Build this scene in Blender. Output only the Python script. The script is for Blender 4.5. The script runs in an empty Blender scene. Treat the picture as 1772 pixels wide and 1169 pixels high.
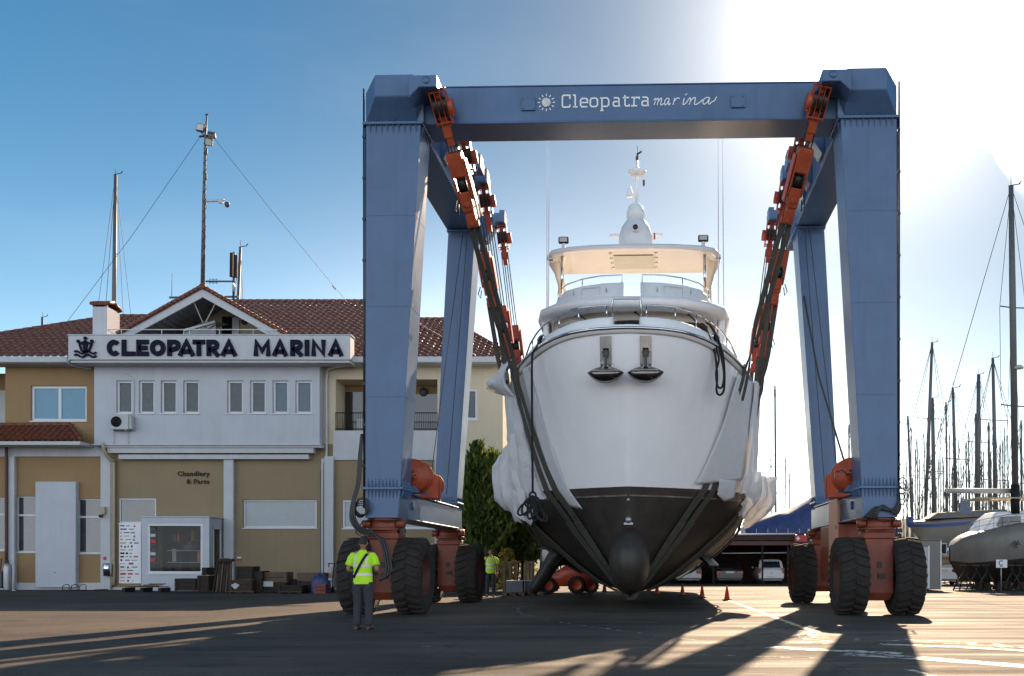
# Boat yard: a travel hoist carrying a motor yacht, marina office on the left, laid-up sailing boats on the right
SKY_S, SUN_E, EXPO = 0.055, 5.0, 1.15
AUR1, AUR2, AUR3, AUR4 = 11.0, 1.4, 36.0, 15.0
REAR_FILL, SATU = 1.0, 1.28
import bpy, bmesh, math, random
from mathutils import Vector as V, Matrix
RND = random.Random(7)
C = bpy.context.scene.collection
SC = bpy.context.scene
F, CX, HY, EYE = 1723.0, 1080.0, 975.0, 1.25
PI = math.pi
SUN_EL, SUN_AZ = math.radians(27.6), math.radians(14.2)   # azimuth right of +Y

def W(px, py, d):
    return V(((px-CX)/F*d, d, EYE+(HY-py)/F*d))
def GP(px, py):
    d = EYE*F/(py-HY)
    return V(((px-CX)/F*d, d, 0))
def fx(px, d): return (px-CX)/F*d
def fz(py, d): return EYE+(HY-py)/F*d
def lerp(a, b, t): return a+(b-a)*t
def interp(tab, x):
    if x <= tab[0][0]: return tab[0][1]
    for (x0, y0), (x1, y1) in zip(tab, tab[1:]):
        if x <= x1:
            return y0+(y1-y0)*(x-x0)/(x1-x0)
    return tab[-1][1]
def smooth_interp(tab, x):
    # monotone cubic (Fritsch-Carlson style) through a table
    n = len(tab)
    if x <= tab[0][0]: return tab[0][1]
    if x >= tab[-1][0]: return tab[-1][1]
    d = [(tab[i+1][1]-tab[i][1])/(tab[i+1][0]-tab[i][0]) for i in range(n-1)]
    m = [d[0]]+[0 if d[i-1]*d[i] <= 0 else 2*d[i-1]*d[i]/(d[i-1]+d[i]) for i in range(1, n-1)]+[d[-1]]
    for i in range(n-1):
        x0, y0 = tab[i]; x1, y1 = tab[i+1]
        if x <= x1:
            h = x1-x0; t = (x-x0)/h
            return (2*t**3-3*t*t+1)*y0+(t**3-2*t*t+t)*h*m[i]+(-2*t**3+3*t*t)*y1+(t**3-t*t)*h*m[i+1]

# ------------------------------------------------------------------ objects
ROOTM = {}
def tag(o, label=None, cat=None, group=None, kind=None):
    if label: o['label'] = label
    if cat: o['category'] = cat
    if group: o['group'] = group
    if kind: o['kind'] = kind
    return o
def thing(name, label, cat, loc=(0, 0, 0), rotz=0.0, group=None):
    o = bpy.data.objects.new(name, None); C.objects.link(o)
    o.empty_display_size = 0.3
    o.location = loc; o.rotation_euler = (0, 0, rotz)
    ROOTM[o.name] = Matrix.Translation(V(loc)) @ Matrix.Rotation(rotz, 4, 'Z')
    return tag(o, label, cat, group)

class MB:
    def __init__(s): s.v = []; s.f = []; s.m = []; s.s = []
    def add(s, vs, fs, m=0, smooth=False):
        b = len(s.v); s.v += [V(p) for p in vs]
        for f in fs:
            s.f.append([i+b for i in f]); s.m.append(m); s.s.append(smooth)
        return s
    def box(s, x0, x1, y0, y1, z0, z1, m=0):
        vs = [(x, y, z) for x in (x0, x1) for y in (y0, y1) for z in (z0, z1)]
        return s.add(vs, [(0, 1, 3, 2), (4, 6, 7, 5), (0, 4, 5, 1), (2, 3, 7, 6), (0, 2, 6, 4), (1, 5, 7, 3)], m)
    def obox(s, c, size, rot, m=0):
        a, b, d = size[0]/2, size[1]/2, size[2]/2
        vs = [V(c)+rot @ V((x, y, z)) for x in (-a, a) for y in (-b, b) for z in (-d, d)]
        return s.add(vs, [(0, 1, 3, 2), (4, 6, 7, 5), (0, 4, 5, 1), (2, 3, 7, 6), (0, 2, 6, 4), (1, 5, 7, 3)], m)
    def bar(s, p0, p1, w, h, m=0, up=(0, 0, 1)):
        p0, p1 = V(p0), V(p1); d = p1-p0; L = d.length; d.normalize()
        u = V(up)
        if abs(d.dot(u)) > .98: u = V((0, 1, 0))
        x = d.cross(u).normalized(); z = x.cross(d)
        rot = Matrix((x, d, z)).transposed()
        return s.obox((p0+p1)/2, (w, L, h), rot, m)
    def prism(s, poly, axis, a, b, m=0):
        n = len(poly)
        def P(p, q):
            return {'y': (p[0], q, p[1]), 'x': (q, p[0], p[1]), 'z': (p[0], p[1], q)}[axis]
        vs = [P(p, a) for p in poly]+[P(p, b) for p in poly]
        fs = [tuple(range(n)), tuple(range(2*n-1, n-1, -1))]+[(i, (i+1) % n, n+(i+1) % n, n+i) for i in range(n)]
        return s.add(vs, fs, m)
    def loft(s, rows, m=0, smooth=True, closed=False, cap=False):
        n = len(rows[0]); vs = [p for r in rows for p in r]; fs = []
        for i in range(len(rows)-1):
            for j in range(n if closed else n-1):
                k = (j+1) % n
                fs.append((i*n+j, i*n+k, (i+1)*n+k, (i+1)*n+j))
        s.add(vs, fs, m, smooth)
        if cap:
            s.add(rows[0], [tuple(range(n))], m); s.add(rows[-1], [tuple(range(n))], m)
        return s
    def tube(s, pts, r, n=8, m=0, cap=True, closed=False):
        pts = [V(p) for p in pts]; rows = []; N = len(pts)
        rs = r if isinstance(r, (list, tuple)) else [r]*N
        x = None
        for i, p in enumerate(pts):
            if closed: t = pts[(i+1) % N]-pts[i-1]
            else: t = pts[min(i+1, N-1)]-pts[max(i-1, 0)]
            if t.length < 1e-9: t = V((0, 0, 1))
            t.normalize()
            if x is None:
                x = t.orthogonal().normalized()
            else:
                x = (x-t*x.dot(t))
                if x.length < 1e-6: x = t.orthogonal()
                x.normalize()
            y = t.cross(x)
            rows.append([p+(x*math.cos(2*PI*k/n)+y*math.sin(2*PI*k/n))*rs[i] for k in range(n)])
        if closed: rows.append(rows[0])
        return s.loft(rows, m, True, True, cap and not closed)
    def lathe(s, prof, c=(0, 0, 0), axis='z', n=16, m=0, smooth=True):
        rows = []
        c = V(c)
        for r, h in prof:
            row = []
            for k in range(n):
                a = 2*PI*k/n; u, w = r*math.cos(a), r*math.sin(a)
                row.append(c+(V((u, w, h)) if axis == 'z' else V((h, u, w)) if axis == 'x' else V((u, h, w))))
            rows.append(row)
        return s.loft(rows, m, smooth, True, False)
    def ball(s, c, r, n=10, m=0, sx=1, sy=1, sz=1):
        rows = []
        for i in range(n+1):
            th = PI*i/n
            rows.append([V(c)+V((r*sx*math.sin(th)*math.cos(2*PI*k/(n*2)), r*sy*math.sin(th)*math.sin(2*PI*k/(n*2)), r*sz*math.cos(th))) for k in range(n*2)])
        return s.loft(rows, m, True, True)
    def strap(s, pts, wdir, width, th, m=0):
        pts = [V(p) for p in pts]; wd = V(wdir).normalized(); rows = []
        N = len(pts)
        for i, p in enumerate(pts):
            t = (pts[min(i+1, N-1)]-pts[max(i-1, 0)]).normalized()
            nn = t.cross(wd).normalized()
            rows.append([p-wd*width/2-nn*th/2, p+wd*width/2-nn*th/2, p+wd*width/2+nn*th/2, p-wd*width/2+nn*th/2])
        return s.loft(rows, m, False, True, True)
    def stroke(s, pts, w, y, t, T, m=0, closed=False):
        """flat stroke in a plane: 2-D points, half widths mitred, extruded t; T maps (a,b,depth)->3-D"""
        n = len(pts); L = []; Rr = []
        for i in range(n):
            p = pts[i]
            if closed: a, b = pts[i-1], pts[(i+1) % n]
            else: a, b = pts[max(i-1, 0)], pts[min(i+1, n-1)]
            def nd(u, v):
                dx, dy = v[0]-u[0], v[1]-u[1]; l = math.hypot(dx, dy) or 1
                return (-dy/l, dx/l)
            n1 = nd(a, p) if (a != p) else nd(p, b)
            n2 = nd(p, b) if (b != p) else n1
            mx, my = n1[0]+n2[0], n1[1]+n2[1]; l = math.hypot(mx, my) or 1
            mx, my = mx/l, my/l
            k = 1/max(.70, mx*n1[0]+my*n1[1])
            L.append((p[0]+mx*w/2*k, p[1]+my*w/2*k)); Rr.append((p[0]-mx*w/2*k, p[1]-my*w/2*k))
        rows = [[T(l[0], l[1], y), T(r[0], r[1], y), T(r[0], r[1], y+t), T(l[0], l[1], y+t)] for l, r in zip(L, Rr)]
        if closed: rows.append(rows[0])
        return s.loft(rows, m, False, True, not closed)
    def build(s, name, mats, parent=None, local=False, bevel=0, seg=1, recalc=True, base=None):
        if not isinstance(mats, (list, tuple)): mats = [mats]
        me = bpy.data.meshes.new(name)
        if parent is not None:
            Mr = ROOTM[parent.name]
            vs = s.v if local else [Mr.inverted() @ p for p in s.v]
            loc = (0, 0, 0)
        else:
            if base is None:
                xs = [p.x for p in s.v]; ys = [p.y for p in s.v]
                base = V(((min(xs)+max(xs))/2, (min(ys)+max(ys))/2, min(p.z for p in s.v)))
            loc = base; vs = [p-V(base) for p in s.v]
        me.from_pydata([tuple(p) for p in vs], [], s.f)
        for mt in mats: me.materials.append(mt)
        me.polygons.foreach_set('material_index', s.m)
        me.polygons.foreach_set('use_smooth', s.s)
        if recalc:
            bm = bmesh.new(); bm.from_mesh(me)
            bmesh.ops.remove_doubles(bm, verts=bm.verts, dist=1e-5)
            bmesh.ops.recalc_face_normals(bm, faces=bm.faces); bm.to_mesh(me); bm.free()
        me.update()
        o = bpy.data.objects.new(name, me); C.objects.link(o)
        o.location = loc
        if parent is not None:
            o.parent = parent; ROOTM[o.name] = ROOTM[parent.name]
        else:
            ROOTM[o.name] = Matrix.Translation(V(loc))
        if bevel:
            b = o.modifiers.new('bevel', 'BEVEL'); b.width = bevel; b.segments = seg; b.limit_method = 'ANGLE'; b.angle_limit = math.radians(40)
        return o

def cat3(pts, n=8):
    out = []; pts = [V(p) for p in pts]
    for i in range(len(pts)-1):
        p0, p1, p2, p3 = pts[max(i-1, 0)], pts[i], pts[i+1], pts[min(i+2, len(pts)-1)]
        for k in range(n+(1 if i == len(pts)-2 else 0)):
            t = k/n; out.append(.5*((2*p1)+(p2-p0)*t+(2*p0-5*p1+4*p2-p3)*t*t+(3*p1-p0-3*p2+p3)*t**3))
    return out
def split_build(mb, name, mats, parent=None, **kw):
    """one object per connected piece"""
    par = list(range(len(mb.v)))
    def find(i):
        while par[i] != i: par[i] = par[par[i]]; i = par[i]
        return i
    for f in mb.f:
        for i in f[1:]: par[find(i)] = find(f[0])
    comp = {}
    for k, f in enumerate(mb.f): comp.setdefault(find(f[0]), []).append(k)
    out = []
    for ks in comp.values():
        q = MB(); ids = {}
        for k in ks:
            for i in mb.f[k]:
                if i not in ids: ids[i] = len(q.v); q.v.append(mb.v[i])
            q.f.append([ids[i] for i in mb.f[k]]); q.m.append(mb.m[k]); q.s.append(mb.s[k])
        out.append(q.build(name, mats, parent, **kw))
    return out

def arc(cx, cy, rx, ry, a0, a1, n=14):
    return [(cx+rx*math.cos(math.radians(lerp(a0, a1, i/n))), cy+ry*math.sin(math.radians(lerp(a0, a1, i/n)))) for i in range(n+1)]

def copy_tree(o, parent=None):
    c = o.copy(); C.objects.link(c)
    if parent is not None: c.parent = parent
    for ch in list(o.children): copy_tree(ch, c)
    return c

def text_mb(mb, body, size, T, depth=.02, bold=0.0, align='LEFT', m=0, spacing=1.0):
    cu = bpy.data.curves.new('t', 'FONT'); cu.body = body; cu.size = size; cu.offset = bold; cu.extrude = depth/2
    cu.align_x = align; cu.space_character = spacing; cu.resolution_u = 3
    o = bpy.data.objects.new('t', cu); C.objects.link(o)
    dg = bpy.context.evaluated_depsgraph_get(); ev = o.evaluated_get(dg); me = ev.to_mesh()
    mb.add([T(v.co.x, v.co.y, -v.co.z) for v in me.vertices], [tuple(p.vertices) for p in me.polygons], m)
    ev.to_mesh_clear(); bpy.data.objects.remove(o); bpy.data.curves.remove(cu)

def skin_mesh(pts, edges, sub=2):
    """pts: list of (co, radius or (rx,ry)); baked Skin + Subdivision result as (verts, faces)"""
    me = bpy.data.meshes.new('sk'); me.from_pydata([tuple(p[0]) for p in pts], edges, [])
    o = bpy.data.objects.new('sk', me); C.objects.link(o)
    sm = o.modifiers.new('s', 'SKIN'); sm.use_smooth_shade = True; sm.branch_smoothing = .6
    if not me.skin_vertices: me.attributes  # layer is made by the modifier
    for i, p in enumerate(pts):
        r = p[1]; me.skin_vertices[0].data[i].radius = r if isinstance(r, tuple) else (r, r)
        me.skin_vertices[0].data[i].use_root = (i == 0)
    if sub:
        ss = o.modifiers.new('ss', 'SUBSURF'); ss.levels = sub; ss.render_levels = sub
    dg = bpy.context.evaluated_depsgraph_get(); ev = o.evaluated_get(dg); m2 = ev.to_mesh()
    vs = [v.co.copy() for v in m2.vertices]; fs = [tuple(p.vertices) for p in m2.polygons]
    ev.to_mesh_clear(); bpy.data.objects.remove(o); bpy.data.meshes.remove(me)
    return vs, fs

# ------------------------------------------------------------------ materials
def nt(name):
    m = bpy.data.materials.new(name); m.use_nodes = True
    t = m.node_tree; return m, t, t.nodes['Principled BSDF']
def mat(name, col, rough=.55, metal=0.0, var=.12, scale=2.0, bump=0.0, bscale=30.0, spec=.5, coat=0.0, streak=0.0, rvar=.1, stretch=(1, 1, 1)):
    m, t, p = nt(name); N = t.nodes; L = t.links
    tc = N.new('ShaderNodeTexCoord'); mp = N.new('ShaderNodeMapping'); mp.inputs['Scale'].default_value = stretch
    L.new(tc.outputs['Object'], mp.inputs['Vector'])
    no = N.new('ShaderNodeTexNoise'); no.inputs['Scale'].default_value = scale; no.inputs['Detail'].default_value = 6; no.inputs['Roughness'].default_value = .65
    L.new(mp.outputs[0], no.inputs['Vector'])
    cr = N.new('ShaderNodeValToRGB')
    a = [max(0, c*(1-var)) for c in col]; b = [min(1, c*(1+var)) for c in col]
    cr.color_ramp.elements[0].position = .3; cr.color_ramp.elements[1].position = .7
    cr.color_ramp.elements[0].color = (*a, 1); cr.color_ramp.elements[1].color = (*b, 1)
    L.new(no.outputs['Fac'], cr.inputs['Fac'])
    out = cr.outputs['Color']
    if streak:
        ms = N.new('ShaderNodeMapping'); ms.inputs['Scale'].default_value = (2.2, 2.2, .16); L.new(tc.outputs['Object'], ms.inputs['Vector'])
        n2 = N.new('ShaderNodeTexNoise'); n2.inputs['Scale'].default_value = 2.2; n2.inputs['Detail'].default_value = 7; L.new(ms.outputs[0], n2.inputs['Vector'])
        r2 = N.new('ShaderNodeMapRange'); r2.inputs['From Min'].default_value = .52; r2.inputs['From Max'].default_value = .8
        r2.inputs['To Min'].default_value = 0; r2.inputs['To Max'].default_value = streak; L.new(n2.outputs['Fac'], r2.inputs['Value'])
        mx = N.new('ShaderNodeMix'); mx.data_type = 'RGBA'; L.new(r2.outputs[0], mx.inputs['Factor']); L.new(out, mx.inputs['A'])
        mx.inputs['B'].default_value = (col[0]*.35, col[1]*.32, col[2]*.28, 1); out = mx.outputs['Result']
    L.new(out, p.inputs['Base Color'])
    p.inputs['Metallic'].default_value = metal; p.inputs['Specular IOR Level'].default_value = spec
    if coat: p.inputs['Coat Weight'].default_value = coat; p.inputs['Coat Roughness'].default_value = .08
    rr = N.new('ShaderNodeMapRange'); rr.inputs['To Min'].default_value = max(.02, rough-rvar); rr.inputs['To Max'].default_value = min(1, rough+rvar)
    L.new(no.outputs['Fac'], rr.inputs['Value']); L.new(rr.outputs[0], p.inputs['Roughness'])
    if bump:
        nb = N.new('ShaderNodeTexNoise'); nb.inputs['Scale'].default_value = bscale; nb.inputs['Detail'].default_value = 4; L.new(mp.outputs[0], nb.inputs['Vector'])
        bp = N.new('ShaderNodeBump'); bp.inputs['Strength'].default_value = bump; bp.inputs['Distance'].default_value = .02
        L.new(nb.outputs['Fac'], bp.inputs['Height']); L.new(bp.outputs[0], p.inputs['Normal'])
    return m

MAT = {}
def mk():
    A = MAT
    A['blue'] = mat('hoist_blue_paint', (.060, .122, .235), .36, var=.16, scale=.8, streak=.28, spec=.5)
    A['blue_dark'] = mat('hoist_dark_steel', (.035, .05, .085), .5, var=.2)
    A['orange'] = mat('hoist_orange_paint', (.36, .062, .022), .5, var=.22, scale=5, streak=.35)
    A['red_tackle'] = mat('tackle_red_paint', (.34, .045, .024), .5, var=.25, scale=5, streak=.35)
    A['redcol'] = mat('hoist_red_paint', (.19, .038, .016), .5, var=.25, scale=3, streak=.45)
    A['grease'] = mat('greasy_black_metal', (.02, .018, .016), .45, .3)
    A['rope'] = mat('wire_rope', (.035, .035, .035), .6, .3)
    A['rubber'] = mat('tyre_rubber', (.021, .017, .014), .9, var=.35, scale=3, bump=.5, bscale=18)
    A['hose'] = mat('black_hose', (.015, .015, .016), .45)
    A['strap'] = mat('sling_webbing', (.062, .056, .045), .85, var=.25, scale=6, bump=.4, bscale=60)
    A['white'] = mat('white_render', (.47, .49, .53), .8, var=.05, scale=1.2, streak=.10, bump=.15, bscale=60)
    A['whitetrim'] = mat('white_trim', (.48, .49, .505), .65, var=.06, streak=.12)
    A['ochre'] = mat('ochre_render', (.29, .185, .088), .85, var=.07, scale=1.0, streak=.12, bump=.2, bscale=60)
    A['cream'] = mat('cream_render', (.265, .20, .118), .85, var=.07, scale=1.0, streak=.12, bump=.2, bscale=60)
    A['palecream'] = mat('pale_cream_render', (.56, .49, .36), .85, var=.06, scale=1.0, streak=.1, bump=.2, bscale=60)
    A['tile'] = mat('roof_tiles', (.15, .046, .024), .45, var=.45, scale=7, bump=.3, bscale=20)
    A['soffit'] = mat('slatted_soffit', (.26, .27, .28), .7)
    A['alu'] = mat('white_aluminium', (.60, .61, .63), .35, var=.04)
    A['glass'] = mat('window_glass', (.045, .055, .06), .06, var=.3, spec=.9, rvar=.03)
    A['blind'] = mat('blue_blind', (.11, .27, .38), .5, var=.08, spec=.8)
    A['curtain'] = mat('drawn_blind', (.07, .088, .095), .25, var=.2, scale=4, spec=.35)
    A['blind2'] = mat('grey_blue_blind', (.08, .125, .16), .25, var=.08, spec=.4)
    A['frosted'] = mat('frosted_film', (.25, .285, .31), .25, var=.1, scale=3, spec=.7)
    A['navy'] = mat('navy_letters', (.012, .013, .03), .8, spec=.12)
    A['steel'] = mat('stainless_steel', (.62, .62, .62), .16, 1.0, var=.08, rvar=.05)
    A['galv'] = mat('galvanised_steel', (.36, .37, .38), .45, .7, var=.15)
    A['gel'] = mat('white_gelcoat', (.88, .87, .87), .13, var=.035, scale=.7, coat=.35, rvar=.06, bump=.10, bscale=1.3, streak=.05)
    A['gel2'] = mat('white_deck_paint', (.82, .82, .82), .22, var=.04)
    A['creamgel'] = mat('cream_headliner', (.64, .58, .50), .14, var=.05, rvar=.06)
    A['anti'] = mat('dark_antifouling', (.034, .028, .023), .5, var=.35, scale=2.2, streak=.3, bump=.1)
    A['boot'] = mat('boot_stripe', (.058, .045, .039), .35, var=.3, scale=1.4)
    A['dglass'] = mat('dark_tinted_glass', (.012, .013, .015), .05, spec=.8)
    A['sheet'] = mat('white_plastic_sheet', (.86, .87, .89), .45, var=.05, scale=5, bump=1.0, bscale=5)
    A['brope'] = mat('black_rope', (.014, .013, .014), .9, bump=.6, bscale=90)
    A['black'] = mat('matt_black', (.012, .012, .013), .65, spec=.25)
    A['dgrey'] = mat('dark_grey_plastic', (.05, .05, .055), .55)
    A['lgrey'] = mat('light_grey_metal', (.42, .43, .44), .5)
    A['wood'] = mat('weathered_timber', (.12, .08, .052), .85, var=.35, scale=3, stretch=(1, 1, 6), bump=.4)
    A['darkwood'] = mat('dark_stained_timber', (.028, .018, .013), .85, var=.4, scale=3, bump=.4)
    A['rust'] = mat('rusty_brown_steel', (.045, .022, .015), .8, var=.4, scale=5, bump=.3)
    A['lampglass'] = mat('lamp_glass', (.45, .46, .43), .15, spec=.8)
    A['hair'] = mat('dark_hair', (.022, .016, .012), .7, bump=.5, bscale=80)
    A['skin'] = mat('tanned_skin', (.33, .17, .105), .55, var=.08, scale=8)
    A['trousers'] = mat('navy_work_trousers', (.040, .036, .046), .9, var=.2, scale=9, bump=.5, bscale=14)
    A['shoe'] = mat('brown_work_shoes', (.06, .042, .03), .7)
    A['cone'] = mat('orange_cone_plastic', (.60, .085, .03), .45, var=.15, scale=6)
    A['red'] = mat('red_machine_paint', (.52, .075, .03), .4, var=.2, scale=3)
    A['carwhite'] = mat('white_car_paint', (.72, .72, .72), .22, coat=.6, var=.02)
    A['cardark'] = mat('dark_car_paint', (.03, .028, .03), .25, coat=.7, var=.05)
    A['carsilver'] = mat('silver_car_paint', (.42, .42, .43), .28, .3, coat=.6, var=.04)
    A['taillight'] = mat('red_tail_light', (.32, .015, .012), .2, spec=.7)
    A['plate'] = mat('number_plate', (.6, .6, .58), .5)
    A['tarp'] = mat('blue_tarpaulin', (.032, .05, .155), .55, var=.3, scale=2, bump=.6, bscale=3)
    A['mastdark'] = mat('mast_aluminium', (.10, .10, .10), .5, .2, var=.15)
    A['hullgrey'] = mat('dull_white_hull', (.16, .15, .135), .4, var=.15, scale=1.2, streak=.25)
    A['bluestripe'] = mat('blue_stripe', (.03, .06, .2), .4)
    A['signred'] = mat('red_sign', (.45, .03, .03), .5)
    A['signwhite'] = mat('white_sign_paint', (.78, .78, .78), .5, var=.03)
    A['ballast'] = mat('blue_grey_block', (.13, .15, .20), .7, var=.2, scale=5)
    A['leafY'] = mat('yellow_leaves', (.30, .24, .03), .6, var=.4, scale=10)
    A['leafG'] = mat('shrub_leaves', (.10, .13, .03), .6, var=.4, scale=10)
    A['bark'] = mat('bark', (.09, .065, .045), .9, var=.3, bump=.6)
    A['pipered'] = mat('dark_red_pipe', (.08, .02, .02), .5)
    A['pipebeige'] = mat('beige_pipe', (.38, .32, .22), .5)
    A['hill'] = mat('far_hill_scrub', (.16, .19, .17), .9, var=.3, scale=.01)
mk()
def translucent_sheet():
    m = MAT['sheet']; t = m.node_tree; p = t.nodes['Principled BSDF']; out = t.nodes['Material Output']
    tr = t.nodes.new('ShaderNodeBsdfTranslucent'); tr.inputs['Color'].default_value = (.62, .60, .55, 1)
    mx = t.nodes.new('ShaderNodeMixShader'); mx.inputs[0].default_value = .38
    t.links.new(p.outputs[0], mx.inputs[1]); t.links.new(tr.outputs[0], mx.inputs[2]); t.links.new(mx.outputs[0], out.inputs['Surface'])
translucent_sheet()
def add_translucent(m, col, fac):
    t = m.node_tree; p = t.nodes['Principled BSDF']; out = t.nodes['Material Output']
    tr = t.nodes.new('ShaderNodeBsdfTranslucent'); tr.inputs['Color'].default_value = (*col, 1)
    mx = t.nodes.new('ShaderNodeMixShader'); mx.inputs[0].default_value = fac
    t.links.new(p.outputs[0], mx.inputs[1]); t.links.new(tr.outputs[0], mx.inputs[2]); t.links.new(mx.outputs[0], out.inputs['Surface'])
add_translucent(MAT['cone'], (.75, .13, .04), .35)
MAT['scum'] = mat('pale_waterline_scum', (.16, .15, .135), .6, var=.6, scale=5, stretch=(.6, .6, 3))
add_translucent(MAT['leafY'], (.55, .42, .05), .5); add_translucent(MAT['leafG'], (.25, .32, .06), .5)
MAT['polished'] = mat('polished_pocket_plate', (.85, .82, .78), .15, .6, var=.15, scale=6)
MAT['ceil'] = mat('olive_ceiling_panel', (.40, .37, .24), .08, var=.1)
def shop_glass():
    m, t, p = nt('shop_window_glass'); N = t.nodes; L = t.links
    p.inputs['Base Color'].default_value = (.03, .035, .035, 1); p.inputs['Roughness'].default_value = .03
    p.inputs['Alpha'].default_value = .35
    return m
MAT['shopglass'] = shop_glass()
MAT['rim'] = mat('dirty_rim_paint', (.07, .018, .010), .7, var=.4, scale=6)
# ================================================================== world, sun, camera
world = bpy.data.worlds.new('World'); SC.world = world; world.use_nodes = True
wt = world.node_tree; WN = wt.nodes; WL = wt.links
bg = WN['Background']
sky = WN.new('ShaderNodeTexSky'); sky.sky_type = 'NISHITA'; sky.sun_disc = False
sky.sun_elevation = SUN_EL; sky.sun_rotation = SUN_AZ
sky.air_density = 1.0; sky.dust_density = .3; sky.ozone_density = 3.0; sky.altitude = 0
sundir = V((math.sin(SUN_AZ)*math.cos(SUN_EL), math.cos(SUN_AZ)*math.cos(SUN_EL), math.sin(SUN_EL)))
# a bright ragged cloud bank beside the sun, laid out on the sky by direction
tc = WN.new('ShaderNodeTexCoord')
sx = WN.new('ShaderNodeSeparateXYZ'); WL.new(tc.outputs['Generated'], sx.inputs[0])
def mth(op, a, b=None, c=None):
    n = WN.new('ShaderNodeMath'); n.operation = op
    for i, q in enumerate((a, b, c)):
        if q is None: continue
        if isinstance(q, (int, float)): n.inputs[i].default_value = q
        else: WL.new(q, n.inputs[i])
    return n.outputs[0]
yy = mth('MAXIMUM', sx.outputs['Y'], .05)
u = mth('DIVIDE', sx.outputs['X'], yy); w = mth('DIVIDE', sx.outputs['Z'], yy)
noi = WN.new('ShaderNodeTexNoise'); noi.inputs['Scale'].default_value = 9; noi.inputs['Detail'].default_value = 9; noi.inputs['Roughness'].default_value = .6
WL.new(tc.outputs['Generated'], noi.inputs['Vector'])
nz = mth('SUBTRACT', noi.outputs['Fac'], .5)
# signed distance to a slanting band through the directions right of the sun
ca, sa = math.cos(math.radians(-58)), math.sin(math.radians(-58))
du = mth('SUBTRACT', u, .345); dw = mth('SUBTRACT', w, .52)
across = mth('SUBTRACT', mth('MULTIPLY', du, -sa), mth('MULTIPLY', dw, -ca))
band = mth('ABSOLUTE', mth('ADD', across, mth('MULTIPLY', nz, .05)))
cl = mth('SMOOTH_MIN', mth('MAXIMUM', mth('DIVIDE', mth('SUBTRACT', .040, band), .006), 0), 1, .05)
front = mth('GREATER_THAN', sx.outputs['Y'], .1)
high = WN.new('ShaderNodeMapRange'); high.inputs['From Min'].default_value = .36; high.inputs['From Max'].default_value = .43
WL.new(w, high.inputs['Value'])
cl = mth('MULTIPLY', mth('MULTIPLY', cl, front), high.outputs[0])
# faint high haze streaks
mpn = WN.new('ShaderNodeMapping'); mpn.inputs['Scale'].default_value = (1.5, 1.5, 6); WL.new(tc.outputs['Generated'], mpn.inputs['Vector'])
n2 = WN.new('ShaderNodeTexNoise'); n2.inputs['Scale'].default_value = 2.2; n2.inputs['Detail'].default_value = 8; WL.new(mpn.outputs[0], n2.inputs['Vector'])
wis = WN.new('ShaderNodeMapRange'); wis.inputs['From Min'].default_value = .5; wis.inputs['From Max'].default_value = .85; wis.inputs['To Max'].default_value = .06
WL.new(n2.outputs['Fac'], wis.inputs['Value'])
# sun aureole: forward scattering in the hazy sky around the (unseen) disc
dp = WN.new('ShaderNodeVectorMath'); dp.operation = 'DOT_PRODUCT'; WL.new(tc.outputs['Generated'], dp.inputs[0]); dp.inputs[1].default_value = sundir
dpc = mth('MAXIMUM', dp.outputs['Value'], 0)
aur = mth('ADD', mth('ADD', mth('MULTIPLY', mth('POWER', dpc, 120), AUR1), mth('MULTIPLY', mth('POWER', dpc, 600), 60.0)), mth('MULTIPLY', mth('POWER', dpc, 26), AUR2))
# glowing low haze under the sun
elev = mth('POWER', mth('MAXIMUM', mth('SUBTRACT', 1.0, mth('MAXIMUM', sx.outputs['Z'], 0)), 0), 4.2)
hd = WN.new('ShaderNodeVectorMath'); hd.operation = 'DOT_PRODUCT'; WL.new(tc.outputs['Generated'], hd.inputs[0]); hd.inputs[1].default_value = (math.sin(SUN_AZ-.27), math.cos(SUN_AZ-.27), 0)
aur = mth('ADD', aur, mth('MULTIPLY', mth('MULTIPLY', elev, mth('POWER', mth('MAXIMUM', hd.outputs['Value'], 0), 26)), AUR3))
mixc = WN.new('ShaderNodeMix'); mixc.data_type = 'RGBA'; WL.new(mth('MAXIMUM', cl, wis.outputs[0]), mixc.inputs['Factor'])
# unseen bright sky added behind the viewer as fill light
rear_fill = WN.new('ShaderNodeMapRange'); rear_fill.inputs['From Min'].default_value = .05; rear_fill.inputs['From Max'].default_value = -.45; rear_fill.inputs['To Max'].default_value = REAR_FILL
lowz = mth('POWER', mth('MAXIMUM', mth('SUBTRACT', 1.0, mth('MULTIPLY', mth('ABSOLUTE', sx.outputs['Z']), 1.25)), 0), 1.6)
WL.new(sx.outputs['Y'], rear_fill.inputs['Value'])
vc = WN.new('ShaderNodeMix'); vc.data_type = 'RGBA'; WL.new(mth('MULTIPLY', rear_fill.outputs[0], lowz), vc.inputs['Factor']); damp = WN.new('ShaderNodeVectorMath'); damp.operation = 'SCALE'; WL.new(sky.outputs[0], damp.inputs[0])
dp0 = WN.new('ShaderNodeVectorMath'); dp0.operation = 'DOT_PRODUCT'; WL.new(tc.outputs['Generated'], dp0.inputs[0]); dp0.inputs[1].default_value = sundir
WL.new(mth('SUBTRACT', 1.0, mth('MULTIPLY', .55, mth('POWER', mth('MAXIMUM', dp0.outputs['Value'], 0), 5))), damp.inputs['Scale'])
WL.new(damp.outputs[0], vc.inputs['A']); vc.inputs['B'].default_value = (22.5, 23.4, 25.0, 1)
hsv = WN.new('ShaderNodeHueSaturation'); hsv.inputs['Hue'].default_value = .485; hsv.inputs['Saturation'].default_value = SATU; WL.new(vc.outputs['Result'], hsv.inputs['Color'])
WL.new(hsv.outputs[0], mixc.inputs['A'])
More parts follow.
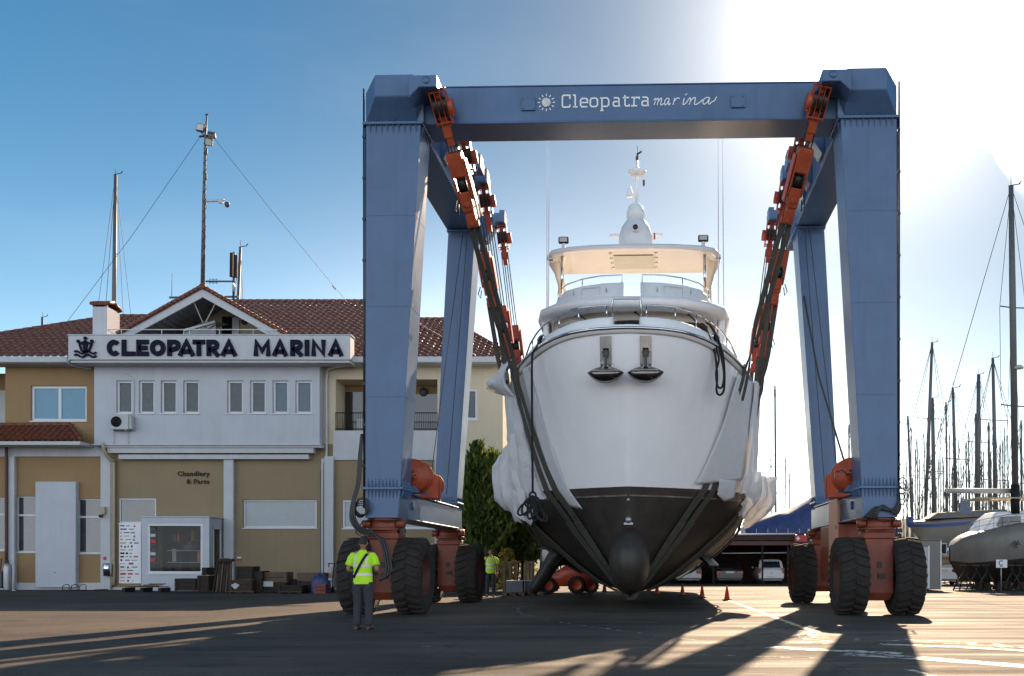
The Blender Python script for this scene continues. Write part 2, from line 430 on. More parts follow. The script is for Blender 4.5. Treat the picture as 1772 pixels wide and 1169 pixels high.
brt = WN.new('ShaderNodeMix'); brt.data_type = 'RGBA'; WL.new(cl, brt.inputs['Factor']); brt.inputs['A'].default_value = (9, 9.4, 10, 1); brt.inputs['B'].default_value = (34, 33, 32, 1)
WL.new(brt.outputs['Result'], mixc.inputs['B'])
addc = WN.new('ShaderNodeMix'); addc.data_type = 'RGBA'; addc.blend_type = 'ADD'; addc.inputs['Factor'].default_value = 1
WL.new(mixc.outputs['Result'], addc.inputs['A'])
sc_ = WN.new('ShaderNodeVectorMath'); sc_.operation = 'SCALE'; sc_.inputs[0].default_value = (1, .95, .86); WL.new(aur, sc_.inputs['Scale'])
WL.new(sc_.outputs[0], addc.inputs['B'])
hz_ = WN.new('ShaderNodeMix'); hz_.data_type = 'RGBA'; hz_.blend_type = 'ADD'; hz_.inputs['Factor'].default_value = 1; WL.new(addc.outputs['Result'], hz_.inputs['A'])
el2 = mth('MULTIPLY', mth('MULTIPLY', mth('POWER', mth('MAXIMUM', mth('SUBTRACT', 1.0, mth('ABSOLUTE', sx.outputs['Z'])), 0), 9), AUR4), mth('MAXIMUM', mth('ADD', .35, mth('MULTIPLY', sx.outputs['Y'], .65)), 0))
sc2_ = WN.new('ShaderNodeVectorMath'); sc2_.operation = 'SCALE'; sc2_.inputs[0].default_value = (.86, .95, 1.0); WL.new(el2, sc2_.inputs['Scale']); WL.new(sc2_.outputs[0], hz_.inputs['B'])
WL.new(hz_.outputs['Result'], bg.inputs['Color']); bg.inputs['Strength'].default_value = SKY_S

ld = bpy.data.lights.new('sun', 'SUN'); ld.energy = SUN_E; ld.angle = math.radians(.55); ld.color = (1, .74, .50)
lo = bpy.data.objects.new('sun', ld); C.objects.link(lo); lo.location = (30, 60, 60)
lo.rotation_euler = sundir.to_track_quat('Z', 'Y').to_euler()

cd = bpy.data.cameras.new('camera'); cam = bpy.data.objects.new('camera', cd); C.objects.link(cam); SC.camera = cam
cd.sensor_width = 36; cd.lens = F/1772*36; cd.shift_x = -(CX-886)/1772; cd.shift_y = (HY-584.5)/1772
cd.clip_start = .1; cd.clip_end = 9000
cam.location = (0, 0, EYE); cam.rotation_euler = (PI/2, 0, 0)
SC.view_settings.view_transform = 'Standard'; SC.view_settings.look = 'None'; SC.view_settings.exposure = EXPO
SC.cycles.use_denoising = True
SC.cycles.max_bounces = 8; SC.cycles.transparent_max_bounces = 12
SC.cycles.sample_clamp_indirect = 6
SC.render.film_transparent = False

# ================================================================== ground
def ground_mat():
    m, t, p = nt('worn_concrete'); N = t.nodes; L = t.links
    tc = N.new('ShaderNodeTexCoord')
    def noise(sc, det=6, st=(1, 1, 1), ro=.6):
        mp = N.new('ShaderNodeMapping'); mp.inputs['Scale'].default_value = st; L.new(tc.outputs['Object'], mp.inputs[0])
        n = N.new('ShaderNodeTexNoise'); n.inputs['Scale'].default_value = sc; n.inputs['Detail'].default_value = det; n.inputs['Roughness'].default_value = ro
        L.new(mp.outputs[0], n.inputs[0]); return n.outputs['Fac']
    def mr(v, a, b, c=0, d=1):
        n = N.new('ShaderNodeMapRange'); n.inputs[1].default_value = a; n.inputs[2].default_value = b; n.inputs[3].default_value = c; n.inputs[4].default_value = d
        L.new(v, n.inputs[0]); return n.outputs[0]
    def mix(f, a, b):
        n = N.new('ShaderNodeMix'); n.data_type = 'RGBA'; L.new(f, n.inputs['Factor'])
        for k, q in (('A', a), ('B', b)):
            if isinstance(q, tuple): n.inputs[k].default_value = (*q, 1)
            else: L.new(q, n.inputs[k])
        return n.outputs['Result']
    def mm(op, a, b=0.0):
        n = N.new('ShaderNodeMath'); n.operation = op
        for i, q in enumerate((a, b)):
            if isinstance(q, (int, float)): n.inputs[i].default_value = q
            else: L.new(q, n.inputs[i])
        return n.outputs[0]
    base = mix(mr(noise(.16, 8), .36, .66), (.030, .025, .021), (.105, .081, .061))
    base = mix(mr(noise(1.1, 8, (1, 1.6, 1)), .5, .72, 0, .55), base, (.033, .029, .027))
    # long tyre-scuffed streaks running across the yard
    base = mix(mr(noise(1.0, 8, (.10, 2.6, 1), .72), .52, .72, 0, .65), base, (.185, .145, .108))
    base = mix(mr(noise(1.3, 7, (.09, 4.0, 1), .75), .54, .70, 0, .7), base, (.024, .022, .021))
    base = mix(mr(noise(22, 3), .58, .72, 0, .6), base, (.028, .025, .023))
    base = mix(mr(noise(55, 2), .60, .70, 0, .5), base, (.19, .17, .145))
    base = mix(mr(noise(.42, 9, (1, 1, 1), .72), .55, .60, 0, .6), base, (.030, .027, .025))
    base = mix(mr(noise(.9, 4, (1, 1.3, 1)), .64, .68, 0, .7), base, (.018, .016, .016))
    # slab joints every few metres
    sx = N.new('ShaderNodeSeparateXYZ'); L.new(tc.outputs['Object'], sx.inputs[0])
    wob = mm('MULTIPLY', mm('SUBTRACT', noise(3, 4), .5), .06)
    def joint(c, per, w):
        v = mm('ABSOLUTE', mm('SUBTRACT', mm('FRACT', mm('DIVIDE', mm('ADD', c, wob), per)), .5))
        return mm('LESS_THAN', v, w/per)
    j = mm('MAXIMUM', joint(sx.outputs['X'], 5.2, .014), joint(sx.outputs['Y'], 5.2, .02))
    base = mix(mm('MULTIPLY', j, .75), base, (.03, .027, .025))
    vo = N.new('ShaderNodeTexVoronoi'); vo.feature = 'DISTANCE_TO_EDGE'; vo.inputs['Scale'].default_value = .16
    wv = N.new('ShaderNodeMapping'); L.new(tc.outputs['Object'], wv.inputs[0]); L.new(wv.outputs[0], vo.inputs['Vector'])
    crack = mm('MULTIPLY', mm('LESS_THAN', mm('ADD', vo.outputs['Distance'], mm('MULTIPLY', mm('SUBTRACT', noise(2.2, 6), .5), .12)), .004), .6)
    base = mix(crack, base, (.03, .027, .025))
    L.new(base, p.inputs['Base Color'])
    L.new(mr(noise(.7, 8, (.2, 1.4, 1)), .35, .68, .92, .66), p.inputs['Roughness'])
    p.inputs['Specular IOR Level'].default_value = .22
    bp = N.new('ShaderNodeBump'); bp.inputs['Strength'].default_value = .8; bp.inputs['Distance'].default_value = .02
    L.new(mm('ADD', noise(14, 8), mm('MULTIPLY', noise(2.2, 5, (.3, 1.5, 1)), 1.4)), bp.inputs['Height']); L.new(bp.outputs[0], p.inputs['Normal'])
    return m
g = MB()
gs = [-4000, -600, -120, -40, 0, 40, 120, 600, 4000]
ys = [-200, -40, 0, 20, 40, 80, 200, 600, 4500]
g.loft([[(x, y, 0) for x in gs] for y in ys], 0, False)
tag(g.build('ground', ground_mat(), recalc=False), kind='structure')

def paint_mat(name, col, thr, rough=.6):
    m, t, p = nt(name); N = t.nodes; L = t.links
    tc = N.new('ShaderNodeTexCoord'); n = N.new('ShaderNodeTexNoise'); n.inputs['Scale'].default_value = 3.5; n.inputs['Detail'].default_value = 9; n.inputs['Roughness'].default_value = .75
    L.new(tc.outputs['Object'], n.inputs[0])
    r = N.new('ShaderNodeMapRange'); r.inputs[1].default_value = thr-.05; r.inputs[2].default_value = thr+.06; L.new(n.outputs['Fac'], r.inputs[0])
    p.inputs['Base Color'].default_value = (*col, 1); p.inputs['Roughness'].default_value = rough
    L.new(r.outputs[0], p.inputs['Alpha'])
    return m
PW = paint_mat('white_sheen_streak', (.58, .55, .49), .495)  # white colour stands in for sun sheen on wet streaks
PWW = paint_mat('faint_white_sheen', (.50, .47, .42), .565)  # weaker version of the same painted sheen
PY = paint_mat('worn_yellow_paint', (.55, .42, .22), .45)
WET = paint_mat('damp_concrete', (.06, .055, .05), .44, .16)
def ground_line(name, pix, width, mt, z=.004, n=24):
    pts = [GP(*q) for q in pix]
    # resample smoothly
    out = []
    for i in range(len(pts)-1):
        p0, p1, p2, p3 = pts[max(i-1, 0)], pts[i], pts[i+1], pts[min(i+2, len(pts)-1)]
        for k in range(n if i == len(pts)-2 else n-1):
            t = k/(n-1)
            out.append(.5*((2*p1)+(p2-p0)*t+(2*p0-5*p1+4*p2-p3)*t*t+(3*p1-p0-3*p2+p3)*t**3))
    rows = []
    for i, p in enumerate(out):
        d = (out[min(i+1, len(out)-1)]-out[max(i-1, 0)]); d.z = 0
        if d.length < 1e-6: continue
        d.normalize(); nn = V((-d.y, d.x, 0))
        rows.append([p+nn*width/2+V((0, 0, z)), p-nn*width/2+V((0, 0, z))])
    mb = MB().loft(rows, 0, False)
    return tag(mb.build(name, mt, recalc=False), kind='structure')
ground_line('paint_or_sheen_line', [(1262, 1039), (1330, 1064), (1420, 1097)], .14, PY)
ground_line('paint_or_sheen_line', [(905, 1049), (895, 1056), (925, 1069), (1000, 1081), (1150, 1101), (1300, 1119), (1460, 1128)], .12, PWW, .005)  # wet tyre track, its sheen put in as pale colour
ground_line('paint_or_sheen_line', [(1300, 1085), (1370, 1092), (1415, 1106), (1405, 1114)], .5, PWW, .006)
ground_line('paint_or_sheen_line', [(1330, 1120), (1470, 1127), (1560, 1131)], .35, PW, .007)
ground_line('paint_or_sheen_line', [(1480, 1106), (1600, 1109), (1790, 1121)], .55, PWW, .004)
ground_line('paint_or_sheen_line', [(1520, 1115), (1640, 1119), (1800, 1128)], .3, PW, .008)
ground_line('paint_or_sheen_line', [(1460, 1132), (1580, 1138), (1810, 1156)], .42, PW, .004)
ground_line('paint_or_sheen_line', [(1570, 1158), (1610, 1169), (1640, 1180)], .1, PW, .004)
ground_line('paint_or_sheen_line', [(1110, 1128), (1250, 1134), (1420, 1139)], .08, PWW, .004)
ground_line('paint_or_sheen_line', [(480, 1116), (620, 1114), (800, 1121)], .05, PWW, .004)

# far shore
h = MB(); rows = [[], [], []]
hr = random.Random(3)
for i in range(60):
    x = lerp(-2600, 3400, i/59)
    z = 150*(.55+.35*math.sin(i*.35+.6)+.15*math.sin(i*1.3)+.06*hr.random())*interp([(-1500, .35), (400, .6), (900, 1.25), (2200, 1.2), (3400, .9)], x)
    rows[0].append((x, 2900, -2)); rows[1].append((x, 3100, z*.6)); rows[2].append((x, 3500, z))
h.loft(rows, 0, True); h.build('hill', MAT['hill']); bpy.data.objects['hill']['kind'] = 'structure'
# ================================================================== travel hoist (local: x right, y back, z up)
HO = (0.125, 24.0, 0.0); HYAW = -math.radians(1.7)
hoist = thing('travel_hoist', 'huge blue gantry boat hoist on rubber tyres straddling the white motor yacht', 'boat hoist', HO, HYAW)
HM = ROOTM['travel_hoist']
def hw(u, v, z): return HM @ V((u, v, z))
def hb(mb, name, m, parent=None, **k): return mb.build(name, m, parent or hoist, local=True, **k)

def leg_rows(s, prof):
    """prof: list of (z, outer u, inner u, v front, v back)"""
    return [[(s*o, f, z), (s*i, f, z), (s*i, b, z), (s*o, b, z)] for z, o, i, f, b in prof]
def flange(mb, s, z, o, i, f, b, h=.07, out=.07):
    a, c = sorted((s*(o+out), s*(i-out)))
    mb.box(a, c, f-out, b+out, z-h/2, z+h/2)
    n = 9
    for k in range(n):                                   # stiffener ribs above and below the flange
        x = lerp(o-.04, i+.04, (k+.5)/n)
        for zz, sg in ((z+h/2, 1), (z-h/2, -1)):
            mb.add([(s*x-.01, f-out, zz), (s*x-.01, f-.002, zz), (s*x-.01, f-.002, zz+sg*.22), (s*x+.01, f-out, zz), (s*x+.01, f-.002, zz), (s*x+.01, f-.002, zz+sg*.22)],
                   [(0, 1, 2), (3, 5, 4), (0, 3, 4, 1), (1, 4, 5, 2), (0, 2, 5, 3)])
    for k in range(6):
        v = lerp(f+.05, b-.05, (k+.5)/6)
        for zz, sg in ((z+h/2, 1), (z-h/2, -1)):
            xi = s*(i-.002); xo = s*(i-out)
            mb.add([(xo, v-.01, zz), (xi, v-.01, zz), (xi, v-.01, zz+sg*.22), (xo, v+.01, zz), (xi, v+.01, zz), (xi, v+.01, zz+sg*.22)],
                   [(0, 1, 2), (3, 5, 4), (0, 3, 4, 1), (1, 4, 5, 2), (0, 2, 5, 3)])
for s in (-1, 1):
    # front leg, tapering, with weld ring and lower block
    m = MB()
    m.loft(leg_rows(s, [(2.36, 6.42, 5.62, 0, 1.0), (3.08, 6.42, 5.56, 0, 1.0), (11.95, 6.40, 5.06, 0, 1.0)]), 0, False, True, True)
    flange(m, s, 3.08, 6.42, 5.56, 0, 1.0); flange(m, s, 11.93, 6.40, 5.06, 0, 1.0)
    m.box(*sorted((s*6.44, s*6.42)), .3, .5, 3.3, 11.7)
    for z in (5.3, 7.5, 9.7):                             # plate joints
        ii = lerp(5.56, 5.06, (z-3.08)/8.87); m.box(*sorted((s*6.405, s*(ii+.01))), -.004, .05, z-.014, z+.014); m.box(*sorted((s*(ii-.004), s*(ii+.05))), .02, .98, z-.014, z+.014)
    lg = hb(m, 'leg', MAT['blue'], bevel=.012)
    # rear leg leaning in
    m = MB()
    m.loft(leg_rows(s, [(2.36, 6.45, 5.72, 7.7, 8.6), (3.2, 6.45, 5.72, 7.7, 8.6), (11.95, 5.98, 5.12, 7.7, 8.7)]), 0, False, True, True)
    flange(m, s, 3.2, 6.45, 5.72, 7.7, 8.6, .06, .05); flange(m, s, 11.9, 5.98, 5.12, 7.7, 8.7, .06, .05)
    hb(m, 'leg', MAT['blue'], bevel=.012)
    # corner box on top of the front leg, chamfered, with the hook arm
    m = MB()
    def pr(u, f, top, zc): return [(s*u, f*.0, 11.97), (s*u, f, zc), (s*u, f, top), (s*u, 1.15, top), (s*u, 1.15, 11.97)]
    m.loft([pr(6.40, -.02, 12.66, 12.4), pr(6.06, -.42, 12.92, 12.40), pr(5.16, -.42, 12.92, 12.40), pr(4.98, -.05, 12.88, 12.38)], 0, False, True, True)
    m.prism([(s*5.18, 12.72), (s*4.50, 12.72), (s*4.50, 12.44), (s*4.92, 12.44), (s*5.16, 12.2)], 'y', -.78, .095)
    m.box(*sorted((s*5.55, s*4.95)), -.1, .3, 12.92, 12.95)
    m.lathe([(.0, -.81), (.09, -.81), (.09, -.78)], (s*4.75, 0, 12.6), 'y', 12)
    hb(m, 'corner_box', MAT['blue'], bevel=.015)
    # longitudinal girder over the legs, with its hook arms
    m = MB()
    m.box(*sorted((s*6.05, s*5.12)), 1.153, 10.3, 11.97, 13.0)
    hb(m, 'side_girder', MAT['blue'], bevel=.015)
    for v in (2.9, 5.0, 6.1, 9.6):
        m = MB()
        m.prism([(s*5.12, 13.03), (s*4.42, 13.03), (s*4.42, 12.72), (s*4.7, 12.72), (s*5.05, 12.15), (s*5.12, 12.15)], 'y', v-.32, v+.32)
        m.box(*sorted((s*4.6, s*4.42)), v-.28, v+.2, 13.03, 13.14)
        hb(m, 'hook_arm', MAT['blue'], bevel=.012)
    # lower longitudinal sill
    m = MB()
    m.box(*sorted((s*6.35, s*5.70)), 1.003, 7.697, 2.40, 3.02)
    m.box(*sorted((s*6.37, s*5.64)), 1.003, 7.697, 3.02, 3.06); m.box(*sorted((s*6.37, s*5.64)), 1.003, 7.697, 2.36, 2.40)
    m.lathe([(.11, -.02), (.11, .02), (0, .02)], (s*5.69, 1.8, 2.75), 'x', 12, 0)
    hb(m, 'lower_sill', MAT['blue'], bevel=.01)
    # winches on the sill
    for v, kind in ((1.75, 'big'), (3.9, 'small')):
        m = MB(); c = (s*(5.55 if kind == 'big' else 5.8), 1.42 if kind == 'big' else v+.3, 3.50)
        r = .42 if kind == 'big' else .36
        m.lathe([(0, -.24), (r, -.24), (r, -.20), (r*.72, -.20), (r*.72, .30), (r, .30), (r, .34), (0, .34)], c, 'y', 28)
        m.lathe([(.0, -.32), (.13, -.32), (.16, -.24)], c, 'y', 16)
        dr = hb(m, 'winch', MAT['orange'])
        m = MB(); m.prism([(c[0]-.25, 3.062), (c[0]+.25, 3.062), (c[0]+.08, 3.45), (c[0]-.08, 3.45)], 'y', c[1]+.345, c[1]+.42); m.prism([(c[0]-.2, 3.062), (c[0]+.2, 3.062), (c[0]+.08, 3.22), (c[0]-.08, 3.22)], 'y', c[1]-.30, c[1]-.245)
        split_build(m, 'winch_bracket', MAT['blue'], dr, local=True)
        m = MB()
        for k in range(6):
            a = k*PI/3; m.ball((c[0]+.09*math.cos(a), c[1]-.34, c[2]+.09*math.sin(a)), .025, 4)
        m.tube([(c[0]-.02, c[1]-.36, 3.5), (c[0]-.12, c[1]-.4, 3.45), (c[0]-.25, c[1]-.38, 3.6), (c[0]-.38, c[1]-.3, 3.55)], .016, 6)
        hb(m, 'hydraulic_motor', MAT['grease'], dr)
    m = MB()
    for v in (2.55, 2.95):
        m.prism([(s*5.7, 3.0), (s*5.7, 3.45), (s*5.5, 3.72), (s*5.2, 3.62), (s*5.2, 3.0)], 'y', v-.03, v+.03)
    m.box(*sorted((s*5.62, s*5.26)), 2.58, 2.92, 3.06, 3.55)
    hb(m, 'winch_guard', MAT['orange'], bevel=.01)
    # wheel columns, one under each leg
    for v0, zf in ((.5, 0), (8.15, 0)):
        cu = s*6.02
        m = MB()
        def sq(h, z, hv=None): 
            hv = hv or h
            return [(cu-h, v0-hv, z), (cu+h, v0-hv, z), (cu+h, v0+hv, z), (cu-h, v0+hv, z)]
        m.loft([sq(.26, .36), sq(.34, .55), sq(.34, 1.85), sq(.37, 1.86), sq(.37, 2.0), sq(.33, 2.02), sq(.33, 2.12)], 0, False, True, True)
        m.lathe([(0, 2.06), (.46, 2.06), (.46, 2.13), (.43, 2.13), (.43, 2.30), (.48, 2.30), (.48, 2.36), (0, 2.36)], (cu, v0, 0), 'z', 24, 0)
        for q in (-1, 1): m.lathe([(0, -.1), (.1, -.1), (.1, .1), (0, .1)], (cu+q*.42, v0-.28, 2.22), 'x', 12)
        colm = hb(m, 'wheel_column', MAT['redcol'], bevel=.012)
        m = MB(); m.box(cu-.06, cu+.06, v0-.36, v0-.34, 1.15, 1.3); m.box(cu-.03, cu+.12, v0-.40, v0-.34, .9, 1.02)
        m.tube([(cu-.42, v0-.38, 2.28), (cu-.2, v0-.42, 2.34), (cu+.1, v0-.42, 2.25), (cu+.4, v0-.36, 2.33), (cu+.5, v0-.3, 2.15)], .018, 6)
        m.box(cu+.42, cu+.55, v0-.36, v0-.28, 2.0, 2.1)
        split_build(m, 'junction_box', MAT['grease'], colm, local=True)
        m = MB(); m.lathe([(.12, -.72), (.12, .72)], (cu, v0, .95), 'x', 12); hb(m, 'axle', MAT['grease'], colm)
        for q in (-1, 1):
            wx = cu+q*.665; RT = .95; HWD = .345
            m = MB()
            prof = [(.52, -HWD*.86), (.60, -HWD*.98), (.74, -HWD*1.03), (.85, -HWD*.97), (.895, -HWD*.86), (.905, -HWD*.4), (.908, 0), (.905, HWD*.4), (.895, HWD*.86), (.85, HWD*.97), (.74, HWD*1.03), (.60, HWD*.98), (.52, HWD*.86)]
            m.lathe(prof, (wx, v0, RT), 'x', 40)
            NL = 24                                        # chunky chevron lugs
            for k in range(NL):
                for side in (-1, 1):
                    a0 = 2*PI*(k+(.5 if side > 0 else 0))/NL
                    path = [(0.02, 0, .905), (.40, .05, .905), (.62, .085, .90), (.88, .10, .885), (1.02, .105, .80), (1.03, .105, .72)]
                    wid = [.10, .105, .11, .12, .10, .07]
                    hts = [.040, .045, .048, .050, .03, .006]
                    rows = []
                    for (xx, da, rr), ww, hh in zip(path, wid, hts):
                        X = wx+side*xx*HWD
                        row = []
                        for da2, h2 in ((-ww/2, -.02), (-ww/2*.8, hh), (ww/2*.8, hh), (ww/2, -.02)):
                            a = a0+da+da2/.9
                            if xx <= .9: r2 = rr+h2; X2 = X
                            else: r2 = rr; X2 = X+side*(h2*.5)
                            row.append((X2, v0+r2*math.cos(a), RT+r2*math.sin(a)))
                        rows.append(row)
                    m.loft(rows, 0, False)
            wh = hb(m, 'wheel', MAT['rubber'], recalc=True)
            m = MB()
            m.lathe([(.53, -HWD*.85), (.50, -HWD*.8), (.47, -HWD*.35), (.2, -HWD*.25), (.17, -HWD*.55), (0, -HWD*.55)], (wx, v0, RT), 'x', 28)
            m.lathe([(.53, HWD*.85), (.50, HWD*.8), (.47, HWD*.35), (.2, HWD*.25), (.17, HWD*.55), (0, HWD*.55)], (wx, v0, RT), 'x', 28)
            hb(m, 'rim', MAT['rim'], wh)
    # hoses and cable runs on the outside of the front leg
    m = MB()
    if s < 0:
        for k in range(3):
            o = k*.06
            m.tube(cat3([(-6.49-o*.4, -.02+o, 4.4), (-6.50-o*.5, -.05, 3.8), (-6.53-o*.5, -.1, 3.2), (-6.62-o*.7, -.16, 2.8-o), (-6.62-o*.7, -.2, 2.4-o), (-6.45, -.26, 2.12-o), (-6.15+o, -.34, 2.02-o), (-5.92+o, -.40, 1.75), (-5.82+o, -.40, 1.35), (-5.80+o, -.40, 1.05), (-5.95, -.40, .85)], 4), .028, 8)
        for k in range(5):
            a = .13+.012*k
            m.tube([(-6.52+a*math.cos(t)+.02*k, -.06-.02*k, 2.52+.03*k+a*math.sin(t)*1.15) for t in [i*2*PI/16 for i in range(16)]], .014, 5, closed=True)
        m.tube([(-6.5, .1, 2.3), (-6.62, -.1, 2.0), (-6.4, -.2, 1.86), (-6.1, -.3, 1.95)], .015, 6)
    else:
        for k in range(7):
            m.tube(cat3([(6.46, -.05-.015*k, 2.9-.05*k), (6.36, -.10, 2.60-.03*k), (6.15-.02*k, -.13, 2.52+.02*k), (5.9, -.12, 2.60-.035*k), (5.72+.03*k, -.10, 2.46-.02*k), (5.6, -.05, 2.36)], 5), .024, 6)
        for k in range(4):
            a = .14
            m.tube([(6.5+a*math.cos(t)*.6, -.05-.03*k, 2.8+.12*k+a*math.sin(t)) for t in [i*2*PI/14 for i in range(14)]], .014, 5, closed=True)
    m.tube([(s*6.455, .03, 2.6), (s*6.46, .03, 12.8)], .026, 6)
    m.tube([(s*6.445, .14, 2.6), (s*6.445, .14, 12.0)], .02, 6)
    for k in range(9): m.box(*sorted((s*6.42, s*6.49)), .0, .05, 3.6+k*1.0, 3.66+k*1.0)
    hb(m, 'hydraulic_hose', MAT['hose'])
    # guide wires down the rear leg
    m = MB()
    m.tube([(s*5.35, 7.6, 11.8), (s*5.9, 7.0, 3.4)], .012, 5); m.tube([(s*5.5, 7.62, 11.8), (s*5.8, 4.2, 3.4)], .012, 5)
    split_build(m, 'winch_cable', MAT['rope'], hoist, local=True)
m = MB(); m.tube([(5.35, 7.9, 9.9), (5.30, 4.6, 6.6), (5.52, 1.75, 3.75)], .03, 6); hb(m, 'winch_cable', MAT['strap'])
# engine housing on the right sill
m = MB(); m.box(5.62, 6.42, 3.2, 6.2, .75, 2.34); m.box(5.66, 6.40, 3.25, 3.29, 2.4, 2.9)
eng = hb(m, 'engine_housing', MAT['redcol'], bevel=.02)
m = MB(); m.box(5.585, 5.62, 3.3, 4.6, .62, 3.02)
hb(m, 'door', mat('sunlit_red_panel', (.55, .30, .22), .6, var=.1), eng)  # red door in sunlight: the lit tone is put into its colour
m = MB()
for z in (1.0, 1.6, 2.2): m.box(5.57, 5.585, 3.4, 3.5, z, z+.09)
split_build(m, 'hinge', MAT['grease'], eng, local=True)
# cross beam
m = MB()
m.box(-4.985, 4.985, .12, 1.12, 11.99, 12.84)
m.box(-4.985, 4.985, .10, 1.14, 11.95, 11.99); m.box(-4.985, 4.985, .10, 1.14, 12.84, 12.87)
beam = hb(m, 'cross_beam', MAT['blue'], bevel=.01)
for u in (-2.45, 2.62):
    m = MB(); m.box(u-.17, u+.17, .07, .12, 12.25, 12.56)
    for a in (-1, 1):
        for b in (-1, 1): m.ball((u+a*.12, .068, 12.405+b*.11), .018, 4)
    hb(m, 'cover_plate', MAT['blue'], beam, bevel=.008)

# lettering on the beam, drawn stroke by stroke
mbl = MB()
BW = lambda px, py: (((px-CX)/F*24.05-HO[0]), EYE+(HY-py)/F*24.05)
def TB(a, b, d): return V((a, .114-d, b))
def st(pts, w=.036, closed=False): mbl.stroke(pts, w, 0, .006, TB, 0, closed)
def slab(ch, x0, x1, base, xh, cap, desc):
    w = x1-x0; h = xh-base; cx = (x0+x1)/2
    if ch == 'C':
        H = cap-base
        st([(x1, cap-.30*H), (x1, cap), (x1-.05, cap), (x0+.12*w, cap), (x0, cap-.1*H), (x0, base+.1*H), (x0+.12*w, base), (x1-.1*w, base), (x1, base+.08*H), (x1, base+.22*H)])
    if ch == 'l': st([(x0, cap), (cx, cap), (cx, base), (x1, base)]); st([(x0, base), (cx, base)])
    if ch == 'e': st([(x0, base+.5*h), (x1, base+.5*h), (x1, base+.85*h), (x1-.2*w, xh), (x0+.2*w, xh), (x0, base+.8*h), (x0, base+.2*h), (x0+.2*w, base), (x1, base)])
    if ch == 'o': st([(x0+.2*w, base), (x1-.2*w, base), (x1, base+.2*h), (x1, base+.8*h), (x1-.2*w, xh), (x0+.2*w, xh), (x0, base+.8*h), (x0, base+.2*h)], closed=True)
    if ch == 'p':
        xs = x0+.22*w
        st([(x0, xh), (xs, xh), (xs, desc)]); st([(x0, desc), (xs+.2*w, desc)])
        st([(xs, base), (x1-.2*w, base), (x1, base+.2*h), (x1, base+.8*h), (x1-.2*w, xh), (xs, xh)])
    if ch == 'a':
        st([(x0+.05*w, xh), (x1-.35*w, xh), (x1-.18*w, base+.85*h), (x1-.18*w, base), (x1, base)])
        st([(x1-.18*w, base+.55*h), (x0+.15*w, base+.55*h), (x0, base+.42*h), (x0, base+.12*h), (x0+.15*w, base), (x1-.18*w, base)])
    if ch == 't': st([(x0+.35*w, xh+.32*h), (x0+.35*w, base+.12*h), (x0+.5*w, base), (x1, base), (x1, base+.2*h)]); st([(x0, xh), (x1, xh)])
    if ch == 'r': st([(x0, xh), (x0+.35*w, xh), (x0+.35*w, base)]); st([(x0, base), (x0+.75*w, base)]); st([(x0+.35*w, xh-.2*h), (x0+.6*w, xh), (x1, xh), (x1, xh-.2*h)])
lets = [('C', 972.5, 985.5), ('l', 990.5, 999), ('e', 1004, 1016), ('o', 1021, 1033.5), ('p', 1038, 1053), ('a', 1061, 1073), ('t', 1077.5, 1088.5), ('r', 1092, 1106), ('a', 1111, 1123)]
for ch, a, b in lets:
    k = (a-972)/270
    dy = -1.4*k
    x0, zb = BW(a, 181.5+dy); x1, zx = BW(b, 167+dy); _, zc = BW(a, 161+dy); _, zd = BW(a, 188.5+dy)
    slab(ch, x0, x1, zb, zx, zc, zd)
def script(pts, w=.024):
    # points in pixels of the photo along the italic word
    st([BW(*q) for q in pts], w)
def curve(pts, n=6):
    out = []
    for i in range(len(pts)-1):
        p0, p1, p2, p3 = pts[max(i-1, 0)], pts[i], pts[i+1], pts[min(i+2, len(pts)-1)]
        for k in range(n+(1 if i == len(pts)-2 else 0)):
            t = k/n
            out.append(tuple(.5*((2*p1[j])+(p2[j]-p0[j])*t+(2*p0[j]-5*p1[j]+4*p2[j]-p3[j])*t*t+(3*p1[j]-p0[j]-3*p2[j]+p3[j])*t**3) for j in (0, 1)))
    return out
YB, YX = 180.2, 168.6
def it_a(x, w):
    script(curve([(x+w, YX+1), (x+w*.6, YX), (x+.2*w, YX+4), (x+.1*w, YB-2), (x+.3*w, YB), (x+.7*w, YB-4), (x+w*1.02, YX+1), (x+.85*w, YB-3), (x+.95*w, YB), (x+1.25*w, YB-3)]))
script(curve([(1131, YX+3), (1134, YX), (1134.5, YX+3), (1131.5, YB)])); script(curve([(1132.5, YB-4), (1136.5, YX+1), (1139, YX), (1139.2, YX+3), (1137, YB)]))
script(curve([(1138, YB-4), (1142, YX+1), (1144.5, YX), (1144.5, YX+4), (1143, YB-1.5), (1145, YB), (1148, YB-3)]))
it_a(1149, 9); 
script([(1167.5, YX-.5), (1164.5, YB)]); script(curve([(1165.5, YB-4), (1169.5, YX+1.5), (1173.5, YX-.3), (1176, YX+1.5)]))
script(curve([(1184, YX), (1182, YB-3), (1182.5, YB), (1187, YB-3), (1191, YX+3)])); script([(1185.5, YX-5), (1189, YX-7.5)], .022)
script(curve([(1191, YX+2), (1194.5, YX), (1194.5, YX+4), (1192.5, YB)])); script(curve([(1193.5, YB-4), (1199, YX+.5), (1203, YX), (1202.5, YX+5), (1201.5, YB-1.5), (1204, YB), (1211, YB-4), (1216, YX+3)]))
YB -= .6; YX -= .6
it_a(1215, 13); script(curve([(1230, YB-3), (1236, YB-6), (1240, YX-1)]))
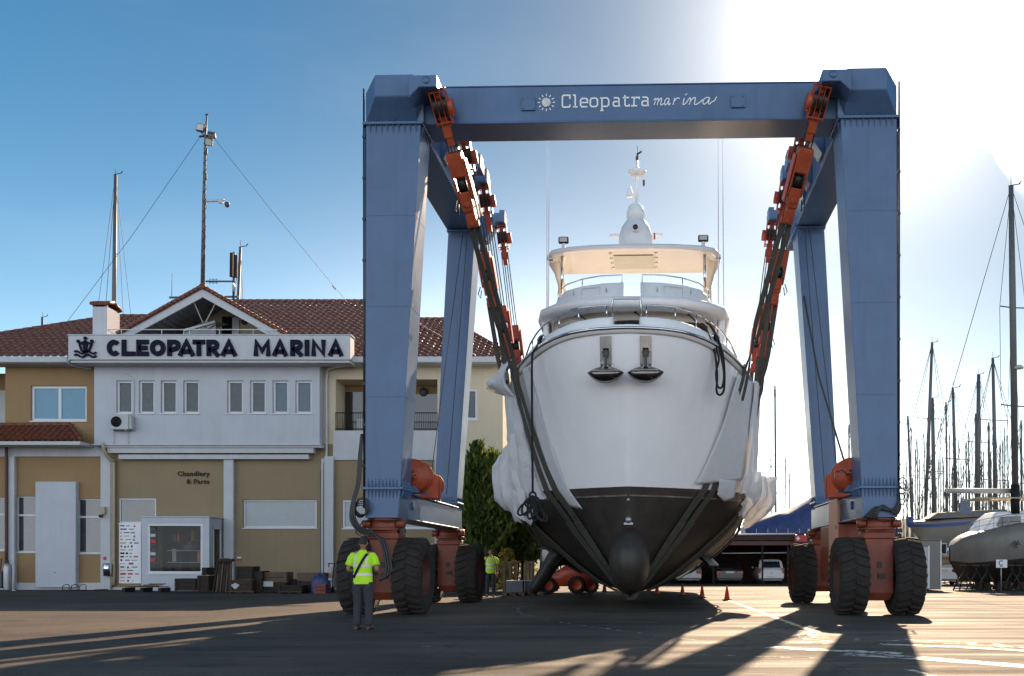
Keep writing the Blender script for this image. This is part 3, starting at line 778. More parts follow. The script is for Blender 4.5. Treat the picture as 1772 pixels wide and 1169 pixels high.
# shell-and-rays badge
cxp, cyp = 944.5, 173.0
m2 = MB()
ring = [BW(cxp+8.2*math.cos(a)*.98, cyp-8.2*math.sin(a)) for a in [math.radians(q) for q in (90, 40, -10, -55, -110, -150, 170, 130)]]
m2.prism(ring, 'y', .098, .118)
for k in range(12):
    a = k*PI/6
    p, q = BW(cxp+11*math.cos(a), cyp-11*math.sin(a)), BW(cxp+15*math.cos(a), cyp-15*math.sin(a))
    mbl.stroke([p, q], .024, 0, .006, TB)
hb(m2, 'emblem', mat('pale_shell_badge', (.62, .63, .58), .5, var=.3, scale=6), beam)
hb(mbl, 'lettering', MAT['signwhite'], beam)
# ================================================================== motor yacht (local: x right, y aft from the stem, z up)
BO = (0.05, 25.0, 0.0); BYAW = -math.radians(2.3)
yacht = thing('motor_yacht', 'large white motor yacht with dark bottom hanging in slings under the blue hoist', 'yacht', BO, BYAW)
BM = ROOTM['motor_yacht']
def bw(x, y, z): return BM @ V((x, y, z))
def bb(mb, name, m, parent=None, **k): return mb.build(name, m, parent or yacht, local=True, **k)
STEM = [(.36, 2.6), (.6, 2.3), (1.2, 1.98), (2.0, 1.78), (2.7, 1.6), (3.3, 1.4), (4.5, .95), (5.6, .52), (6.5, .17), (7.05, 0)]
HB = {
 .36: [(0, .03), (2, .07), (20, .12)],
 .6: [(0, .03), (.6, .22), (2, .6), (4, .92), (8, 1.0), (20, 1.0)],
 1.2: [(0, .03), (.5, .45), (1.5, 1.0), (2.5, 1.5), (4, 1.9), (7, 2.1), (20, 2.1)],
 2.0: [(0, .03), (.5, .72), (1.3, 1.5), (2.5, 2.35), (4.2, 2.95), (7, 3.15), (20, 3.1)],
 2.7: [(0, .03), (.6, 1.05), (1.4, 1.95), (2.6, 3.0), (4.4, 3.42), (7, 3.5), (20, 3.4)],
 3.3: [(0, .03), (.5, 1.0), (1.0, 1.78), (1.8, 2.62), (2.8, 3.28), (4.6, 3.55), (8, 3.62), (20, 3.5)],
 4.5: [(0, .04), (.45, 1.1), (1.1, 1.95), (1.9, 2.7), (2.8, 3.24), (4.4, 3.56), (8, 3.64), (20, 3.5)],
 5.6: [(0, .06), (.4, 1.22), (1.2, 2.12), (2.0, 2.72), (2.8, 3.18), (4.2, 3.53), (8, 3.64), (20, 3.5)],
 7.05: [(0, .10), (.10, .75), (.4, 1.42), (1.2, 2.24), (2.0, 2.78), (2.8, 3.15), (4.2, 3.5), (6, 3.62), (9, 3.65), (20, 3.5)],
}
SHEER = [(0, 7.20), (.4, 7.16), (1.2, 7.02), (2.0, 6.83), (2.8, 6.63), (4.2, 6.38), (6, 6.18), (9, 6.0), (20, 5.9)]
ZL = sorted(HB)
def hull_x(y, z):
    """half breadth at station y (aft of the stem head) and height z"""
    s = max(0.0, y-interp(STEM, z))
    tab = [(zz, smooth_interp(HB[zz], s)) for zz in ZL]
    return smooth_interp(tab, z)
def stem_y(z): return smooth_interp(STEM, z)
S_ = [0, .04, .1, .2, .35, .5, .7, .95, 1.25, 1.6, 2.0, 2.4, 2.8, 3.3, 3.9, 4.6, 5.5, 7, 9, 12, 16, 19.5]
Q_ = [0, .03, .08, .14, .21, .29, .37, .437, .4385, .4605, .462, .52, .58, .64, .7, .76, .82, .88, .94, 1.0]
# q -> height: .437..0.46 is the boot stripe between 3.2 and 3.42
def hz(q, sh):
    return interp([(0, .36), (.437, 3.05), (.4385, 3.09), (.4605, 3.30), (.462, 3.31), (1.0, sh)], q)
rows = []; 
for sg in (-1, 1):
    pass
hullm = MB()
def hull_pt(s, q, sg):
    sh = smooth_interp(SHEER, s); z = hz(q, sh)
    y = stem_y(z)+s
    tab = [(zz, smooth_interp(HB[zz], s)) for zz in ZL]
    return V((sg*smooth_interp(tab, z), y, z))
for sg in (-1, 1):
    grid = [[hull_pt(s, q, sg) for s in S_] for q in Q_]
    n = len(S_)
    for i in range(len(Q_)-1):
        mid = (Q_[i]+Q_[i+1])/2
        mi = 0 if mid > .461 else (2 if mid > .4385 else 3 if mid > .437 else 1)
        hullm.loft([grid[i], grid[i+1]], mi, True)
# stem closing strip and transom, keel
for i in range(len(Q_)-1):
    mid = (Q_[i]+Q_[i+1])/2; mi = 0 if mid > .461 else (2 if mid > .4377 else 1)
    a, b = hull_pt(0, Q_[i], -1), hull_pt(0, Q_[i], 1); c, d = hull_pt(0, Q_[i+1], 1), hull_pt(0, Q_[i+1], -1)
    hullm.add([a, b, c, d], [(0, 1, 2, 3)], mi, True)
tr = [hull_pt(19.5, q, -1) for q in Q_]+[hull_pt(19.5, q, 1) for q in reversed(Q_)]
hullm.add(tr, [tuple(range(len(tr)))], 1)
bt = [hull_pt(s, 0, -1) for s in S_]; bt2 = [hull_pt(s, 0, 1) for s in S_]
hullm.loft([bt, bt2], 1, True)
hull = bb(hullm, 'hull', [MAT['gel'], MAT['anti'], MAT['boot'], MAT['scum']])
# bulb, thruster fitting, stabiliser fin
m = MB()
m.lathe([(0, -1.05), (.14, -1.02), (.30, -.9), (.43, -.66), (.53, -.25), (.57, .3), (.55, 1.2), (.45, 2.4), (.2, 4.0)], (0, 2.0, 1.36), 'y', 28)
bul = bb(m, 'bulbous_bow', MAT['anti'])
for v in bul.data.vertices: v.co.z = 1.36+(v.co.z-1.36)*1.62-(.03 if v.co.z < 1.36 else 0)
m = MB(); m.lathe([(0, -.06), (.07, -.05), (.09, 0), (.09, .25)], (0, 1.55, 2.42), 'y', 14); m.box(-.12, .12, 1.58, 1.8, 2.29, 2.35)
m.lathe([(0, -.06), (.04, -.05), (.05, 0), (.05, .25)], (.0, 1.52, 2.95), 'y', 10)
split_build(m, 'bow_fitting', MAT['galv'], hull, local=True)
for sg in (-1,):
    m = MB()
    root = V((sg*2.30, 5.9, 1.62)); tip = V((sg*3.15, 6.1, .36))
    rows = []
    for t in (0, .15, .5, .85, 1.0):
        c = root.lerp(tip, t); ch = lerp(.75, .55, t); th = lerp(.27, .21, t)*(1 if t < 1 else .6)
        dn = V((tip.z-root.z, 0, -(tip.x-root.x))).normalized()
        rows.append([c+V((0, ch*math.cos(a), 0))+dn*th*math.sin(a)*(1.0 if math.cos(a) < 0 else .7) for a in [k*2*PI/14 for k in range(14)]])
    m.loft(rows, 0, True, True, True); bb(m, 'stabiliser_fin', MAT['anti'])
m = MB()
for sg in (-1, 1):
    rows = []
    for y in (5, 6, 8, 10, 12, 14):
        x = hull_x(y, 1.45); rows.append([(sg*(x-.05), y, 1.42), (sg*(x+.02), y, 1.50), (sg*(x+.30), y, 1.22), (sg*(x+.29), y, 1.18)])
    m.loft(rows, 0, False, True)
split_build(m, 'bilge_keel', MAT['anti'], yacht, local=True)
m = MB(); m.box(-.12, .12, 3.2, 18, .2, .42); bb(m, 'keel', MAT['anti'], bevel=.03)

# rub rail along the sheer: half-round with a bright steel strip
def sheer_pt(s, dx=0, dz=0): 
    sh = smooth_interp(SHEER, s); x = smooth_interp(HB[7.05], s); 
    # outward normal in plan
    e = .03; x2 = smooth_interp(HB[7.05], s+e); x1 = smooth_interp(HB[7.05], max(0, s-e)); tx, ty = x2-x1, (s+e)-max(0, s-e); l = math.hypot(tx, ty)
    nx, ny = ty/l, -tx/l
    y = stem_y(sh)+s
    return V((x+nx*dx, y+ny*dx, sh+dz))
SR = [0, .02, .05, .1, .16, .24, .34, .46, .62, .8, 1.0, 1.25, 1.55, 1.9, 2.3, 2.8, 3.4, 4.2, 5.2, 6.5, 8, 10, 13, 16, 19]
def both(fn): return [V((-p.x, p.y, p.z)) for p in (fn(s) for s in reversed(SR[1:]))]+[V((0, fn(0).y, fn(0).z))]+[fn(s) for s in SR[1:]]
m = MB()
m.loft([both(lambda s: sheer_pt(s, *q)) for q in ((0, -.16), (.05, -.14), (.10, -.05), (.10, .02), (.02, .06), (-.05, .06))], 0, True)
bb(m, 'rub_rail', MAT['gel2'])
m = MB(); m.loft([both(lambda s: sheer_pt(s, *q)) for q in ((.085, -.085), (.125, -.075), (.14, -.045), (.125, -.012), (.095, -.005))], 0, True)
bb(m, 'rail_strip', MAT['steel'])
# bulwark above the rail, leaning in, with a cap and the deck behind
BQ = ((-.03, .055), (-.08, .20), (-.11, .27), (-.17, .30), (-.30, .30), (-.33, .25), (-.33, -.15))
bulw = None
for sg in (-1, 1):                                       # a gap is left at the stem head for the boarding gate
    m = MB(); SB = [.036, .06, .1, .16, .24, .34, .46, .62, .8, 1.0, 1.25, 1.55, 1.9, 2.3, 2.8, 3.4, 4.2, 5.2, 6.5, 8, 10, 13, 16, 19]
    m.loft([[V((sg*p.x, p.y, p.z)) for p in (sheer_pt(s_, *q) for s_ in SB)] for q in BQ], 0, True)
    e0 = [V((sg*p.x, p.y, p.z)) for p in (sheer_pt(.036, *q) for q in BQ)]; m.add(e0, [tuple(range(len(e0)))])
    bulw = bb(m, 'bulwark', MAT['gel2'])
m = MB(); m.loft([both(lambda s: sheer_pt(s, -.33, -.05)), [V((p.x*.0, p.y, p.z)) for p in both(lambda s: sheer_pt(s, -.33, .02))]], 0, False)
bb(m, 'deck', MAT['gel2'])
# roller fairleads let into the bulwark
for sg, s in ((-1, 1.35), (1, 1.35), (-1, 3.2), (1, 3.2)):
    p = sheer_pt(s, -.05, .22); a = sheer_pt(s-.12, -.05, .22); b = sheer_pt(s+.12, -.05, .22)
    m = MB(); pts = []
    for t in range(16):
        an = t*2*PI/16; q = a.lerp(b, .5+.55*math.cos(an)); pts.append(V((sg*(q.x+.01), q.y-.02, q.z+.10*math.sin(an))))
    m.tube(pts, .028, 8, closed=True); bb(m, 'fairlead', MAT['steel'], bulw)
    m = MB(); m.add([V((q.x-sg*.005, q.y+.0, q.z)) for q in pts], [tuple(range(16))]); bb(m, 'hawse_hole', MAT['black'], bulw)
# anchors in their stainless pockets
for ax in (-.52, .49):
    m = MB(); rows = []
    xs = [ax-.14, ax+.14]
    def hy(x, z):
        # y of hull surface at half breadth |x|
        lo, hi = stem_y(z), stem_y(z)+3
        for _ in range(30):
            md = (lo+hi)/2
            if hull_x(md, z) < abs(x): lo = md
            else: hi = md
        return lo
    zs = [6.98, 6.85, 6.72, 6.55, 6.38, 6.3]
    for x in (ax-.15, ax+.15):
        for z0, z1 in zip(zs, zs[1:]):
            m.add([(x, hy(x, z0)-.05, z0), (x, hy(x, z0)+.05, z0), (x, hy(x, z1)+.05, z1), (x, hy(x, z1)-.05, z1)], [(0, 1, 2, 3)])
    m.loft([[(x, hy(x, z)-.03, z) for x in (ax-.15, ax-.08, ax, ax+.08, ax+.15)] for z in zs], 0, False)
    pk = bb(m, 'anchor_pocket', MAT['polished'])
    m = MB(); m.loft([[(x, hy(x, z)-.035, z) for x in (ax-.075, ax+.075)] for z in (6.70, 6.60, 6.50)], 0, False); bb(m, 'hawse_hole', MAT['black'], pk)
    yb = hy(ax, 6.4)-.12
    m = MB()
    m.tube([(ax, yb+.02, 6.78), (ax, yb, 6.62), (ax, yb-.04, 6.30), (ax, yb-.08, 6.12)], [.02, .035, .035, .035], 8)
    m.ball((ax, yb-.01, 6.55), .075, 6, sz=1.5, sy=.6)
    m.bar((ax-.1, yb, 6.60), (ax+.1, yb, 6.60), .06, .06)
    m.box(ax-.13, ax-.07, yb-.12, yb+.05, 6.10, 6.28); m.box(ax+.07, ax+.13, yb-.12, yb+.05, 6.10, 6.28)
    bb(m, 'anchor_shank', MAT['dgrey'], pk, bevel=.01)
    m = MB(); rows = []
    for t in [i/12 for i in range(13)]:
        x = lerp(-.45, .45, t); e = 1-abs(2*t-1)**2.2
        rows.append([(ax+x, yb-.13-.10*e, 6.07+.12*e), (ax+x, yb-.22-.14*e, 6.06-.02*e), (ax+x, yb-.16-.10*e, 6.05-.20*e), (ax+x, yb-.06, 6.04-.24*e), (ax+x, yb+.0, 6.06)])
    m.loft(rows, 0, True, True)
    m.bar((ax-.32, yb-.36, 6.075), (ax+.32, yb-.36, 6.075), .03, .02)
    bb(m, 'anchor_fluke', mat('polished_anchor', (.13, .12, .11), .12, .95, var=.2), pk)
# bow rail
def rail_mb(pts, r=.022): 
    m = MB(); m.tube(pts, r, 8); return m
def railpt(s, sg, h): p = sheer_pt(s, -.2, h); return V((sg*p.x, p.y, p.z))
for sg in (-1, 1):
    ss = [.02, .06, .12, .2, .32, .5, .75, 1.05, 1.4, 1.8, 2.3, 2.9]
    def rh(s): return interp([(0, .60), (.5, .66), (1.6, .68), (2.4, .56), (2.9, .42)], s)
    m = rail_mb([railpt(s, sg, rh(s)) for s in ss if s > .03], .026)
    for s in (.06, .35, .85, 1.5, 2.1):
        m.tube([railpt(s, sg, .27), railpt(s, sg, rh(s))], .019, 8)
    bb(m, 'bow_rail', MAT['steel'])
# boarding gate hoop at the stem head, black hatch below it
m = MB()
y0 = .30
m.tube([(-.36, y0, 7.45), (-.36, y0, 7.95), (-.33, y0, 7.98), (.33, y0, 7.98), (.36, y0, 7.95), (.36, y0, 7.45)], .024, 8)
bb(m, 'bow_gate', MAT['steel'])

# ---- superstructure -------------------------------------------------------------
def deck_house(name, m_, zs, plan, mats=None, parent=None, bev=.0, smooth=False):
    """zs: list of (z, scale x, y offset); plan: right half outline from centre front"""
    mb = MB(); rows = []
    for z, k, dy in zs:
        r = [(-x*k, y+dy, z) for x, y in reversed(plan) if x > 0]+[(x*k, y+dy, z) for x, y in plan]
        rows.append(r)
    mb.loft(rows, 0, smooth, False, False)
    mb.add(rows[-1], [tuple(range(len(rows[-1])))]); mb.add(rows[0], [tuple(range(len(rows[0])))])
    return bb(mb, name, m_, parent, bevel=bev)
house_plan = [(0, 4.55), (1.0, 4.65), (1.9, 4.95), (2.45, 5.6), (2.6, 7), (2.6, 14)]
house = deck_house('wheelhouse', MAT['creamgel'], [(6.2, 1.05, 0), (7.6, 1.02, .05), (8.9, 1.0, .25)], house_plan)
# foredeck trunk in front of the wheelhouse
deck_house('trunk_cabin', MAT['gel2'], [(6.4, 1.0, 0), (7.45, .95, .1), (7.62, .86, .25)], [(0, 2.6), (1.2, 2.7), (2.1, 3.2), (2.5, 4.2), (2.5, 5.5)], bev=.05)
# wheelhouse windows: a dark band of five panes
def house_pt(t, z, out):
    # walk along plan by x parameter, offset outwards
    ks = [(6.2, 1.05, 0), (7.6, 1.02, .05), (8.9, 1.0, .25)]
    k = interp([(a, b) for a, b, c in ks], z); dy = interp([(a, c) for a, b, c in ks], z)
    L = [0]; pl = [(-x, y) for x, y in reversed(house_plan[1:5])]+house_plan[:5]
    for p, q in zip(pl, pl[1:]): L.append(L[-1]+math.hypot(q[0]-p[0], q[1]-p[1]))
    d = t*L[-1]
    for i in range(len(pl)-1):
        if d <= L[i+1] or i == len(pl)-2:
            f = (d-L[i])/(L[i+1]-L[i]); p, q = pl[i], pl[i+1]; tx, ty = q[0]-p[0], q[1]-p[1]; l = math.hypot(tx, ty)
            return V(((lerp(p[0], q[0], f)+ty/l*out)*k, lerp(p[1], q[1], f)-tx/l*out+dy, z))
for i in range(5):
    t0, t1 = .205+i*.119, .205+(i+1)*.119-.005
    m = MB(); n = 6
    m.loft([[house_pt(lerp(t0, t1, j/n), z, .02) for j in range(n+1)] for z in (7.75, 8.2, 8.50)], 0, True)
    fr = MB()
    pts = [house_pt(lerp(t0, t1, j/n), 7.75, .02) for j in range(n+1)]+[house_pt(lerp(t1, t0, j/n), 8.50, .02) for j in range(n+1)]
    fr.tube(pts, .022, 6, closed=True)
    f_ = bb(fr, 'window', MAT['dgrey'], house); bb(m, 'pane', MAT['dglass'], f_)
for t in (.31, .51, .70):
    m = MB(); a = house_pt(t, 8.74, .12); b = house_pt(t+.055, 8.42, .06)
    m.tube([a, b], .018, 6); m.bar(b+V((-.18, 0, .1)), b+V((.16, 0, -.12)), .02, .03); m.ball(a, .045, 5)
    bb(m, 'wiper', MAT['black'], house)
# brow of the flying bridge: a broad rounded lip
m = MB()
brow_plan = [(0, 3.72), (.8, 3.76), (1.6, 3.95), (2.3, 4.4), (2.82, 5.1), (2.98, 6.0), (3.03, 7.5), (3.03, 13)]
def plan_rows(plan, specs):
    rows = []
    for z, inset, dy in specs:
        r = []
        pl = [(-x, y) for x, y in reversed(plan[1:])]+plan
        n = len(pl)
        for i, p in enumerate(pl):
            a, b = pl[max(i-1, 0)], pl[min(i+1, n-1)]; tx, ty = b[0]-a[0], b[1]-a[1]; l = math.hypot(tx, ty)
            r.append((p[0]-ty/l*inset, p[1]+tx/l*inset+dy, z))
        rows.append(r)
    return rows
m.loft(plan_rows(brow_plan, [(8.74, .85, 0), (8.70, .30, 0), (8.72, .10, 0), (8.82, 0, 0), (8.95, .04, 0), (9.03, .22, 0), (9.07, .5, 0), (9.07, 1.6, 0)]), 0, True)
bb(m, 'flybridge_brow', MAT['gel2'])
m = MB(); m.box(-2.6, 2.6, 5.9, 14, 8.9, 9.02); bb(m, 'flybridge_deck', MAT['gel2'])
# brow side supports
m = MB()
for sg in (-1, 1):
    m.prism([(sg*2.84, 8.75), (sg*2.62, 8.75), (sg*2.55, 7.2), (sg*2.66, 7.2)], 'y', 5.6, 6.6)
split_build(m, 'side_support', MAT['gel2'], yacht, local=True, bevel=.03)
# flybridge coaming with the notch amidships
for sg in (-1, 1):
    m = MB()
    cp = [(.27, 4.35), (.9, 4.4), (1.6, 4.62), (2.2, 5.05), (2.52, 5.8), (2.6, 8), (2.6, 11)]
    sp = [(9.0, 0, 0), (9.15, .05, 0), (9.42, .16, 0), (9.50, .20, 0), (9.52, .28, 0), (9.46, .34, 0), (9.0, .34, 0)]
    rows = []
    for z, ins, dy in sp:
        r = []
        for i, p in enumerate(cp):
            a, b = cp[max(i-1, 0)], cp[min(i+1, len(cp)-1)]; tx, ty = b[0]-a[0], b[1]-a[1]; l = math.hypot(tx, ty)
            zz = z+(.10 if z > 9.3 else 0)*interp([(0, 1), (1.2, .9), (2.6, .1)], p[0])
            r.append((sg*(p[0]-ty/l*ins), p[1]+tx/l*ins, zz))
        rows.append(r)
    m.loft(rows, 0, True); 
    m.add([r[0] for r in rows], [tuple(range(len(rows)))])
    co = bb(m, 'flybridge_coaming', MAT['gel2'])
    m = MB()
    for (u0, u1) in ((.95, 1.5),):
        for zz in (9.18, 9.46): m.bar((sg*u0, 4.36+.13, zz), (sg*u1, 4.60+.12, zz), .01, .012)
        m.bar((sg*u0, 4.5, 9.18), (sg*u0, 4.52, 9.46), .01, .012); m.bar((sg*u1, 4.66, 9.18), (sg*u1, 4.7, 9.46), .01, .012)
    for u in (.75, 1.75): m.tube([(sg*u, 4.42+(.28 if u > 1 else .0), 9.28), (sg*u, 4.38+(.28 if u > 1 else 0), 9.4)], .02, 6)
    bb(m, 'locker_trim', MAT['lgrey'], co)
    m = MB()
    rp = [(.3, 4.62, 9.84), (.95, 4.66, 9.83), (1.5, 4.84, 9.79), (2.0, 5.15, 9.72), (2.32, 5.7, 9.64), (2.4, 6.6, 9.56)]
    m.tube([(sg*.3, 4.62, 9.5)]+[(sg*a, b, c) for a, b, c in rp], .02, 8)
    for a, b, c in (rp[2], rp[4]): m.tube([(sg*a, b, c), (sg*a*1.0, b-.02, 9.4)], .016, 6)
    bb(m, 'flybridge_rail', MAT['steel'])
# seat and helm seen in the notch
m = MB(); m.box(-.5, .5, 7.5, 8.1, 9.02, 9.5); m.box(-.55, .55, 8.1, 8.3, 9.02, 9.65); bb(m, 'helm_seat', MAT['gel2'], bevel=.05)
# hard top
ht_plan = [(0, 5.05), (1.2, 5.12), (2.1, 5.3), (2.55, 5.6), (2.72, 6.1), (2.74, 6.8), (2.66, 7.9)]
m = MB()
top = plan_rows(ht_plan, [(10.80, .34, 0), (10.77, .14, 0), (10.79, .03, 0), (10.85, 0, 0), (10.92, .04, 0), (10.96, .2, 0), (11.02, .8, 0), (11.05, 1.6, .0)])
m.loft(top, 0, True)
m.add(top[-1], [tuple(range(len(top[-1])))])
hard = bb(m, 'hard_top', MAT['gel2'])
m = MB()
pl = plan_rows(ht_plan, [(10.785, .16, 0), (10.83, .4, 0)])
m.loft(pl, 0, True); m.add(pl[1], [tuple(range(len(pl[1])))])
bb(m, 'headliner', MAT['creamgel'], hard)
m = MB(); m.box(-.62, .62, 5.9, 7.3, 10.80, 10.822); bb(m, 'ceiling_panel', MAT['ceil'], hard, bevel=.005)
m = MB()
for k in range(4):
    for sg in (-1, 1): m.lathe([(0, 10.80), (.05, 10.80), (.05, 10.828)], (sg*(.7+.0*k), 5.7+k*.5, 0), 'z', 12)
split_build(m, 'ceiling_lamp', MAT['steel'], hard, local=True)
for sg in (-1, 1):
    m = MB(); m.tube([(sg*2.2, 5.75, 9.6), (sg*2.2, 5.75, 10.77)], .045, 10); bb(m, 'top_post', MAT['steel'], hard)
    m = MB(); m.loft([[(sg*2.62, 6.4, 10.79), (sg*2.36, 6.4, 10.79), (sg*2.36, 9, 10.79), (sg*2.62, 9.2, 10.79)], [(sg*2.46, 7.0, 10.2), (sg*2.30, 7.0, 10.2), (sg*2.30, 9, 10.2), (sg*2.46, 9.1, 10.2)], [(sg*2.5, 7.2, 9.1), (sg*2.34, 7.2, 9.1), (sg*2.34, 9.4, 9.1), (sg*2.5, 9.4, 9.1)]], 0, True, True)
    bb(m, 'arch_support', MAT['creamgel'], hard)
    m = MB(); m.box(sg*2.16-.16, sg*2.16+.16, 5.72, 5.86, 11.17, 11.38)
    fl = bb(m, 'floodlight', MAT['black'], hard, bevel=.04, seg=2)
    m = MB(); m.box(sg*2.16-.12, sg*2.16+.12, 5.705, 5.716, 11.21, 11.34); bb(m, 'lamp_glass', MAT['lampglass'], fl)
    m = MB(); m.lathe([(.1, 11.01), (.06, 11.07), (.05, 11.17)], (sg*2.16, 5.79, 0), 'z', 10); bb(m, 'lamp_foot', MAT['gel2'], fl)
    m = MB()
    for dx in (0, .13):
        m.tube([(sg*(2.62+dx*.3)+(dx if sg > 0 else -dx*.2), 5.7+dx, 9.2), (sg*2.62+(dx if sg > 0 else -dx*.5), 5.9, 15.05)], [.022, .006], 6)
        m.box(sg*2.6-.05, sg*2.6+.1, 5.75, 5.85, 10.66, 10.7)
    split_build(m, 'whip_antenna', MAT['gel2'], yacht, local=True)
# mast: rounded pod, satellite dome, pole with lights and radar
PX = .03
m = MB()
m.lathe([(.56, 11.01), (.56, 11.6), (.54, 11.9), (.46, 12.17), (.33, 12.37), (.16, 12.49), (0, 12.53)], (PX, 7.4, 0), 'z', 28)
pod = bb(m, 'radar_pod', MAT['gel2'])
m = MB(); m.lathe([(.2, 12.39), (.29, 12.47), (.30, 12.65), (.24, 12.85), (.12, 12.96), (0, 12.99)], (PX, 7.4, 0), 'z', 24); bb(m, 'satellite_dome', MAT['gel2'], pod)
m = MB(); m.box(PX-.87, PX+.87, 7.75, 7.85, 12.01, 12.11); bb(m, 'radar_scanner', MAT['gel2'], pod, bevel=.02)
m = MB(); m.box(PX-.10, PX+.12, 6.74, 6.9, 11.86, 12.10); sl = bb(m, 'searchlight', MAT['gel2'], pod, bevel=.03)
m = MB(); m.lathe([(0, -.02), (.085, -.01), (.085, .02)], (PX+.01, 6.735, 11.98), 'y', 16); bb(m, 'lamp_glass', MAT['dglass'], sl)
m = MB(); m.box(PX+.58, PX+.64, 7.5, 7.56, 11.84, 12.04); bb(m, 'side_light', MAT['taillight'], pod)
m = MB()
m.tube([(PX+.03, 7.4, 12.85), (PX+.05, 7.4, 14.42)], [.06, .045], 10)
m.tube([(PX+.05, 7.4, 13.68), (PX-.11, 7.4, 13.70), (PX-.17, 7.4, 13.58), (PX-.19, 7.4, 13.5)], .025, 8)
m.tube([(PX+.05, 7.4, 13.45), (PX+.19, 7.4, 13.45), (PX+.26, 7.4, 13.54)], .022, 8)
pole = bb(m, 'mast_pole', MAT['gel2'])
m = MB(); m.lathe([(0, 13.90), (.22, 13.90), (.30, 13.97), (.30, 14.01), (.2, 14.07), (0, 14.09)], (PX+.05, 7.4, 0), 'z', 20); bb(m, 'tv_dome', MAT['gel2'], pole)
m = MB(); m.lathe([(.03, 13.53), (.05, 13.47), (.11, 13.29), (.12, 13.21), (0, 13.19)], (PX-.19, 7.4, 0), 'z', 14); bb(m, 'hailer_horn', MAT['gel2'], pole)
m = MB(); m.box(PX+.23, PX+.30, 7.36, 7.44, 13.54, 13.72); bb(m, 'side_lamp', MAT['dgrey'], pole)
m = MB(); m.box(PX, PX+.10, 7.35, 7.45, 14.36, 14.50); bb(m, 'anchor_light', MAT['dgrey'], pole)
m = MB(); m.tube([(PX+.06, 7.4, 14.5), (PX+.06, 7.4, 14.62)], .015, 5); m.bar((PX+.03, 7.4, 14.55), (PX+.19, 7.4, 14.66), .02, .05); m.tube([(PX+.07, 7.4, 14.62), (PX+.05, 7.4, 14.84)], .008, 5); bb(m, 'wind_vane', MAT['black'], pole)
# side boxes aft of the bow
m = MB()
for sg in (-1, 1): m.prism([(sg*3.45, 6.3), (sg*3.45, 7.0), (sg*2.9, 7.15), (sg*2.6, 7.15), (sg*2.6, 6.3)], 'y', 5.2, 13)
split_build(m, 'side_deck_bulwark', MAT['gel2'], yacht, local=True, bevel=.04)
# ================================================================== tackles, slings, sheets and ropes
from mathutils import noise as MN
TACK = [(-.48, 2.70, (0, .115, .20, .45), 'front'), (2.9, 4.45, (0, .12, .42, .64), 'second'), (6.1, 6.6, (0, .13, .52, .76), 'third'), (9.6, 9.0, (0, .13, .50, .74), 'rearmost')]
def section_path(y, lift=.03):
    """outer points of the hull section at station y, keel to bulwark (right half)"""
    sh = smooth_interp(SHEER, max(0, y)); s = y
    pts = [(0.0, .33-lift)]
    for z in [.36, .5, .8, 1.2, 1.6, 2.0, 2.4, 2.8, 3.3, 3.9, 4.5, 5.2, 5.8, sh-.18]:
        pts.append((hull_x(y, z)+lift, z-(lift if z < 1.5 else 0)))
    pts += [(hull_x(y, sh)+.16, sh-.05), (hull_x(y, sh)+.08, sh+.2)]
    return pts
def convex_lower(pts):
    pts = sorted(set(pts))
    lo = []
    for p in pts:
        while len(lo) >= 2 and (lo[-1][0]-lo[-2][0])*(p[1]-lo[-2][1])-(lo[-1][1]-lo[-2][1])*(p[0]-lo[-2][0]) <= 0: lo.pop()
        lo.append(p)
    return lo
side_word = {-1: 'left', 1: 'right'}
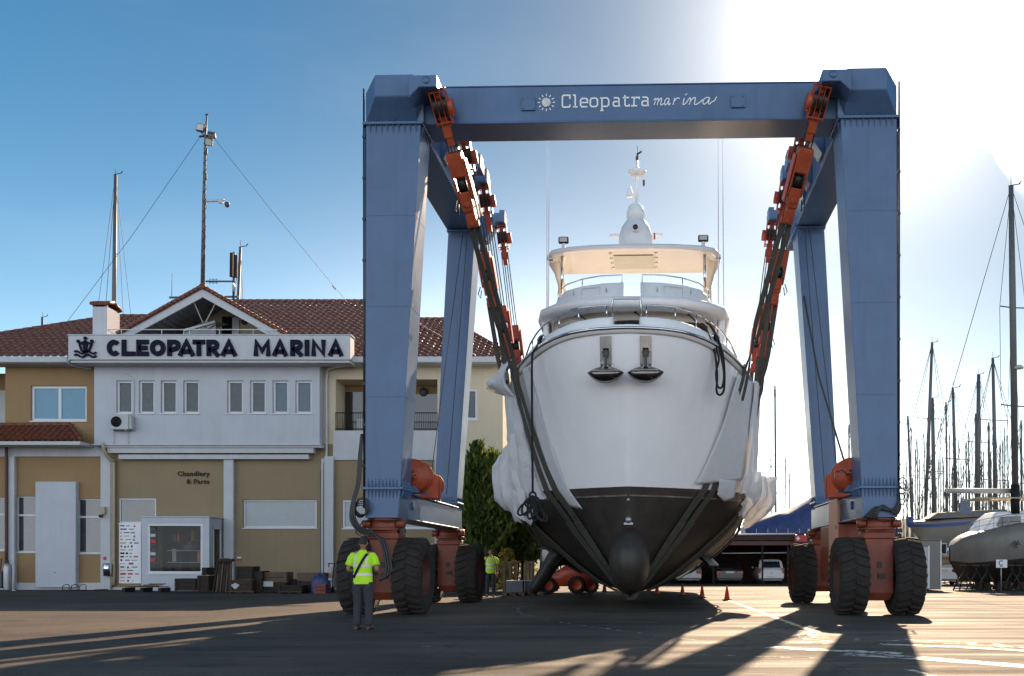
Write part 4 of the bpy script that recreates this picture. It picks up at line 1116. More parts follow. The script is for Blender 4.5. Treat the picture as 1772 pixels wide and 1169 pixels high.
for v, yb, fr, word in TACK:
    ends = {}
    for s in (-1, 1):
        P0 = hw(s*4.58, v, 12.55 if word == 'front' else 12.75)
        q = section_path(yb)[-2]
        P1 = bw(s*q[0], yb, q[1])
        d = P1-P0; L = d.length; d.normalize()
        xx = V((1, 0, 0)); xx = (xx-d*xx.dot(d)).normalized(); yy_ = d.cross(xx).normalized(); xx = xx*.84; yy_ = yy_*.84
        rot = Matrix((xx, yy_, d)).transposed()
        th = thing('pulley_tackle', {'front': 'orange pulley tackle on the %s end of the lettered cross beam, nearest of its row' % side_word[s],
            'second': 'orange pulley tackle partly hidden behind the nearest one on the %s girder' % side_word[s],
            'third': 'red pulley tackle with long ropes, third back along the %s girder' % side_word[s],
            'rearmost': 'red pulley tackle at the far end of the %s girder, lowest against the sky' % side_word[s]}[word], 'pulley block', P0, 0, 'pulley tackles along the hoist girders')
        om = MAT['orange'] if word in ('front', 'second') else MAT['red_tackle'] if 'red_tackle' in MAT else MAT['orange']
        def at(t, a=0, b=0): return P0+d*(t*L)+xx*a+yy_*b
        # upper sheave frame: open ladder of plates
        m = MB(); t1 = fr[1]; hl = t1*L
        sc = .9 if word != 'front' else 1.0
        for a in (-.22, -.075, .075, .22):
            m.obox(at(t1*.5, a*sc), (.022, .34*sc, hl*.92), rot)
        for f in (.08, .36, .62, .9):
            m.obox(at(t1*f, 0, -.15*sc), (.46*sc, .03, .035), rot); m.obox(at(t1*f, 0, .15*sc), (.46*sc, .03, .035), rot)
        m.obox(at(t1*.45, 0, .02), (.10, .12, hl*.8), rot)
        m.obox(at(t1*1.08, -.0, 0), (.24*sc, .22, hl*.45), rot); m.obox(at(t1*1.38, 0, 0), (.17, .16, hl*.3), rot)
        fr_ = m.build('sheave_frame', om, th)
        m = MB(); prof = [(0, -.05), (.22, -.05), (.24, -.035), (.20, 0), (.24, .035), (.22, .05), (0, .05)]
        for a in (-.148, 0, .148):
            rows = [[at(t1*.5)+xx*(a*sc+h)+(yy_*math.cos(k*PI/9)+d*math.sin(k*PI/9))*r*sc for k in range(18)] for r, h in prof]
            m.loft(rows, 0, True, True)
        split_build(m, 'sheave', MAT['grease'], fr_)
        m = MB(); rr = .20*sc
        rows = [[at(t1*.55)-xx*(s*.25)+xx*h+(yy_*math.cos(k*PI/9)+d*math.sin(k*PI/9))*r for k in range(18)] for r, h in ((0, -.1), (rr, -.1), (rr, .1), (0, .1))]
        m.loft(rows, 0, True, True); m.build('side_drum', om, th)
        # wire ropes to the lower block
        m = MB()
        for a in (-.14, -.05, .05, .14): m.tube([at(t1*1.05, a*.9), at(fr[2]+.02, a)], .016, 6)
        split_build(m, 'wire_rope', MAT['rope'], th)
        # lower block: long twin-cheek housing
        m = MB(); t2, t3 = fr[2], fr[3]; hl = (t3-t2)*L; tc_ = (t2+t3)/2
        def cheek(a, w, th_, m_=0):
            prof = [(-.5, -.36), (-.46, -.5), (.3, -.5), (.46, -.40), (.5, -.25), (.5, .25), (.46, .40), (.3, .5), (-.46, .5), (-.5, .36)]
            top = [at(tc_, a-th_/2, q*w)+d*(p*hl*.62-.19*hl) for p, q in prof]; bot = [at(tc_, a+th_/2, q*w)+d*(p*hl*.62-.19*hl) for p, q in prof]
            n = len(prof); m.add(top+bot, [tuple(range(n)), tuple(range(2*n-1, n-1, -1))]+[(i, (i+1) % n, n+(i+1) % n, n+i) for i in range(n)], m_)
        cheek(-.20, .44, .05); cheek(.20, .44, .05)
        m.obox(at(t2+.05*(t3-t2)), (.38, .40, .10*hl), rot); m.obox(at(t2+.24*(t3-t2)), (.30, .32, .16*hl), rot)
        m.obox(at(t2+.66*(t3-t2)), (.34, .30, .13*hl), rot); m.obox(at(t2+.82*(t3-t2), .02), (.26, .34, .16*hl), rot); m.obox(at(t2+.95*(t3-t2)), (.36, .22, .08*hl), rot)
        m.tube([at(t2+.66*(t3-t2), 0, -.26), at(t2+.66*(t3-t2), 0, .26)], .07, 12)
        m.tube([at(t2+.93*(t3-t2), 0, -.30), at(t2+.93*(t3-t2), 0, .30)], .05, 10)
        for f0, f1, hw_ in ((.02, .30, .19), (.50, .76, .17), (.80, .98, .15)):
            m.obox(at(lerp(t2, t3, (f0+f1)/2), 0, -.19), (hw_*2, .03, (f1-f0)*hl), rot); m.obox(at(lerp(t2, t3, (f0+f1)/2), 0, .19), (hw_*2, .03, (f1-f0)*hl), rot)
        m.build('lower_block', om, th, bevel=.012)
        m = MB(); rows = [[at(t2+.42*(t3-t2))+xx*h+(yy_*math.cos(k*PI/9)+d*math.sin(k*PI/9))*r for k in range(18)] for r, h in ((0, -.13), (.17, -.13), (.17, .13), (0, .13))]
        m.loft(rows, 0, True, True); m.build('sheave', MAT['grease'], th)
        m = MB()
        sdx = -.30*(-s)
        m.obox(at(t2+.4*(t3-t2), .27*(-s) if s < 0 else -.27), (.05, .36, hl*.62), rot)
        m.build('guard_plate', MAT['red'], th, bevel=.03)
        m = MB(); m.tube([at(t2+.6*(t3-t2), -.3*(-s), 0), at(t2+.72*(t3-t2), -.42*(-s), 0), at(t2+.8*(t3-t2), -.36*(-s), 0), at(t2+.66*(t3-t2), -.28*(-s), 0)], .015, 5); m.build('chain', MAT['grease'], th)
        ends[s] = (at(t3-.02), d.copy())
    # the sling itself: two webbing straps from block to block under the keel
    sec = section_path(yb)
    iL, iR = BM.inverted() @ ends[-1][0], BM.inverted() @ ends[1][0]
    pts = [(-a, b) for a, b in sec]+sec+[(iL.x, iL.z), (iR.x, iR.z)]
    path = convex_lower([(round(a, 4), round(b, 4)) for a, b in pts])
    path = [p for p in path if iL.x-1e-3 <= p[0] <= iR.x+1e-3]
    topz = max(p[1] for p in sec)
    dense = []
    for p, q in zip(path, path[1:]):
        n = max(1, int(math.hypot(q[0]-p[0], q[1]-p[1])/.35))
        for k in range(n): dense.append((lerp(p[0], q[0], k/n), lerp(p[1], q[1], k/n)))
    dense.append(path[-1])
    sl = thing('lifting_sling', {'front': 'pair of grey webbing slings running under the bow ahead of the others', 'second': 'pair of grey webbing slings passing just behind the front pair',
        'third': 'pair of grey webbing slings under the middle of the hull', 'rearmost': 'pair of grey webbing slings farthest aft under the hull'}[word], 'sling', bw(0, yb, .3), 0, 'webbing slings round the yacht')
    def strap_rows(seq, off, wd, lift, th):
        """cross sections of a strap lying on the hull, turning to face sideways on the free runs"""
        rows = []
        for k, (a, b) in enumerate(seq):
            sgn = -1 if a < 0 else 1
            ed = []
            if b > topz-.3:
                e = iL if a < 0 else iR; t = min(1, max(0, (b-(topz-.3))/(e.z-(topz-.3)))); y = lerp(yb, e.y, t)
                tw = min(1, t*3.0)
                for q in (-1, 1):
                    y0 = yb+off+q*wd/2; ref = hull_x(yb, min(b, 6.2)); x0 = a*(hull_x(y0, min(b, 6.2))+.1)/(ref+.1)
                    A = V((x0, y0, b)); Bp = V((a+sgn*(-1)*(off*.75+q*wd*.45)*sgn, y+q*wd*.2, b))
                    ed.append(A.lerp(Bp, tw))
            else:
                for q in (-1, 1):
                    y0 = yb+off+q*wd/2; ref = hull_x(yb, b)+.03; ed.append(V((a*(hull_x(y0, b)+.03)/max(ref, .05)+sgn*.035*min(1, abs(a)), y0, b)))
            rows.append(ed)
        out = []
        for k, ed in enumerate(rows):
            t = (sum(rows[min(k+1, len(rows)-1)], V())-sum(rows[max(k-1, 0)], V()))
            nn = t.cross(ed[1]-ed[0]).normalized()
            if nn.dot(V((ed[0].x, 0, -.6 if abs(ed[0].x) < 1 else 0))) < 0: nn = -nn
            a0, a1 = ed[0]+nn*lift, ed[1]+nn*lift
            out.append([bw(*(a0)), bw(*(a1)), bw(*(a1+nn*th)), bw(*(a0+nn*th))])
        return out
    for off in (-.12, .12):
        MB().loft(strap_rows(dense, off, .145, .0, .022), 0, False, True, True).build('strap', MAT['strap'], sl)
    for s in (-1, 1):                                     # sewn doubling pads low on the hull
        k = min(range(len(dense)), key=lambda i: abs(dense[i][1]-1.5)+(100 if dense[i][0]*s < 0 else 0))
        seg = dense[max(0, k-3):k+4]
        for off in (-.12, .12):
            MB().loft(strap_rows(seg, off, .18, .03, .02), 0, False, True, True).build('wear_pad', MAT['strap'], sl)

# protective plastic sheets under the slings
def patch(name, label, fn, nu, nv, amp, freq, seed, outdir, mt=None, group='plastic sheets under the slings'):
    rows = []; off = V((seed*7.1, seed*3.3, seed*1.7))
    for i in range(nv+1):
        r = []
        for j in range(nu+1):
            a, b = j/nu, i/nv
            p = fn(a, b); q = p*freq+off
            q = V((q.x*1.3, q.y*1.3, q.z*.30)); n1 = MN.noise(q)+.5*(1-2*abs(MN.noise(q*1.7))); n2 = abs(MN.noise(q*3.1+V((9, 2, 4))))
            pl = abs(math.sin(a*10+2.6*MN.noise(q*.8)+seed))**.7
            r.append(p+V(outdir)*(amp*(n1*.7-n2*.35+(.75*pl-.4 if amp > .1 else 0))))
        rows.append(r)
    m = MB().loft(rows, 0, amp < .1)
    o = m.build(name, mt or MAT['sheet'], recalc=False)
    sd = o.modifiers.new('thickness', 'SOLIDIFY'); sd.thickness = .006
    return tag(o, label, 'plastic sheet', group)
def hullp(sg, y, z, out=.06): return bw(sg*(hull_x(y, z)+out), y, z)
def ragged(a, seed, amp): return amp*MN.noise(V((a*5+seed, seed*1.3, 0)))
def sheer_z(y): return smooth_interp(SHEER, y)
patch('plastic_sheet', 'narrow white plastic strip alongside the left front sling on the hull', lambda a, b: hullp(-1, lerp(lerp(2.02, 2.32, b), lerp(2.46, 2.60, b), a), lerp(sheer_z(2.3)-.12, 2.74+.10*a, b), .045), 6, 40, .035, 2.2, 1, (-.6, -.8, 0))
patch('plastic_sheet', 'wide white plastic sheet hanging behind the left front sling', lambda a, b: hullp(-1, lerp(2.95, 4.4, a), lerp(sheer_z(3.3)-.1, 3.05+ragged(a, 2, .2), b), .10+.10*a), 12, 34, .12, 1.8, 2, (-.8, -.5, 0))
patch('plastic_sheet', 'crumpled white plastic bundled at the rail behind the left sling', lambda a, b: hullp(-1, lerp(2.9, 4.4, a), lerp(7.0-.35*a, 5.85+.45*a+ragged(a, 5, .3), b), .12+.55*math.sin(PI*b)*(.25+a*.9)), 16, 16, .24, 1.5, 3, (-.8, -.5, .2))
patch('plastic_sheet', 'crumpled white plastic hanging low off the left side of the hull', lambda a, b: hullp(-1, lerp(3.4, 4.6, a), lerp(5.0-.5*a, 2.75+ragged(a, 8, .35), b), .16+.16*a+.62*a*b*(1.25-b)*2), 18, 30, .26, 1.15, 4, (-.85, -.5, 0))
patch('plastic_sheet', 'small torn white plastic flap at the left turn of the bilge', lambda a, b: hullp(-1, lerp(3.4, 4.1, a), lerp(3.4, 2.45+ragged(a, 3, .25), b), .25+.30*b), 10, 14, .18, 1.4, 5, (-.85, -.5, 0))
patch('plastic_sheet', 'broad white plastic sheet spread ahead of the right front sling', lambda a, b: hullp(1, lerp(2.30, 3.7, a)-.05*b*(1-a), lerp(sheer_z(3.2)-.14, 3.42+.25*a, b), .15), 14, 34, .025, 1.4, 6, (.6, -.8, 0))
patch('plastic_sheet', 'torn lower corner of white plastic over the dark waterline on the right', lambda a, b: hullp(1, lerp(2.75, 3.35, a)+.12*b, lerp(3.6, 3.0+.3*abs(a-.6), b), .17), 8, 8, .03, 2, 7, (.6, -.8, 0))
patch('plastic_sheet', 'rumpled white plastic running down the right edge of the hull', lambda a, b: hullp(1, lerp(3.5, 4.6, a), lerp(sheer_z(4.2)+.1, 3.2+ragged(a, 9, .3), b), .14+.12*a), 14, 36, .14, 1.1, 8, (.85, -.5, 0))
patch('plastic_sheet', 'sunlit crumpled white plastic sticking out low on the right side', lambda a, b: hullp(1, lerp(3.8, 5.2, a), lerp(3.9-.1*a, 2.55+ragged(a, 11, .45), b), .18+.50*a*math.sin(PI*(.25+b*.6))), 18, 22, .36, 1.2, 9, (.85, -.4, .1))

# mooring lines
def fl(sg, s, dx=0, dz=0): p = sheer_pt(s, -.05+dx, .22+dz); return bw(sg*p.x, p.y, p.z)
d0 = fl(-1, 1.35).y-.14
m = MB()
p = fl(-1, 1.35)
m.tube(cat3([p+V((.2, .2, .05)), p+V((.02, -.02, .0)), W(929, 600, d0-.02), W(922, 612, d0-.1), W(920.5, 640, d0-.1), W(921, 760, d0-.1), W(922, 852, d0-.1)]), .030, 8)
for k, (cx, cy, rx, ry, an) in enumerate([(922, 858, 5.5, 7, 0), (913, 876, 8, 16, 25), (907, 880, 7, 14, 45), (924, 884, 5, 17, -5), (931, 882, 6, 20, -28), (936, 892, 7, 13, -50), (918, 870, 7, 9, 60), (925, 866, 7, 8, -60), (919, 878, 6, 20, 8)]):
    loop = []
    for i in range(20):
        t = i*2*PI/20; a, b = rx*math.cos(t), ry*math.sin(t); r = math.radians(an)
        loop.append(W(cx+a*math.cos(r)-b*math.sin(r), cy+a*math.sin(r)+b*math.cos(r), d0-.1-.03*math.sin(t+k)))
    m.tube(loop, .028, 7, closed=True)
tag(m.build('mooring_rope', MAT['brope']), 'black rope hanging straight down the bow to a knotted coil', 'rope')
p = fl(1, 1.35); d1 = p.y-.16
m = MB()
m.tube(cat3([W(1206, 566, d1+.5), W(1216, 560, d1+.3), W(1226, 578, d1), W(1237, 610, d1-.05), W(1241, 650, d1-.08), W(1240, 676, d1-.08), W(1246, 683, d1-.08), W(1253, 672, d1-.08), W(1253, 630, d1-.06), W(1246, 595, d1), W(1232, 566, d1+.2), W(1222, 558, d1+.35)]), .030, 8)
m.tube(cat3([p+V((-.1, .2, .1)), p+V((.03, -.02, 0)), W(1240, 603, d1-.08), W(1244, 622, d1-.1), W(1239, 645, d1-.1), W(1242, 668, d1-.1), W(1250, 668, d1-.12), W(1252, 640, d1-.1), W(1240, 585, d1), W(1228, 562, d1+.3)]), .028, 8)
tag(m.build('mooring_rope', MAT['brope']), 'black rope looped over the right bow rail in hanging bights', 'rope')
# ================================================================== marina office
DW, DB, DS, DK = 47.6, 47.0, 46.0, 46.0        # main wall, white block, sign board, display booth
office = thing('marina_office', 'two-storey white and ochre building with red tiled roof and gable', 'building', (fx(330, DW), DW+5, 0))
def ob(mb, name, m, parent=None, **k): return mb.build(name, m, parent or office, **k)
def facade(mb, x0, x1, z0, z1, y, holes, rec=.14, m=0):
    xs = sorted({x0, x1, *[h[0] for h in holes], *[h[1] for h in holes]}); zs = sorted({z0, z1, *[h[2] for h in holes], *[h[3] for h in holes]})
    xs = [x for x in xs if x0 <= x <= x1]; zs = [z for z in zs if z0 <= z <= z1]
    for a, b in zip(xs, xs[1:]):
        for c, d in zip(zs, zs[1:]):
            cx, cz = (a+b)/2, (c+d)/2
            if any(h[0] < cx < h[1] and h[2] < cz < h[3] for h in holes): continue
            mb.add([(a, y, c), (b, y, c), (b, y, d), (a, y, d)], [(0, 1, 2, 3)], m)
    for a, b, c, d in holes:
        for q in ([(a, y, c), (b, y, c), (b, y+rec, c), (a, y+rec, c)], [(a, y, d), (b, y, d), (b, y+rec, d), (a, y+rec, d)], [(a, y, c), (a, y, d), (a, y+rec, d), (a, y+rec, c)], [(b, y, c), (b, y, d), (b, y+rec, d), (b, y+rec, c)]):
            mb.add(q, [(0, 1, 2, 3)], m)
def window(x0, x1, z0, z1, y, panes=1, pm='glass', rec=.08, fw=.07, transom=None, parent=None, fm='alu', sill=True):
    yy = y+rec
    m = MB()
    m.box(x0, x1, yy-.05, yy+.03, z0, z0+fw); m.box(x0, x1, yy-.05, yy+.03, z1-fw, z1)
    m.box(x0, x0+fw, yy-.05, yy+.03, z0+fw, z1-fw); m.box(x1-fw, x1, yy-.05, yy+.03, z0+fw, z1-fw)
    for k in range(1, panes):
        xc = lerp(x0, x1, k/panes); m.box(xc-fw*.6, xc+fw*.6, yy-.045, yy+.03, z0+fw, z1-fw)
    if transom: m.box(x0+fw, x1-fw, yy-.045, yy+.03, transom-fw*.7, transom+fw*.7)
    if sill: m.box(x0-.04, x1+.04, y-.05, yy-.05, z0-.05, z0)
    w_ = ob(m, 'window', MAT[fm], parent, bevel=.006)
    p = MB(); p.add([(x0+fw*.5, yy, z0+fw*.5), (x1-fw*.5, yy, z0+fw*.5), (x1-fw*.5, yy, z1-fw*.5), (x0+fw*.5, yy, z1-fw*.5)], [(0, 1, 2, 3)])
    ob(p, 'pane', MAT[pm] if isinstance(pm, str) else pm, w_); return w_
def H(px0, px1, py0, py1, d): return (fx(px0, d), fx(px1, d), fz(py1, d), fz(py0, d))
XL = fx(-260, DW)
# --- ground floor --------------------------------------------------------------
zb = fz(768, DW); zt = fz(628, DW)
gw = [H(-70, 8, 860, 952, DW), H(27, 63, 858, 955, DW), H(133, 175, 862, 957, DW), H(206, 270, 862, 1010, DW), H(420, 548, 864, 913, DW), H(593, 752, 865, 914, DW)]
m = MB(); facade(m, XL, fx(191, DW), 0, zb, DW, gw[:3], .22); ob(m, 'wall', MAT['ochre'])
m = MB(); facade(m, fx(191, DW), fx(800, DW), 0, zb, DW, gw[3:], .22); ob(m, 'wall', MAT['cream'])
window(*gw[0], DW, 2, rec=.16, transom=fz(890, DW)); window(*gw[1], DW, 1, rec=.16, transom=fz(891, DW)); window(*gw[2], DW, 1, rec=.16, transom=fz(894, DW))
lm = fz(905, DW)
wf = window(gw[3][0], gw[3][1], lm, gw[3][3], DW, 1)
window(*gw[4], DW, 1, 'frosted', rec=.16, fw=.09); window(*gw[5], DW, 2, 'frosted', fw=.09)
m = MB()
m.box(XL, fx(183, DW), DW-.10, DW-.003, fz(790, DW), fz(770, DW)); m.box(XL, fx(191, DW), DW-.06, DW-.003, 0, fz(1008, DW))
m.box(fx(191, DW), fx(800, DW), DW-.05, DW-.003, 0, .12)
m.box(fx(577, DW), fx(800, DW), DW-.08, DW-.003, fz(796, DW), fz(745, DW))
ob(m, 'string_course', MAT['whitetrim'], bevel=.01)
for a, b in ((14, 25), (174, 191), (387, 404), (561, 577), (752, 766)):
    m = MB(); m.box(fx(a, DW-.2), fx(b, DW-.2), DW-.22, DW-.004, 0, fz(790, DW)); ob(m, 'pilaster', MAT['whitetrim'], bevel=.015)
m = MB(); m.box(fx(61, DW-.3), fx(131, DW-.3), DW-.3, DW-.005, .12, fz(834, DW)); m.ball((fx(94, DW-.3), DW-.31, fz(990, DW)), .05, 5)
ob(m, 'blind_panel', MAT['white'], bevel=.015)
m = MB()                                                    # stepped soffit trims below the white block
m.box(fx(183, DB), fx(541, DB), DB+.12, DW-.004, fz(783, DB), fz(774, DB)); m.box(fx(200, DB), fx(531, DB), DB+.25, DW-.004, fz(793, DB), fz(785, DB))
m.box(fx(176, DB), fx(556, DB), DB+.05, DW-.004, fz(774, DB), fz(768, DB)-.003)
ob(m, 'soffit_trim', MAT['whitetrim'], bevel=.01)
# --- upper floor ---------------------------------------------------------------
x9 = fx(9, DW)
uw = [H(53, 150, 667, 728, DW)]
m = MB(); facade(m, x9, fx(170, DW), zb, zt, DW, uw, .2); m.add([(x9, DW, zb), (x9, DW+3, zb), (x9, DW+3, zt), (x9, DW, zt)], [(0, 1, 2, 3)]); m.box(XL, x9-.01, DW+2.6, DW+2.7, zb, zt)
ob(m, 'wall', MAT['ochre'])
window(*uw[0], DW, 2, 'blind', rec=.15, fw=.12)
m = MB(); m.tube([(x9-.5, DW+.1, zb+.9), (x9-3, DW+.1, zb+.9)], .03, 6); m.tube([(x9-.15, DW+.1, zb), (x9-.15, DW+.1, zb+.95)], .03, 6); m.box(x9-3, x9-.05, DW+2.5, DW+2.55, zb+.5, zb+3); ob(m, 'balcony_rail', MAT['lgrey'])
# balcony recess on the right of the white block
bx0, bx1 = fx(581, DW), fx(757, DW); bz0, bz1 = fz(745, DW), fz(656, DW)
m = MB(); facade(m, fx(550, DW), fx(870, DW), zb, zt, DW, [(bx0, bx1, bz0, bz1), H(806, 826, 673, 726, DW)], rec=1.6)
ob(m, 'wall', MAT['palecream'])
m = MB(); m.box(bx0, bx1, DW+1.6, DW+1.7, bz0-.2, bz1+.2)
ob(m, 'balcony_wall', MAT['ochre'])  # shade of the recess put into the colour, ochre in place of cream
m = MB(); m.box(bx0+.05, bx0+.9, DW+1.5, DW+1.59, bz0, bz1-.35); m.box(fx(703, DW), fx(748, DW), DW+1.5, DW+1.59, bz0, bz1-.45); split_build(m, 'balcony_door', MAT['dglass'], office)
m = MB()
for z in (bz0+.85, bz0+.08): m.tube([(bx0, DW-.03, z), (bx1, DW-.03, z)], .025, 6)
for k in range(46):
    x = lerp(bx0, bx1, k/45); m.tube([(x, DW-.03, bz0), (x, DW-.03, bz0+.85)], .010, 5)
ob(m, 'balcony_rail', MAT['black'])
m = MB(); m.box(bx0+.75, bx0+1.5, DW+.9, DW+1.3, bz0+.15, bz0+.72); ob(m, 'condenser_unit', MAT['lgrey'], bevel=.02)
m = MB(); m.lathe([(.0, -.03), (.22, -.03), (.22, .03)], (bx0+1.9, DW+1.5, bz1-.4), 'y', 14); m.lathe([(0, -.03), (.22, -.03), (.22, .03)], (fx(722, DW), DW+1.5, bz1-.35), 'y', 14); split_build(m, 'wall_lamp', MAT['dgrey'], office)
w1 = H(806, 826, 673, 726, DW)
window(*w1, DW, 1, 'curtain', fw=.1)
# side wall and back volume
xe = fx(870, DW)
m = MB(); m.add([(xe, DW, 0), (xe, DW+12, 0), (xe, DW+12, zt), (xe, DW, zt)], [(0, 1, 2, 3)]); m.add([(XL, DW+12, 0), (xe, DW+12, 0), (xe, DW+12, zt), (XL, DW+12, zt)], [(0, 1, 2, 3)])
facade(m, fx(800, DW), xe, 0, zb, DW+.0, []); ob(m, 'wall', MAT['palecream'])
# white projecting block
bxa, bxb = fx(163, DB), fx(553, DB); zb2, zt2 = fz(768, DB), fz(625, DB)
ww = [H(a, b, 658, 715, DB) for a, b in ((201, 228.5), (240, 267), (278, 305.5), (317, 344.5), (393, 420.5), (432.5, 460), (471.5, 499), (511, 539.5))]
m = MB(); facade(m, bxa, bxb, zb2, zt2, DB, ww, .22)
for x in (bxa, bxb): m.add([(x, DB, zb2), (x, DW, zb2), (x, DW, zt2), (x, DB, zt2)], [(0, 1, 2, 3)])
m.add([(bxa, DB, zb2), (bxb, DB, zb2), (bxb, DW, zb2), (bxa, DW, zb2)], [(0, 1, 2, 3)])
ob(m, 'projecting_block', MAT['white'])
for i, q in enumerate(ww): window(*q, DB, 1, 'curtain' if i < 6 else 'blind2', rec=.17, fw=.10)
m = MB(); m.box(bxa-.08, bxb+.08, DB-.06, DW-.01, zb2-.06, zb2-.003); ob(m, 'drip_edge', MAT['whitetrim'])
# eaves, gutters and downpipes
m = MB()
for a, b in ((-260, 120), (604, 866)):
    m.box(fx(a, 46.8), fx(b, 46.8), 46.62, 46.82, fz(628, 46.8), fz(617.5, 46.8)); m.box(fx(a, 46.8), fx(b, 46.8), 46.82, DW+.1, fz(629, 46.8), fz(627, 46.8))
split_build(m, 'eaves_gutter', MAT['whitetrim'], office, bevel=.03)
def pipe(pts, r, mt): 
    mm_ = MB(); mm_.tube(cat3(pts, 5), r, 8); ob(mm_, 'downpipe', mt)
pipe([W(178, 766, 46.9), W(179, 775, 46.9), W(186, 790, 47.1), W(195, 797, 47.3), W(197, 806, 47.42), W(197, 900, 47.42), W(197, 1012, 47.42)], .07, MAT['pipebeige'])
pipe([W(194, 795, 47.45), W(193, 806, 47.45), W(193, 900, 47.45), W(193, 1014, 47.45)], .05, MAT['pipebeige'])
pipe([W(606, 627, 46.7), W(600, 632, 46.8), W(575, 636, 47.3), W(566, 645, 47.45), W(565, 700, 47.45), W(565, 790, 47.45), W(560, 800, 47.4), W(558, 810, 47.4), W(558, 1012, 47.4)], .06, MAT['whitetrim'])
pipe([W(556, 815, 47.5), W(556, 900, 47.5), W(556, 1012, 47.5)], .04, MAT['rust'])
pipe([W(11, 770, 47.3), W(11, 800, 47.3), W(11, 980, 47.3)], .07, MAT['pipered'])
pipe([W(119, 622, 46.2), W(121, 630, 46.5), W(140, 635, 47.2), W(158, 638, 47.5)], .06, MAT['whitetrim'])
pipe([W(215, 645, 46.97), W(228, 652, 46.97), W(232, 664, 46.97), W(231, 722, 46.97)], .018, MAT['lgrey'])
pipe([W(197, 745, 46.95), W(197, 768, 46.95)], .014, MAT['lgrey']); pipe([W(221, 745, 46.95), W(222, 768, 46.95)], .014, MAT['lgrey'])

# --- roofs of barrel tiles -------------------------------------------------------
def tiles(mb, O, U, Vv, pieces, cw=.36, rl=.48, amp=.085):
    """O origin on the eave; U unit along the eave, Vv unit up the slope; pieces: list of (v0,v1,ul0,ul1,ur0,ur1) left/right limits at v0 and v1"""
    Nn = U.cross(Vv).normalized()
    if Nn.z < 0: Nn = -Nn
    for v0, v1, a0, a1, b0, b1 in pieces:
        nr = max(1, int(round((v1-v0)/rl)))
        for r in range(nr):
            va, vb = lerp(v0, v1, r/nr), lerp(v0, v1, (r+1)/nr)+.06
            t = (r+.5)/nr; ua, ub = lerp(a0, a1, t), lerp(b0, b1, t)
            if ub-ua < .1: continue
            k0, k1 = math.floor(ua/cw), math.ceil(ub/cw)
            lo, hi = [], []
            for k in range(k0, k1):
                jit = .012*math.sin(k*12.9+r*7.7)
                for f, h in ((0, 0), (.10, .75), (.22, 1.0), (.36, 1.0), (.48, .75), (.58, 0), (.8, -.15)):
                    uu = min(max((k+f)*cw, ua), ub)
                    lo.append(O+U*uu+Vv*(va+jit)+Nn*(amp*h+.045)); hi.append(O+U*uu+Vv*(vb+jit)+Nn*(amp*.85*h))
            bot = [p-Nn*.05 for p in lo]
            mb.loft([bot, lo, hi], 0, False)
def ridge(mb, p0, p1, r=.12):
    p0, p1 = V(p0), V(p1); n = max(1, int((p1-p0).length/.42))
    for k in range(n):
        a, b = p0.lerp(p1, k/n), p0.lerp(p1, (k+1.08)/n); mb.tube([a, b], [r*1.12, r*.92], 8)
rz0 = fz(618, 46.7); y0r = 46.7
slope = math.radians(27.8)
VU = V((0, math.cos(slope), math.sin(slope)))
def roof_pt(px, py, O, Vv):
    # point of the roof plane seen at this spot of the photo
    r = V(((px-CX)/F, 1, (HY-py)/F)); n = V((1, 0, 0)).cross(Vv); t = (O-V((0, 0, EYE))).dot(n)/r.dot(n); return V((0, 0, EYE))+r*t
O = V((0, y0r, rz0))
def uv_of(px, py):
    p = roof_pt(px, py, O, VU)-O; return p.x, p.dot(VU)
ux = V((1, 0, 0))
m = MB()
uA, vA = uv_of(630, 521); uB, vB = uv_of(415, 521); uE = fx(866, 46.7)
uL = fx(-260, 46.7)
vL = uv_of(195, 547)[1]; uR1 = uv_of(195, 547)[0]
vM = vA
# main slope right of the gable: hip on the right, lower left wing
uT, _ = uv_of(650, 521); uS, _ = uv_of(392, 521)
tiles(m, O, ux, VU, [(0, vM, fx(428, 46.7), uS, fx(866, 46.7)-1.2, uT)])
tiles(m, O, ux, VU, [(0, vL, uL, uR1, fx(420, 46.7), fx(420, 46.7))])
O2 = O+V((0, 3.0, 0))
def uv2(px, py):
    p = roof_pt(px, py, O2, VU)-O2; return p.x, p.dot(VU)
u2a, v2 = uv2(700, 552); u2b, _ = uv2(776, 552)
tiles(m, O2, ux, VU, [(0, v2, u2a-1, u2a-1, uE+1.5, u2b)]); ridge(m, O2+ux*(u2a-1)+VU*v2, O2+ux*u2b+VU*v2); ridge(m, O2+ux*u2b+VU*v2, O2+ux*(uE+1.5), .11)
ridge(m, O+ux*uS+VU*vM, O+ux*uT+VU*vM); ridge(m, O+ux*uT+VU*vM, O+ux*(uE-1.2), .11)
ridge(m, O+ux*uL, O+ux*uR1+VU*vL); ridge(m, O+ux*uR1+VU*vL, O+ux*uv_of(275, 547)[0]+VU*vL)
# back slopes so the roof has a body
pk = O+VU*vM
for (ua, ub, uc, ud, vv) in ((uS, uT, uE-1.2, uS, vM), (uR1, fx(420, 46.7), fx(420, 46.7), uL, vL)):
    a = O+ux*ua+VU*vv; b = O+ux*ub+VU*vv
    m.add([a, b, V((uc, DW+12, rz0)), V((ud, DW+12, rz0))], [(0, 1, 2, 3)])
m.add([O+ux*uT+VU*vM, O+ux*(uE-1.2), V((uE-1.2, DW+12, rz0))], [(0, 1, 2)])
roof = ob(m, 'roof', MAT['tile'])
